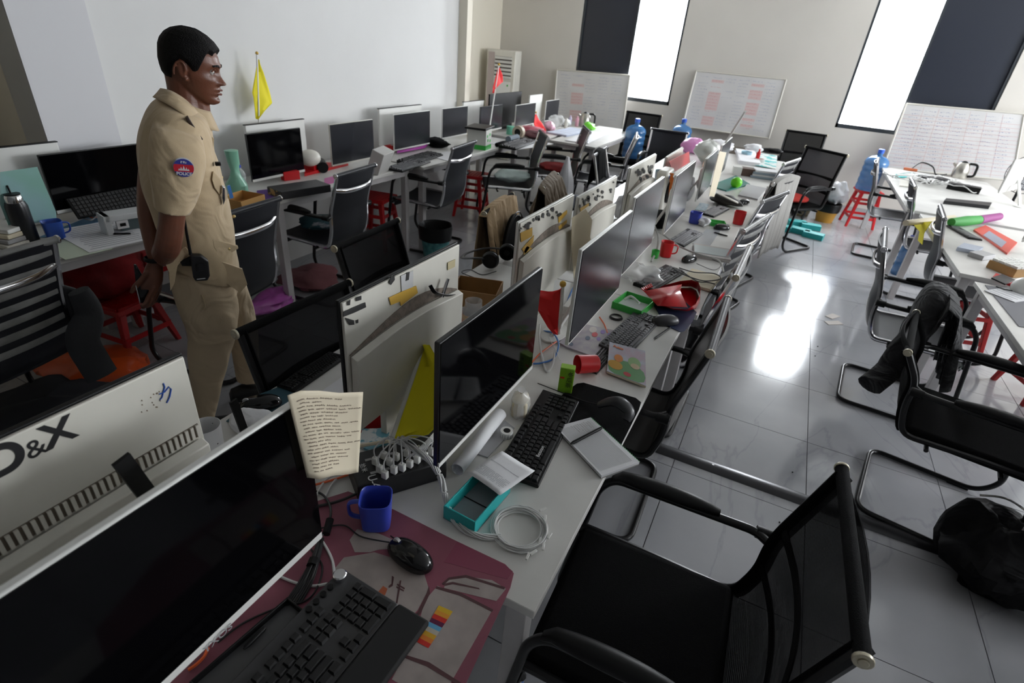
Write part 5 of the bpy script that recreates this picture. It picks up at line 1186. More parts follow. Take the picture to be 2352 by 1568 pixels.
for i, (lb, pts) in enumerate((('orange and grey cable snarl under the big left screen', [(180, 500, .76), (200, 492, .79), (225, 488, .775), (210, 505, .765), (190, 498, .78), (232, 495, .765)]), ('second orange cable under the big left screen', [(185, 490, .77), (215, 500, .76), (228, 490, .77), (205, 486, .78)]))): cable(lb, pts, .004, (_m['orange_cable'], ORC)[0] if i else mat('grey_cable2', (.3, .3, .3), .5))
t = thing('book_pile', 'pile of worn books at the left frame edge', 'books', at(18, 560, Z))
for i in range(4): g = G(); g.box((.0, .004*i, .012+.022*i), (.17-.008*i, .12, .02), Matrix.Rotation(.2+.06*i, 3, 'Z')); build(g, 'book', (YPL, GPL, PAPERC, WPL)[i], t, bevel=.003)
flat('red_magazine', 'red printed magazine leaning behind the books at the left edge', 'magazine', [(0, 500), (35, 515), (30, 480), (0, 470)], .8, .01, mat('red_print', (.5, .03, .06), .5, col2=(.6, .55, .5), vscale=30))
# wall desk under the yellow flag
P = onx
yw = lambda a, b: P(a, b, -3.32)
flag('tall yellow flag standing on the left wall desk', Vector((yw(583, 300).x, yw(583, 300).y, .752)), yw(590, 122), [(yw(592, 134), yw(594, 138)), (yw(587, 165), yw(602, 165)), (yw(579, 213), yw(622, 213)), (yw(582, 224), yw(628, 237)), (yw(585, 248), yw(610, 254)), (yw(587, 272), yw(591, 274))], YEL, pr=.006)
c = at(558, 472, Z); carton('tan_carton', 'open tan carton on the desk corner behind the officer', 'box', (c.x, c.y, Z), .15, .17, .2, .06, mat('tan_card', (.5, .27, .08), .7))
bottle('water bottle with blue cap beside the tan carton', at(558, 440, Z), .032, .17, GLASS, cap=BLU)
t = thing('green_bag', 'tall twisted mint green plastic bag at the left edge of the flag desk', 'bag', at(548, 445, Z)); g = G(); g.loft([[Vector((r_*math.cos(a)*(1+.15*math.sin(3*a+z*30)), r_*math.sin(a), z)) for a in [2*PI*j/14 for j in range(14)]] for r_, z in ((.06, 0), (.065, .06), (.035, .11), (.025, .15), (.035, .2), (.04, .27), (.02, .275))]); build(g, 'film', mat('mint_bag', (.25, .55, .4), .3, alpha=.85), t)
t = thing('shoe_box', 'long dark flat box with patterned end on the flag desk', 'box', at(690, 443, Z), 1.35); g = G(); g.box((0, 0, .025), (.36, .17, .05)); build(g, 'lid', mat('charcoal_card', (.03, .03, .033), .5), t, bevel=.003); g = G(); g.box((-.181, 0, .024), (.003, .165, .045)); build(g, 'patterned_end', mat('amber_pattern', (.45, .25, .06), .5, col2=(.03, .02, .01), vscale=35, thresh=(.48, .5)), t)
carton('red_box', 'small red box with white letters under the yellow flag screen', 'box', at(668, 412, Z), 1.3, .12, .05, .06, RED, open_=False)
carton('red_tub', 'red tub holding a white dome beside the yellow flag screen', 'tub', at(718, 393, Z), .2, .1, .1, .07, RED)
t = thing('white_dome', 'white helmet-like dome resting on the red tub', 'helmet', at(713, 375, .82)); g = G(); g.ball((0, 0, .04), .075, 18, (1, 1.1, .8)); build(g, 'shell', YPL, t)
t = thing('black_tube', 'black cardboard tube end left of the dark grey screen', 'tube', at(742, 385, .79)); g = G(); g.tube([(0, 0, 0), (-.12, .1, 0)], .04, 20); build(g, 'tube', BPL, t)
flat('red_tray', 'flat red tray on the flag desk', 'tray', [(700, 405), (760, 390), (800, 380), (740, 378), (700, 390)], Z, .02, RED)
flat('pink_folder', 'pink folder lying behind the bowed chair', 'folder', [(745, 425), (800, 412), (850, 405), (800, 398), (745, 412)], Z, .008, mat('pink_card', (.6, .15, .4), .5))
flat('purple_sheet', 'purple sheet under the long dark box', 'sheet', [(590, 462), (700, 450), (750, 432), (740, 420), (590, 438)], Z, .002, mat('purple_film', (.12, .05, .25), .5))
t = thing('tilted_box', 'tilted white box balanced beside the dark grey screen', 'box', at(866, 395, Z), .9)
g = G(); g.box((0, 0, .1), (.1, .2, .17)); bo = build(g, 'carton_body', mat('pale_grey_card', (.48, .47, .45), .6), t, bevel=.003); t.rotation_euler = (.0, .35, .25)
kbd('black keyboard right of the tilted white box', (905, 388), (972, 365), km=KEYG)
kbd('second black keyboard beneath the grey mirror screen', (930, 372), (1000, 350), km=KEY)
flat('magenta_bag', 'magenta plastic sheet under the grey mirror screen', 'bag', [(912, 352), (975, 340), (985, 332), (920, 340)], .765, .02, mat('magenta_film', (.4, .05, .35), .3))
carton('red_case', 'small red case behind the tilted white box', 'case', at(895, 345, Z), .2, .1, .07, .05, RED, open_=False)
carton('beige_case', 'beige case standing behind the tilted box', 'case', at(885, 330, Z), .2, .1, .1, .12, YPL, open_=False)
blob('black_bag', 'slumped black bag on the third wall desk', 'bag', at(1003, 338, Z), (.13, .1, .045), FAB, seed=21, amp=.4)
bottle('tall clear water bottle with pale blue band at the left wall', at(999, 305, Z), .036, .22, GLASS, lab=mat('aqua_label', (.2, .5, .65), .4))
paperstack('white papers at the edge of the third wall desk', [(1005, 372), (1060, 362), (1050, 348), (1000, 355)], Z, .004, PAPER)
t = thing('green_carton', 'white and green printed carton carrying a closed laptop', 'box', at(1100, 340, Z), .15); g = G(); g.box((0, 0, .095), (.2, .16, .19)); build(g, 'carton_body', mat('white_carton', (.6, .6, .56), .6), t, bevel=.002); g = G(); g.box((0, 0, .022), (.203, .163, .044)); build(g, 'green_base', GRN, t); g = G(); g.box((-.101, 0, .1), (.002, .158, .1)); build(g, 'tan_side', CARD, t)
for i, (y_, z_) in enumerate(((-.04, .13), (.03, .14), (-.02, .09), (.04, .08))): g = G(); g.box((.1015, y_, z_), (.001, .03, .025)); build(g, 'print', GRN, t)
t = thing('closed_laptop', 'closed dark laptop on top of the green and white carton', 'laptop', at(1100, 340, Z)+Vector((0, 0, .193)), .2); g = G(); g.box((0, 0, .01), (.22, .3, .02)); build(g, 'body', BPL, t, bevel=.004)
t = thing('tape_roll', 'big roll of tape standing on its edge by the red pennant', 'tape', at(1190, 318, Z)); g = G(); g.tube([(.0, -.03, .07), (0, .03, .07)], .07, 28); build(g, 'tape', mat('tan_tape', (.5, .42, .32), .5), t); g = G(); g.tube([(.0, -.032, .07), (0, .032, .07)], .038, 20); build(g, 'core', BPL, t)
t = thing('green_roll', 'green roll behind the tape roll', 'roll', at(1172, 308, Z)); g = G(); g.lathe([(.02, 0), (.05, 0), (.05, .09), (.02, .09)], 20); build(g, 'tape', mat('mint_tape', (.15, .5, .35), .5), t)
kbd('dark keyboard under papers before the tape roll', (1165, 338), (1215, 320), km=KEYG)
paperstack('thin papers and cards at the far end of the third wall desk', [(1150, 345), (1240, 330), (1235, 318), (1160, 328)], Z, .003, PAPER)
t = thing('black_tray', 'black tray with folded umbrella beside the green carton', 'tray', at(1150, 335, Z)); g = G(); g.tube(smoothpath([(0, -.1, .02), (0.02, 0, .03), (0, .12, .02)], 5), .022, 10); build(g, 'umbrella', FAB, t)
t = thing('white_desk_fan', 'small rolled blue-grey cloth beside the green carton', 'cloth', at(1178, 325, Z)); g = G(); g.tube([(0, -.12, .035), (0, .1, .035)], .035, 14); build(g, 'cloth', mat('bluegrey_cloth', (.15, .18, .22), .8), t)
# corner desk
rf = lambda a, b: P(a, b, -3.05)
flag('red pennant standing before the air conditioner', Vector((-3.05, rf(1125, 240).y, .752)), rf(1146, 148), [(rf(1145, 152), rf(1147, 156)), (rf(1139, 175), rf(1153, 172)), (rf(1132, 200), rf(1158, 188)), (rf(1132, 206), rf(1136, 205)), (rf(1131, 214), rf(1134, 214))], REDC, pr=.008)
rf2 = lambda a, b: P(a, b, -2.85)+Vector((0, .0, 0))
flag('red pennant drooping over the corner desk', Vector((-2.85, max(5.97, rf2(1250, 300).y), .752)), rf2(1231, 258), [(rf2(1229, 262), rf2(1233, 264)), (rf2(1226, 285), rf2(1243, 280)), (rf2(1232, 296), rf2(1252, 298)), (rf2(1256, 310), rf2(1262, 312))], REDC, pr=.006)
blob('pink_cloth', 'heap of pink and red cloth on the corner desk', 'cloth', at(1222, 310, Z), (.16, .12, .045), mat('rose_cloth', (.5, .08, .12), .8, col2=(.55, .25, .3), vscale=9), seed=23, amp=.4)
blob('maroon_bag', 'maroon bag under the red pennant', 'bag', at(1228, 318, Z), (.15, .09, .04), mat('maroon_cloth', (.12, .04, .05), .7), seed=24, amp=.3)
boxes = [('white plastic bag with a grey hose on the corner desk', 1275, 290, .1, CLEARBAG), ('pink bag at the corner of the far left desk', 1262, 300, .07, mat('blush_film', (.7, .4, .5), .4)), ('white heap beside the kettle', 1300, 290, .06, PAPER)]
for i, (lb, a, b, r_, m_) in enumerate(boxes): blob('plastic_bag', lb, 'bag', at(a, b, Z), (r_, r_, r_*.75), m_, seed=30+i, amp=.4)
def kettle(label, c, rz=0):
    t = thing('kettle', label, 'kettle', c, rz); g = G(); g.lathe([(0, 0), (.075, 0), (.08, .02), (.078, .09), (.06, .15), (.045, .17), (0, .172)], 24); build(g, 'body', mat('brushed_steel', (.5, .48, .44), .28, 1), t)
    g = G(); g.tube(fillet([(.05, 0, .165), (.13, 0, .17), (.135, 0, .04), (.075, 0, .03)], .04), .013, 8); build(g, 'handle', BPL, t); g = G(); g.lathe([(0, .17), (.035, .17), (.02, .185), (0, .19)], 16); build(g, 'lid', BPL, t)
    g = G(); g.tube([(-.06, 0, .12), (-.1, 0, .15)], [.02, .012], 10); build(g, 'spout', mat('brushed_steel'), t); return t
kettle('steel kettle with black handle on the papers by the left whiteboard', at(1342, 290, Z), .2)
blob('green_bag', 'bright green bag before the steel kettle', 'bag', at(1352, 300, Z), (.08, .07, .05), mat('neon_green_film', (.2, .75, .05), .4), seed=35)
for i, (a, b, m_) in enumerate(((1308, 288, mat('lilac', (.5, .45, .6), .4)), (1324, 290, mat('rose_plastic', (.7, .35, .45), .4)), (1299, 295, YPL))): bottle(('small lilac bottle left of the steel kettle', 'small pink bottle left of the steel kettle', 'small cream bottle left of the steel kettle')[i], at(a, b, Z), .025, .13, m_, cap=m_, name='small_bottle')
paperstack('white papers hanging over the edge beneath the steel kettle', [(1320, 325), (1365, 335), (1385, 305), (1335, 300)], Z, .01, PAPER)
paperstack('loose papers heaped beside the pink bottle', [(1278, 310), (1330, 318), (1330, 300), (1290, 292)], Z, .02, mat('bluish_paper', (.55, .6, .72), .7), lines=5)
t = thing('hanging_bag', 'white plastic bag hanging down beside the corner chairs', 'bag', P(1312, 300, -2.02)); t.location.z = .70
g = G(); g.loft([[Vector((r_*math.cos(a)*(1+.12*math.sin(5*a)), r_*math.sin(a), z)) for a in [2*PI*j/16 for j in range(16)]] for r_, z in ((.015, .04), (.04, -.05), (.085, -.2), (.1, -.36), (.085, -.42), (.03, -.44))]); build(g, 'film', mat('white_film', (.62, .62, .64), .35), t)
# ---------------------------------------------------------------- floor-standing things
def bin_(name, label, c, r, h, m, liner=None):
    t = thing(name, label, 'bin', c); g = G(); g.lathe([(0, 0), (r*.72, 0), (r, h), (r-.004, h), (r*.72-.004, .006), (0, .006)], 24); build(g, 'bucket', m, t)
    if liner: g = G(); g.loft([[Vector((q*r*math.cos(a)*(1+.03*math.sin(7*a)), q*r*math.sin(a)*(1+.03*math.cos(5*a)), z)) for a in [2*PI*j/28 for j in range(28)]] for q, z in ((.99, h*.62), (1.03, h*.8), (1.06, h), (1.02, h+.02), (.93, h), (.85, h*.6), (.7, h*.2))]); build(g, 'bin_liner', liner, t, ang=80)
    return t
c = at(1000, 590, 0); bin_('waste_bin', 'teal patterned waste bin with black liner by the left desk leg', (c.x, c.y, 0), .14, .28, mat('teal_pattern', (.03, .16, .18), .5, col2=(.1, .35, .35), vscale=25), BPL)
stool('red plastic stool beside the bowed chair under the flag desk', at(868, 560, 0)*1.0, .2)
stool('red plastic stool to the right of the dark sling chair', at(1082, 492, 0), .25)
c = at(338, 800, 0); stool('dark red plastic stool under the left wall desk, carrying the red bag', (c.x-.1, c.y, 0), .1, .3, REDD)
stool('red plastic stool directly behind the officer', at(385, 705, 0)-Vector((.05, 0, 0)), .1, .45, REDD)
c = at(285, 790, 0); blob('red_sack', 'bulky dark red cloth sack under the left wall desk', 'sack', (c.x-.08, c.y+.02, .31), (.2, .24, .13), mat('crimson_cloth', (.33, .004, .006), .8, bump=.5, bscale=40, var=.5, vscale=5), seed=41, amp=.25, fold=.05)
c = at(225, 865, 0); blob('orange_bag', 'crumpled orange plastic bag on the floor by the left wall desk', 'bag', (c.x, c.y, .0), (.26, .17, .06), mat('orange_film', (.75, .1, .015), .25, spec=.7), seed=42, amp=.5, rz=.5)
c = at(715, 650, 0); blob('pink_cloth', 'dusty pink cloth heap on the floor under the flag desk', 'cloth', (c.x, c.y, 0), (.2, .19, .05), mat('dusty_pink', (.24, .09, .1), .9, bump=.6, bscale=50), seed=43, amp=.4, fold=.05)
c = at(630, 710, 0); blob('magenta_bag', 'shiny magenta plastic bag on the floor near the officer', 'bag', (c.x, c.y, 0), (.1, .16, .06), mat('violet_film', (.45, .1, .42), .2, spec=.8), seed=44, amp=.5)
c = at(130, 960, 0); blob('dark_clothes', 'dark clothes heap on the floor at the left edge', 'clothes', (c.x, c.y, 0), (.25, .25, .06), mat('navy_black_cloth', (.02, .022, .028), .9), seed=45, amp=.4, fold=.05)
# far right: jugs, bins, teal boxes
stool('red stool by the far wall carrying the big blue water jug', (1.02, 8.2, 0), .2)
jug('big blue water jug standing on the red stool at the far wall', (.98, 8.15, .455))
jug('blue water jug on the chair left of the middle whiteboard', (-1.88, 7.5, .485))
c = at(1552, 355, .5); t = jug('blue water jug behind the pink bag at the far island end', (c.x, c.y+.1, .48))
c = at(1895, 508, 0); bin_('bucket', 'yellow bucket with black liner beside the red stool', (c.x-.02, c.y, 0), .14, .22, mat('ochre_plastic', (.5, .25, .03), .5), BPL)
blob('white_bag', 'knotted white bag stuffed on top of the yellow bucket', 'bag', (c.x+.0, c.y, .24), (.13, .12, .13), mat('white_film'), seed=46, amp=.4)
c = at(1835, 492, 0); bin_('bucket', 'olive bucket under the chair with the red cushion', (c.x, c.y, 0), .15, .24, mat('olive_plastic', (.2, .17, .1), .6))
blob('red_cushion', 'quilted red cushion on the mesh chair by the far aisle', 'cushion', (.14, 6.58, .476), (.19, .19, .035), mat('quilted_red', (.55, .03, .02), .8, bump=.5, bscale=30), seed=47, amp=.12)
stool('dark red stool half hidden behind the red cushion chair', (-.12, 7.3, 0), .1, .4, REDD)
for i, (a, b, rz, lb) in enumerate(((1795, 522, -.1, 'leftmost turquoise box on the far aisle floor'), (1830, 512, .3, 'turquoise box behind the others on the aisle floor'), (1838, 530, -.25, 'turquoise box in the middle of the floor group'), (1862, 520, .1, 'turquoise box at the back right of the floor group'), (1868, 540, -.2, 'turquoise box at the front right of the floor group'))):
    c = at(a, b, .03); carton('turquoise_box', lb, 'box', (c.x, c.y, .0), rz, .22, .12, .06, TEAL, open_=False)
for i, ps in enumerate(([(1895, 726), (1912, 720), (1930, 727), (1911, 733)], [(1893, 738), (1925, 737), (1937, 745), (1903, 746)])): flat('loose_card', ('small beige card on the aisle floor, upper of two', 'small beige card on the aisle floor, lower of two')[i], 'card', ps, .0005, .003, mat('beige_card', (.45, .4, .36), .6))
for i, (a, b) in enumerate(((1878, 796), (1872, 818), (1820, 1085), (1260, 1270), (1790, 1200))): 
    g = G(); g.ball((0, 0, .003), .004, 6); 
    if i < 3 or i == 4: o = build(g, 'debris', BPL, loc=at(a, b, 0)); tag(o, ('dark speck of debris on the aisle tiles, top one', 'dark speck of debris below the top one', 'dark chip on the tile before the cable raceway', '', 'dark crumb close to the foreground chair')[i], 'debris')
carton('beige_safe', 'beige metal box standing under the black mesh chair at the far wall', 'box', (-.02, 7.6, 0), 0, .3, .25, .42, YPL, open_=False)
carton('grey_case', 'grey box on the floor between the far corner chairs', 'box', at(1372, 420, 0), .2, .3, .22, .13, GPL, open_=False)
bin_('clear_bin', 'smoky clear waste bin beside the corner chairs', at(1278, 470, 0), .13, .3, mat('smoky_film', (.2, .2, .22), .3, alpha=.7))
blob('white_papers_bag', 'bluish white bag of papers on the floor near the corner chairs', 'bag', at(1320, 480, 0), (.16, .14, .08), mat('bluish_paper'), seed=48, amp=.3)
blob('seat_clothes', 'white and mint clothes piled on the corner chair seat', 'clothes', (-2.47, 5.12, .475), (.17, .17, .05), mat('mint_cloth', (.5, .6, .58), .8), seed=49, amp=.3)
blob('red_folded_cloth', 'dark red folded cloth on the second corner chair', 'clothes', (-2.34, 5.93, .475), (.17, .17, .045), mat('crimson_cloth'), seed=50, amp=.2)
blob('seat_cloth', 'teal and white cloth on the seat of the bowed chair', 'clothes', (-2.86, 2.85, .475), (.16, .16, .025), mat('deep_teal2', (.02, .08, .1), .8, col2=(.4, .4, .45), vscale=6, thresh=(.6, .65)), seed=51, amp=.2)
c = at(2265, 1290, .1); bb = blob('black_sack', 'big black fabric bag slumped in the lower right corner', 'bag', (c.x, c.y, 0), (.17, .17, .15), rumple(mat('black_nylon', (.004, .004, .005), .7, spec=.2), 7, .05), seed=52, amp=.55, fold=.06)
g = G(); g.tube(smoothpath([(-.12, .05, .36), (-.06, .02, .4), (.0, -.03, .4), (.08, -.08, .37)], 5), .004, 6); build(g, 'zip', CHR, bb)
# ---------------------------------------------------------------- right row
R_ = lambda a, b, z=Z: at(a, b, z)
tc_ = thing('cable_heap', 'tangled heap of white cables on the far right desk', 'cables', R_(2165, 425)); random.seed(9)
g = G()
for k_ in range(16):
    cx, cy = random.uniform(-.35, .25), random.uniform(-.2, .25); r_ = random.uniform(.08, .25); ph = random.uniform(0, 6)
    g.tube(smoothpath([(cx+r_*math.cos(ph+a), cy+r_*.8*math.sin(ph+a*1.1), .01+.05*abs(math.sin(a*1.7+k_))) for a in [j*.7 for j in range(9)]], 4), .005, 5)
build(g, 'cable_turns', WCAB, tc_, kind='stuff')
for i, (a, b, rz) in enumerate(((2140, 420, .5), (2210, 438, -.2))): c = R_(a, b); carton('charging_hub', ('black charging box inside the white cable heap', 'second black charging box right of the cable heap')[i], 'charger', (c.x, c.y, Z), rz, .28, .12, .06, BPL, open_=False)
kettle('steel kettle with black handle before the right whiteboard', R_(2200, 408), -.3)
t = thing('coiled_leads', 'black and orange coiled leads at the back edge of the far right desk', 'cable', R_(2090, 392)); g = G(); g.tube(smoothpath([(.0, 0, .01), (.08, .05, .1), (.2, 0, .08), (.25, -.1, .01), (.35, -.08, .03)], 6), .008, 6); build(g, 'lead', BCAB, t); g = G(); g.box((.0, 0, .015), (.14, .04, .03)); build(g, 'orange_adapter', mat('rust_plastic', (.4, .1, .03), .5), t, bevel=.005)
flat('teal_packet', 'turquoise packet at the left corner of the far right desk', 'packet', [(2055, 408), (2095, 410), (2092, 404), (2056, 402)], Z, .012, TEAL)
flat('white_plate', 'pale plate beside the turquoise packet', 'plate', [(2065, 428), (2098, 432), (2100, 414), (2068, 412)], Z, .012, YPL)
flat('grey_bar', 'long dark bar lying across the far right desk', 'bar', [(2165, 468), (2270, 480), (2275, 472), (2170, 462)], Z, .03, BPL)
um = thing('folded_umbrella', 'folded green and purple umbrella lying across the right desk', 'umbrella', R_(2185, 510, .78)); a = R_(2185, 510, .79); b = R_(2248, 505, .79); c = R_(2295, 497, .79); u0 = um.location
g = G(); g.tube([a-u0, (a+b)/2-u0, b-u0], [.03, .04, .035], 14); build(g, 'green_cloth', mat('grass_cloth', (.04, .3, .05), .7), um); g = G(); g.tube([b-u0, c-u0], [.036, .03], 14); build(g, 'purple_cloth', mat('plum_cloth', (.25, .03, .18), .7), um)
a = R_(2080, 512, .80); b = R_(2190, 500, .80); t = thing('rolled_paper', 'cream roll of paper sticking out over the aisle from the right desk', 'rolled paper', a); g = G(); g.tube([(0, 0, 0), b-a], .022, 14); build(g, 'roll', PAPERC, t)
t = thing('yellow_pennant', 'yellow pennant dangling from the cream paper roll', 'flag', R_(2118, 515, .78)); g = G()
g.prism([onx(x_, y_, t.location.x)-t.location for x_, y_ in ((2095, 512), (2140, 508), (2122, 535), (2118, 562), (2108, 552), (2112, 532))], (.003, 0, 0)); build(g, 'cloth', YEL, t)
kbd('pale-key keyboard on the right desk beside the red folder', (2243, 545), (2190, 516), km=mat('mid_grey_key'), bm=BPL)
rfo = flat('red_folder', 'red-framed slate folder lying on the right desk', 'folder', [(2235, 530), (2312, 585), (2335, 560), (2262, 520)], Z, .012, mat('coral_card', (.65, .06, .03), .5))
g = G(); g.prism([at(a, b, Z+.013)-rfo.location for a, b in ((2258, 540), (2300, 568), (2312, 556), (2272, 530))], (0, 0, .001)); build(g, 'slate_panel', mat('slate_film', (.25, .27, .36), .4), rfo)
flat('blue_towel', 'pale blue paper bundle at the edge of the right desk', 'paper', [(2195, 575), (2240, 585), (2255, 575), (2210, 565)], Z, .025, mat('pale_blue_paper', (.5, .55, .65), .5))
c = R_(2235, 592); carton('grey_case', 'flat grey case behind the pale blue bundle', 'case', (c.x+.05, c.y+.05, Z), .9, .14, .09, .03, GPL, open_=False)
c = R_(2322, 625); kb_ = carton('key_box', 'brown box holding rows of white key caps at the right frame edge', 'box', (c.x, c.y, Z), .7, .2, .17, .05, CARD, open_=False); g = G()
for i in range(5):
    for j in range(4): g.box((-.075+.037*i, -.06+.04*j, .058), (.03, .032, .014))
build(g, 'key_caps', WPL, kb_, kind='stuff')
flat('desk_mat', 'grey mouse mat on the nearest right desk', 'mouse mat', [(2262, 655), (2352, 670), (2400, 760), (2340, 750)], Z, .003, mat('slate_mat', (.15, .15, .17), .6))
paperstack('white papers with glasses under the white cap, nearest right desk', [(2275, 672), (2345, 700), (2370, 680), (2300, 655)], Z+.003, .004, PAPER, lines=6)
t = thing('helmet', 'round white cap at the right frame edge', 'cap', R_(2348, 672)); g = G(); g.ball((0, 0, .03), .065, 20, (1, 1, .9)); build(g, 'shell', WPL, t); g = G(); g.tube(smoothpath([(-.06, -.04, .01), (-.1, -.05, .012), (-.13, -.02, .01)], 5), .003, 6); build(g, 'strap', BPL, t)
flat('red_strip', 'red plastic strip behind the white cap', 'strip', [(2278, 640), (2330, 662), (2335, 652), (2285, 632)], Z, .015, RED)
flat('black_tablet', 'small dark tablet with white edge beside the key-cap box', 'tablet', [(2276, 640), (2300, 632), (2330, 645), (2308, 655)], .77, .008, BPL)
for i, (a, b) in enumerate(((2258, 800), (2320, 850))): c = at(a, b+60, 0); stool(('red plastic stool under the nearest right desk, left one', 'red plastic stool under the nearest right desk, right one')[i], (1.45+.42*i, c.y+.35-.25*i, 0), .3, .42, REDD)
t = thing('blue_box', 'dark blue crate under the nearest right desk', 'crate', (1.62, 2.2, 0)); g = G(); g.frus((0, 0, 0), (.3, .3), (.36, .36), .26); build(g, 'crate_body', mat('navy_plastic', (.01, .012, .12), .5), t, bevel=.01)
bottle('blue water bottle standing behind the right desk legs', (1.3, 6.35, 0), .06, .4, mat('blue_tinted_jug'), cap=BLU)
# wall fan at the right
t = thing('floor_fan', 'black wire-guard fan at the right frame edge by the whiteboard', 'fan', (2.35, 7.9, 0)); g = G(); g.cyl((0, 0, 0), (0, 0, .03), .16, 24); g.cyl((0, 0, .03), (0, 0, .8), .014, 10); build(g, 'stand', BPL, t)
g = G(); cz = Vector((0, -.05, .92))
for r_ in (.2, .15, .1, .05): g.tube([cz+Vector((r_*math.cos(a), -.05*(1-(r_/.2)**2)-.0, r_*math.sin(a))) for a in [2*PI*j/28 for j in range(28)]], .0035, 5, closed=True)
for k_ in range(24): a = 2*PI*k_/24; g.tube([cz+Vector((.03*math.cos(a), -.05, .03*math.sin(a))), cz+Vector((.2*math.cos(a), 0, .2*math.sin(a)))], .002, 4)
build(g, 'wire_guard', BPL, t, kind='stuff')
for k_ in range(3):
    a0 = 2*PI*k_/3; g = G(); g.grid(lambda u, v: cz+Vector(((.03+.14*u)*math.cos(a0+1.1*v*(.5+u*.5)), .02*v-.01, (.03+.14*u)*math.sin(a0+1.1*v*(.5+u*.5)))), 4, 5); build(g, 'blade', GPL, t, solid=.002)
g = G(); g.cyl(cz+Vector((0, 0, 0)), cz+Vector((0, .12, 0)), .05, 18); build(g, 'motor', BPL, t, bevel=.005)
# ---------------------------------------------------------------- air conditioner and whiteboards
t = thing('air_conditioner', 'tall floor-standing white air conditioner in the far left corner', 'air conditioner', (-4.3, 8.3, 0), .12)
g = G(); g.box((0, 0, .79), (.46, .28, 1.57)); build(g, 'cabinet', YPL, t, bevel=.012)
g = G(); g.box((-.155, -.142, .79), (.1, .01, 1.5)); build(g, 'side_stripe', mat('rosy_grey', (.45, .38, .36), .5), t)
g = G(); g.box((.04, -.142, .6), (.27, .008, 1.1)); build(g, 'front_panel', WPL, t, bevel=.003)
g = G(); g.box((.04, -.138, 1.34), (.27, .01, .3)); ou = build(g, 'air_outlet', mat('dark_outlet', (.08, .07, .06), .7), t)
for k_ in range(6): g = G(); g.box((.04, -.148, 1.21+.052*k_), (.27, .014, .03), Matrix.Rotation(.4, 3, 'X')); build(g, 'louver', WPL, ou)
g = G(); g.box((.13, -.148, 1.1), (.02, .002, .025)); build(g, 'energy_label', GRN, t)
def whiteboard(label, tl, tr, br, bl, seed, grid=None, y0=8.77, y1=8.62, reds=(), cols=8, rows=16, lines=0):
    T4 = [ony(*tl, y0), ony(*tr, y0), ony(*br, y1), ony(*bl, y1)]; t = thing('whiteboard', label, 'whiteboard', sum(T4, Vector())/4); o0 = t.location.copy()
    nrm = (T4[1]-T4[0]).cross(T4[3]-T4[0]).normalized()
    if nrm.y > 0: nrm = -nrm
    def Pt(u, v, e=0): return T4[0]*(1-u)*(1-v)+T4[1]*u*(1-v)+T4[2]*u*v+T4[3]*(1-u)*v-o0+nrm*e
    g = G(); g.prism([Pt(0, 0), Pt(1, 0), Pt(1, 1), Pt(0, 1)], -nrm*.015); build(g, 'board', mat('board_white', (.6, .59, .585), .35, var=.1, vscale=3), t)
    for (a, b) in (((0, 0), (1, 0)), ((1, 0), (1, 1)), ((1, 1), (0, 1)), ((0, 1), (0, 0))): g = G(); g.tube([Pt(*a, .002), Pt(*b, .002)], .011, 4); build(g, 'frame_edge', mat('cream_aluminium', (.6, .58, .52), .4), t)
    random.seed(seed); gb = G(); gr = G(); gs = G()
    for r in range(rows):
        for c_ in range(cols):
            if random.random() < .12: continue
            u0 = .05+.9*c_/cols; v = .08+.86*r/rows; isr = c_ in reds and r > 0; u = u0+.01
            while u < u0+.9/cols*.72:
                w_ = random.uniform(.006, .018); h_ = random.uniform(.006, .013); vv = v+random.uniform(-.006, .006); (gr if isr else gb).add([Pt(u, vv, .0012), Pt(u+w_, vv+random.uniform(-.004, .004), .0012), Pt(u+w_, vv+h_*.45, .0012), Pt(u, vv+h_*.45, .0012)], [(0, 1, 2, 3)]); u += w_+random.uniform(.004, .01)
            if isr and random.random() < .9: gs.add([Pt(u0, v-.018, .0008), Pt(u0+.85/cols, v-.018, .0008), Pt(u0+.85/cols, v+.032, .0008), Pt(u0, v+.032, .0008)], [(0, 1, 2, 3)])
    build(gb, 'blue_writing', mat('faded_blue_marker', (.2, .24, .4), .5), t, kind='stuff')
    if gr.v: build(gr, 'red_writing', mat('faded_red_marker', (.5, .16, .17), .5), t, kind='stuff'); build(gs, 'red_smear', mat('pink_smear', (.6, .45, .44), .5), t, kind='stuff')
    if lines:
        g = G()
        for i in range(1, lines): v = .1+.9*i/lines; g.add([Pt(.01, v, .001), Pt(.99, v, .001), Pt(.99, v+.004, .001), Pt(.01, v+.004, .001)], [(0, 1, 2, 3)])
        for i in range(1, cols): u = .03+.94*i/cols; g.add([Pt(u, .03, .001), Pt(u+.002, .03, .001), Pt(u+.002, .98, .001), Pt(u, .98, .001)], [(0, 1, 2, 3)])
        build(g, 'ruled_grid', mat('pink_rule', (.55, .33, .33), .5), t, kind='stuff')
    return t
whiteboard('left whiteboard with faded red column, leaning under the left window', (1280, 160), (1447, 173), (1430, 298), (1270, 285), 1, reds=(1,), cols=5, y0=8.74)
whiteboard('middle whiteboard with two red columns between the windows', (1600, 163), (1806, 183), (1766, 318), (1568, 290), 2, reds=(1, 4), cols=6)
whiteboard('right whiteboard with a ruled pink grid under the right window', (2082, 238), (2352, 262), (2325, 415), (2028, 385), 3, cols=7, lines=15, y0=8.74)
carton('dark_cabinet', 'low brown cabinet under the middle whiteboard', 'cabinet', (-1.0, 8.5, 0), 0, .9, .35, .66, mat('taupe_laminate', (.2, .17, .14), .6), open_=False)
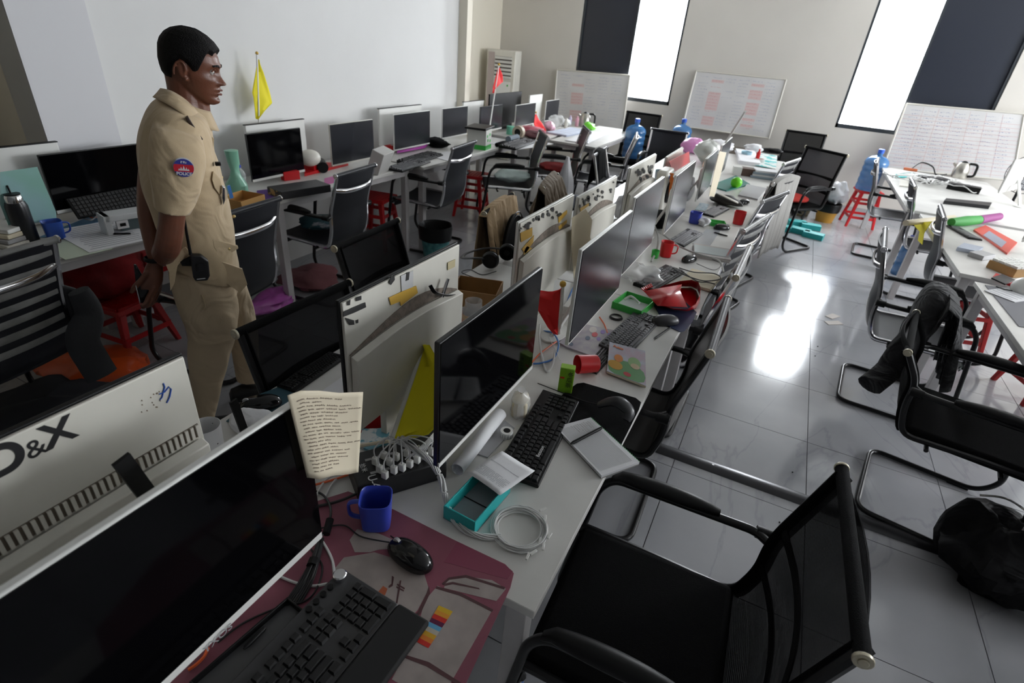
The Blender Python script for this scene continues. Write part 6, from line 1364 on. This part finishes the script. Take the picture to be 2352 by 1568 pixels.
# ================================================================ THE OFFICER
SKIN = mat('brown_skin', (.175, .062, .034), .38, spec=.5, bump=.15, bscale=140, var=.2, vscale=18)
KHK = rumple(mat('khaki_cloth', (.56, .43, .27), .8, bump=.15, bscale=260, sheen=.2), 6, .035, .55)
HAIR = mat('black_hair', (.004, .0035, .0035), .65, spec=.2, bump=1, bscale=260)
O_ = Vector((-2.15, 1.38, 0)); rz_ = math.atan2(.842, .539)
man = thing('person', 'man in khaki short-sleeved uniform standing with hands behind his back', 'person', O_, rz_)
MI = loc_of(man); nn = Vector((-.842, .539, 0))
def J(a, b, d=0):
    v = ray(a, b); t = (nn.dot(O_-EYE)+0)/(nn.dot(v)); P = MI @ (EYE+v*t); P.y = d; return P
def resample(rows, k):
    """catmull through rows of equal-length lists of Vectors"""
    cols = list(zip(*rows)); sm = [smoothpath(c, k) for c in cols]; return [list(r) for r in zip(*sm)]
def limb(g, rows, k=5, n=28, fold=None, ex=2.0):
    """rows: (back pixel, front pixel, side offset d, half width b)"""
    cs = []
    for (bp2, fp2, d, b) in rows:
        B = J(*bp2, d); F = J(*fp2, d); cs.append([(B+F)/2, (F-B)/2, Vector((b, 0, 0))])
    cs = resample(cs, k); rings = []
    for i, (c, h_, b) in enumerate(cs):
        ring = []
        for j in range(n):
            a = 2*PI*j/n; ca, sa = math.cos(a), math.sin(a); q = (abs(ca)**ex+abs(sa)**ex)**(-1/ex)
            f = 1+(fold(i/len(cs), a) if fold else 0)
            ring.append(c+h_*ca*q*f+Vector((0, b.x*sa*q*f, 0)))
        rings.append(ring)
    g.loft(rings)
def chain(g, pts, rs, n=12, k=4, flat_=None):
    P = smoothpath(pts, k); R = []
    for i in range(len(pts)-1):
        for j in range(k): R.append(rs[i]+(rs[i+1]-rs[i])*j/k)
    R.append(rs[-1]); g.tube(P, R, n, flat=flat_); g.ball(P[0], R[0]*.98, 10); g.ball(P[-1], R[-1]*.98, 10)
def remesh(o, vs, sm=4, smf=.5):
    r = o.modifiers.new('r', 'REMESH'); r.mode = 'VOXEL'; r.voxel_size = vs; r.use_smooth_shade = True
    s = o.modifiers.new('m', 'SMOOTH'); s.iterations = sm; s.factor = smf
# ---- head
HC = Vector((.131, -.005, 1.583)); HR = Matrix.Rotation(-.30, 3, 'Z') @ Matrix.Rotation(.17, 3, 'Y')
LV = [(-.118, .072, .03, .022), (-.110, .084, .012, .036), (-.098, .088, -.012, .046), (-.085, .084, -.035, .054), (-.07, .087, -.06, .060), (-.05, .087, -.08, .066), (-.03, .085, -.09, .070), (-.01, .082, -.096, .073), (.01, .086, -.1, .0745), (.03, .088, -.1, .0745), (.05, .084, -.098, .073), (.07, .073, -.09, .068), (.09, .052, -.074, .058), (.104, .028, -.054, .043), (.113, .004, -.03, .024), (.1165, -.008, -.018, .01)]
def hv(z):
    for i in range(len(LV)-1):
        if LV[i][0] <= z <= LV[i+1][0]:
            t = (z-LV[i][0])/(LV[i+1][0]-LV[i][0]); return [LV[i][k]*(1-t)+LV[i+1][k]*t for k in (1, 2, 3)]
    return LV[-1][1:]
def gs(x, s): return math.exp(-(x/s)**2)
def hp(a, z, off=0):
    fx, bx, w = hv(z); c = (fx+bx)/2; hl = (fx-bx)/2; ca, sa = math.cos(a), math.sin(a); ex = 2.25; q = (abs(ca)**ex+abs(sa)**ex)**(-1/ex)
    x = c+hl*ca*q; y = w*sa*q; fr = max(0, ca)
    if fr > .1 and off == 0:
        if z < .015: x += .026*gs(y, .0125+.006*max(0, -z/.04))*max(0, min(1, (.015-z)/.05))*(1 if z > -.038 else gs(z+.038, .006))
        x += .010*gs(abs(y)-.013, .008)*gs(z+.036, .010)
        x += .007*gs(z-.020, .011)*gs(abs(y)-.02, .028) - .012*gs(abs(y)-.031, .014)*gs(z-.002, .011)
        x += .005*gs(abs(y)-.046, .018)*gs(z+.028, .018); y += (1 if y > 0 else -1)*.004*gs(abs(y)-.06, .02)*gs(z+.026, .02)
        x += .010*gs(y, .022)*gs(z+.060, .0065) + .009*gs(y, .020)*gs(z+.0755, .0065) - .004*gs(y, .024)*gs(z+.068, .003) + .006*gs(y, .018)*gs(z+.104, .012) - .004*gs(y, .02)*gs(z+.088, .006)
    v = Vector((x, y, z))
    if off: n_ = Vector((ca, sa*.9, .3*(z/.1))); v += n_.normalized()*off
    return v
def HW(v): return HC + HR @ v
g = G(); nz = 90; na = 96; rings = []
for i in range(nz+1):
    z = -.118+.2345*i/nz; rings.append([HW(hp(2*PI*j/na, z)) for j in range(na)])
g.loft(rings)
# ears
for s in (-1, 1):
    P = []
    for k in range(15):
        a = -.5+k/14*4.3; P.append(HW(Vector((-.012-.018*math.cos(a-.2)*-1*(1 if 1 else 0), s*(.076+.008*math.sin(a*.5)), -.012+.031*math.sin(a)-.0)) + Vector((-.012, 0, 0))))
    g.tube(P, .0042, 8); g.ball(HW(Vector((-.018, s*.0745, -.012))), .02, 12, (.75, .3, 1.35)); g.ball(HW(Vector((-.006, s*.074, -.038))), .008, 8)
# neck
chain(g, [HW(Vector((-.035, 0, -.02))), HW(Vector((-.03, 0, -.075))), Vector((.085, 0, 1.46)), Vector((.07, 0, 1.39))], [.062, .058, .057, .07], 20)
g.tube([HW(Vector((.01, 0, -.085))), Vector((.12, 0, 1.42))], [.04, .045], 16)
g.tube([HW(Vector((-.03, -.045, -.05))), Vector((.13, -.02, 1.40))], [.014, .012], 8)
# arms (near = his right, d<0)
chain(g, [J(402, 325, -.19), J(392, 400, -.225), J(388, 470, -.235), J(380, 520, -.235), J(373, 548, -.18), J(376, 572, -.1), J(374, 588, -.045)], [.042, .045, .043, .045, .042, .033, .026], 18)
chain(g, [J(372, 325, .18), J(352, 400, .15), J(343, 455, .10), J(341, 500, .05), J(348, 550, .0), J(357, 590, -.03)], [.05, .046, .042, .038, .031, .026], 18)
# gripping right hand round the left wrist
for k in range(4):
    c0 = J(374, 590, -.04)+Vector((0, .0, -.008*k+.01)); g.tube(smoothpath([c0, c0+Vector((-.03, .0, 0)), c0+Vector((-.045, .03, -.003)), c0+Vector((-.03, .05, -.004))], 4), .0085, 8)
# left hand holding a phone
W0 = J(356, 592, -.03); W1 = J(352, 612, -.04); W2 = J(347, 640, -.045)
g.loft([[W0+(W2-W0)*t+Vector((wx*math.cos(a), wy*math.sin(a), 0)) for a in [2*PI*j/16 for j in range(16)]] for t, wx, wy in ((0, .026, .022), (.35, .034, .02), (.7, .04, .018), (1.0, .042, .017), (1.25, .034, .012))])
def finger(P, r0=.0095, r1=.0072): chain(g, P, [r0]+[r0*.97]*(len(P)-2)+[r1], 10, 4)
finger([J(336, 618, -.05), J(322, 634, -.055), J(311, 645, -.06), J(303, 657, -.06)], .0115, .0085)   # thumb
finger([J(362, 645, -.05), J(352, 668, -.052), J(342, 683, -.06), J(328, 689, -.075)])
finger([J(352, 648, -.06), J(340, 668, -.066), J(334, 680, -.075), J(325, 683, -.085)])
finger([J(366, 640, -.04), J(360, 668, -.035), J(350, 686, -.04), J(337, 692, -.055)])
finger([J(368, 636, -.03), J(366, 660, -.022), J(358, 677, -.022), J(346, 684, -.035)], .0085, .0065)
body = build(g, 'body', SKIN, man); remesh(body, .0034, 3, .45)
# eyes, brows, hair, lips
for s in (-1, 1):
    g = G(); g.ball(HW(Vector((.0665, s*.031, .001))), .0125, 16); ey = build(g, 'eye', mat('eye_white', (.5, .47, .43), .2), man)
    g = G(); q = HW(Vector((.0665, s*.031, .001))); fd = HR @ Vector((1, -.05, -.25)).normalized(); g.ball(q+fd*.0072, .0062, 12); build(g, 'iris', BGL, ey)
    g = G(); g.tube(smoothpath([HW(Vector((.0915, s*.014, .020))), HW(Vector((.0905, s*.027, .025))), HW(Vector((.077, s*.046, .022)))], 5), .0032, 6, flat=(.7, 1.2)); build(g, 'eyebrow', HAIR, man)
    g = G(); g.tube(smoothpath([HW(Vector((.079, s*.018, .003))), HW(Vector((.0815, s*.030, .0105))), HW(Vector((.073, s*.045, .004)))], 5), .0026, 6); build(g, 'eyelid', SKIN, ey)
g = G()
for z_, r_ in ((-.0605, .0036), (-.0755, .0042)): g.tube(smoothpath([HW(hp(a, z_)+Vector((.0006, 0, 0))) for a in (-.3, -.15, 0, .15, .3)], 4), [r_*(.45+.55*math.sin(PI*i/16)) for i in range(17)], 6)
build(g, 'lips', mat('brown_lips', (.16, .05, .035), .5), man)
g = G(); vs = []; NZ, NA = 44, 72; idx = {}
def hairline(a):
    a = abs((a+PI) % (2*PI)-PI)/PI*180
    pts = [(0, .066), (18, .064), (30, .055), (42, .062), (52, .048), (60, .02), (66, -.004), (74, -.008), (84, .012), (100, .026), (112, .006), (128, -.045), (150, -.062), (180, -.066)]
    for i in range(len(pts)-1):
        if pts[i][0] <= a <= pts[i+1][0]: t = (a-pts[i][0])/(pts[i+1][0]-pts[i][0]); return pts[i][1]*(1-t)+pts[i+1][1]*t
    return pts[-1][1]
def hf(u, v):
    a = 2*PI*v; z0 = hairline(a); z = z0+(.1165-z0)*u; e = min(1, u*6); up_ = max(0, (z-.03)/.09)
    thick = .002+.009*e+.006*up_*e; fx = .003 if math.cos(a) > .3 else 0
    return HW(hp(a, min(z, .1163), thick)+Vector((fx*e, 0, .007*up_*e+.0012*math.sin(a*41)*e)))
g.grid(hf, NZ, NA); g.add([HW(Vector((.03*math.cos(a)*.9-.012, .022*math.sin(a), .1225))) for a in [2*PI*j/24 for j in range(24)]], [tuple(range(24))])
build(g, 'hair', HAIR, man, ang=180)
# ---- shirt
g = G(); rnd = lambda t, a: .022*math.sin(a*5+t*22)*math.sin(t*9+1)+.02*math.sin(a*7-t*38)*max(0, math.sin(a*1.0+.4))+.008*noise.noise(Vector((math.cos(a)*2, math.sin(a)*2, t*9)))*2
limb(g, [((385, 212), (455, 243), 0, .05), ((368, 222), (466, 256), 0, .10), ((345, 240), (476, 272), 0, .165), ((326, 275), (486, 300), 0, .195), ((314, 330), (493, 342), 0, .188), ((318, 400), (508, 398), 0, .172), ((331, 450), (522, 448), 0, .165), ((352, 505), (532, 498), 0, .160), ((372, 548), (540, 552), 0, .168), ((388, 590), (547, 596), 0, .178), ((392, 606), (548, 634), 0, .178)], k=6, n=64, fold=rnd, ex=2.3)
sl = lambda t, a: .02*math.sin(a*3+t*8)+.015*math.sin(a*6-t*20)
limb(g, [((352, 262), (440, 282), -.13, .05), ((340, 290), (455, 305), -.19, .068), ((338, 340), (462, 345), -.212, .072), ((345, 400), (452, 402), -.226, .070), ((350, 440), (428, 452), -.236, .066)], k=6, n=40, fold=sl)
limb(g, [((352, 262), (440, 282), .13, .05), ((336, 300), (445, 305), .19, .068), ((326, 350), (430, 345), .19, .07), ((326, 400), (405, 402), .17, .066), ((325, 430), (395, 445), .15, .064)], k=6, n=40, fold=sl)
shirt = build(g, 'shirt', KHK, man); remesh(shirt, .0048, 3, .4)
SH2 = mat('khaki_edge', (.52, .40, .25), .8, bump=.15, bscale=260)
# sleeve hem band, hem flaps
def flapz(name, pxs, d, m, th=.004, parent=shirt, off=0):
    g = G(); P = [J(a, b, (d if len(q_) == 2 else q_[2])) for q_ in pxs for a, b in (q_[:2],)]; g.prism(P, (0, -th, 0)); return build(g, name, m, parent, bevel=.001)
flapz('hem_flap', [(372, 560), (420, 535), (428, 545), (402, 575), (396, 612), (387, 630), (384, 590)], -.172, KHK, .01)
flapz('hem_flap', [(470, 560), (545, 588), (556, 622), (540, 640), (500, 612), (455, 580)], -.150, KHK, .012)
# collar
g = G()
def col(u, v):
    a = -PI*.86+2*PI*.86*u+PI; c = Vector((.082, 0, 1.425)); rr = .068+.034*v; zz = .052*math.cos(a-PI)*1; x = c.x+rr*1.05*math.cos(a)*-1*-1; return Vector((x+.014*(1-v), rr*.98*math.sin(a), c.z+.028-.05*v-(.055+.02*v)*(math.cos(a)+1)/2+.03))
g.grid(col, 30, 5); build(g, 'collar', KHK, shirt, solid=.004)
for s in (1,):
    g = G(); a, b = (Vector((.058, s*.075, 1.452)), Vector((.105, s*.165, 1.418))); d_ = (b-a).normalized(); sd = Vector((1, 0, 0)); up_ = Vector((0, s*.35, 1)).normalized()
    g.prism([a-sd*.012, a+sd*.028, b+sd*.03, b-sd*.015], up_*.006); build(g, 'shoulder_board', mat('olive_board', (.09, .07, .03), .6), shirt, bevel=.002)
g = G(); q = J(456, 285, -.125); g.box(q, (.022, .012, .018)); g.ball(q+Vector((0, -.006, 0)), .009, 10, (1, .5, 1.1)); build(g, 'gold_badge', mat('gold_metal', (.75, .5, .1), .25, 1), shirt, bevel=.003)
g = G(); P = [J(419, 256, -.178), J(425, 253, -.178), J(458, 302, -.17), J(452, 305, -.17)]; g.prism(P, (0, .05, .004)); build(g, 'rank_slide', mat('dark_rank', (.03, .015, .01), .5), shirt, bevel=.002)
g = G(); g.prism([J(468, 292, -.09), J(486, 308, -.09), (J(484, 333, -.09)), J(474, 312, -.09)], (0, -.008, 0)); build(g, 'collar_tip', SH2, shirt, bevel=.002)
for a, b, d in ((507, 405, -.02), (524, 448, -.03), (536, 494, -.02), (517, 549, -.125)):
    g = G(); g.ball(J(a, b, d), .0075, 10, (1, 1, 1)); build(g, 'button', mat('brass_button', (.6, .45, .2), .3, .9), shirt)
g = G(); g.prism([J(481, 374, -.13), J(499, 395, -.11), J(505, 420, -.10), J(498, 432, -.11), J(484, 412, -.13), J(478, 392, -.14)], (0, -.012, 0)); build(g, 'chest_pocket_flap', SH2, shirt, bevel=.004)
g = G(); g.prism([J(478, 520, -.148), J(538, 545, -.10), J(540, 552, -.10), J(515, 562, -.12), J(492, 556, -.148), J(482, 540, -.15)], (0, -.010, 0)); build(g, 'lower_pocket_flap', SH2, shirt, bevel=.004)
g = G(); g.prism([J(501, 408, -.11), J(508, 412, -.11), J(509, 440, -.11), J(505, 452, -.11), J(501, 435, -.11)], (0, -.02, 0)); build(g, 'chest_badge', CHR, shirt, bevel=.003)
g = G(); g.box(J(493, 361, -.12), (.02, .02, .014)); build(g, 'name_bar', BPL, shirt, bevel=.003)
g = G(); g.prism([J(517, 418, -.06), J(524, 416, -.06), J(532, 444, -.06), J(524, 447, -.06)], (0, -.008, 0)); build(g, 'blue_card', BLC, shirt)
CT = smoothpath([J(370, 206, .0), J(392, 207, -.066), J(424, 226, -.084), J(452, 256, -.076), J(476, 292, -.03)], 5); CB = smoothpath([J(352, 226, .0), J(374, 229, -.10), J(410, 248, -.142), J(440, 276, -.138), J(464, 308, -.085)], 5)
g = G(); g.grid(lambda u, v: CT[min(20, int(round(u*20)))]*(1-v)+CB[min(20, int(round(u*20)))]*v+Vector((0, -.010*math.sin(PI*v), .004)), 20, 5); build(g, 'collar_leaf', KHK, shirt, solid=.005)
# sleeve patch
PC = J(411, 347, -.292); ptn = Vector((0, -1, .0)); uxp = Vector((1, 0, -.12)).normalized(); uyp = Vector((.12, 0, 1)).normalized()
def disc(r, e, m, name, y0=-9, y1=9, par=None, n=40):
    P = []
    for j in range(n): a = 2*PI*j/n; x_ = r*math.cos(a); y_ = min(y1, max(y0, r*math.sin(a))); P.append(PC+uxp*x_+uyp*y_+ptn*e)
    g = G(); g.prism(P, ptn*.0012); return build(g, name, m, par or shirt)
pr_ = .0335
pt = disc(pr_, -.012, mat('patch_white', (.62, .62, .64), .7), 'sleeve_patch'); pt.data.materials[0] = _m['patch_white']
g = G(); 
for j in range(1): pass
disc(pr_*.93, .0008, mat('patch_blue', (.03, .04, .28), .7), 'blue_field', par=None); disc(pr_*.93, .0016, mat('patch_red', (.55, .012, .03), .7), 'red_band', -.013, .012)
g = G()
for k, (x_, h_, w_) in enumerate(((0, .017, .006), (-.008, .013, .005), (.008, .013, .005), (-.014, .008, .004), (.014, .008, .004))):
    g.prism([PC+ptn*.0024+uxp*(x_-w_)+uyp*-.009, PC+ptn*.0024+uxp*(x_+w_)+uyp*-.009, PC+ptn*.0024+uxp*(x_+w_*.35)+uyp*(-.009+h_*.6), PC+ptn*.0024+uxp*x_+uyp*(-.009+h_), PC+ptn*.0024+uxp*(x_-w_*.35)+uyp*(-.009+h_*.6)], ptn*.0005)
build(g, 'tower_emblem', _m['patch_white'], shirt)
MT = (Matrix.Translation(man.location) @ man.rotation_euler.to_matrix().to_4x4()); M3 = MT.to_3x3()
def mtext(s_, size, org, bold=0):
    o = text(s_, size, _m['patch_white'], None, MT @ org, M3 @ uxp, M3 @ uyp, depth=.0004, align='CENTER', bold=bold); o.data.transform(MT.inverted()); o.parent = shirt; return o
mtext('POLICE', .0145, PC+ptn*.0026-uyp*.0245, .0005); mtext('នគរ', .012, PC+ptn*.0026+uyp*.0165, .0003)
# ---- trousers
g = G(); lf = lambda t, a: .02*math.sin(a*2+t*14)+.018*math.sin(a*5-t*30)+.05*max(0, noise.noise(Vector((math.cos(a)*1.5, t*8, math.sin(a)))))
limb(g, [((384, 590), (535, 590), 0, .165), ((386, 620), (545, 625), 0, .17), ((395, 660), (548, 660), 0, .165)], k=4, n=40)
limb(g, [((386, 600), (525, 610), -.085, .085), ((398, 670), (541, 690), -.09, .09), ((425, 740), (534, 755), -.095, .078), ((428, 800), (520, 800), -.10, .07), ((434, 850), (505, 855), -.10, .066), ((448, 920), (490, 920), -.105, .062), ((452, 962), (484, 962), -.105, .06)], k=6, n=40, fold=lf)
limb(g, [((420, 600), (545, 610), .085, .085), ((470, 670), (572, 670), .09, .085), ((510, 735), (592, 730), .10, .075), ((532, 790), (600, 785), .105, .066), ((541, 850), (604, 845), .11, .062), ((550, 898), (608, 893), .11, .062)], k=6, n=40, fold=lf)
tr = build(g, 'trousers', rumple(mat('khaki_trouser', (.55, .43, .285), .85, bump=.2, bscale=200), 5, .06, .6), man); remesh(tr, .006, 3, .4)
g = G(); g.tube(smoothpath([J(455, 640, -.178), J(462, 660, -.18), J(460, 672, -.178)], 5), .004, 6); build(g, 'pocket_seam', SH2, tr)
# shoes
for (a, b, d) in ((468, 975, -.105), (570, 925, .11)):
    c = J(a, b, d); c.z = 0; g = G()
    g.loft([[Vector((c.x-.075+L_*.27, c.y+wd*math.cos(q), max(.004, hh/2+hh/2*math.sin(q)))) for q in [2*PI*j/16 for j in range(16)]] for L_, wd, hh in ((0, .02, .05), (.05, .034, .075), (.25, .038, .09), (.45, .042, .075), (.7, .048, .06), (.9, .042, .045), (1, .02, .03))]); build(g, 'shoe', mat('black_leather', (.01, .01, .01), .35), man)
# watch, phone, radio
g = G(); q = J(352, 589, -.03); g.tube([q+Vector((.031*math.cos(a), .028*math.sin(a), -.004*math.cos(a))) for a in [2*PI*j/20 for j in range(20)]], .006, 8, closed=True, flat=(.5, 1.5)); wt = build(g, 'wristwatch', BPL, man)
g = G(); g.cyl(q+Vector((.028, -.012, 0)), q+Vector((.036, -.02, 0)), .016, 18); build(g, 'watch_case', BTUBE, wt)
ph_ = thing('mobile_phone', 'black mobile phone held in the officer\'s hand behind his back', 'phone', MT @ J(326, 648, -.07)); ph_.rotation_euler = (0, 0, rz_)
T = loc_of(ph_) @ MT; g = G(); P = [J(307, 598, -.07), J(313, 599, -.07), J(342, 650, -.07), J(340, 680, -.07), J(334, 690, -.07), J(322, 684, -.07), J(314, 660, -.07)]; g.prism([T @ (p+Vector((0, .02, 0))) for p in P], T.to_3x3() @ Vector((0, .014, 0))); build(g, 'phone_body', BGL, ph_, bevel=.003)
g = G(); g.tube([T @ J(312, 640, -.072), T @ J(322, 682, -.072)], .002, 6); build(g, 'metal_edge', CHR, ph_)
rd = thing('walkie_talkie', 'black two-way radio with long antenna clipped on the officer\'s hip', 'radio', MT @ J(450, 575, -.2)); rd.rotation_euler = (0, 0, rz_)
T = loc_of(rd) @ MT; g = G(); P = [J(428, 546, -.185), J(452, 547, -.185), J(468, 560, -.185), J(471, 592, -.185), J(466, 602, -.185), J(440, 603, -.185), J(435, 595, -.185)]; g.prism([T @ p for p in P], T.to_3x3() @ Vector((0, -.03, 0))); rb_ = build(g, 'radio_body', mat('radio_black', (.008, .008, .009), .45), rd, bevel=.005)
g = G(); g.tube([T @ J(430, 548, -.2), T @ J(421, 500, -.2), T @ J(415, 460, -.205)], [.006, .005, .0035], 8); build(g, 'antenna', BPL, rd)
g = G(); g.box(T @ J(452, 597, -.216), (.03, .001, .003)); build(g, 'marking', _m['white_print'], rd); g = G(); g.box(T @ J(450, 572, -.216), (.028, .002, .032)); build(g, 'keypad', BGL, rd)
g = G(); g.prism([T @ J(a, b, -.178) for a, b in ((408, 566), (432, 553), (436, 575), (412, 574))], T.to_3x3() @ Vector((0, -.01, 0))); build(g, 'belt_clip', BPL, rd)
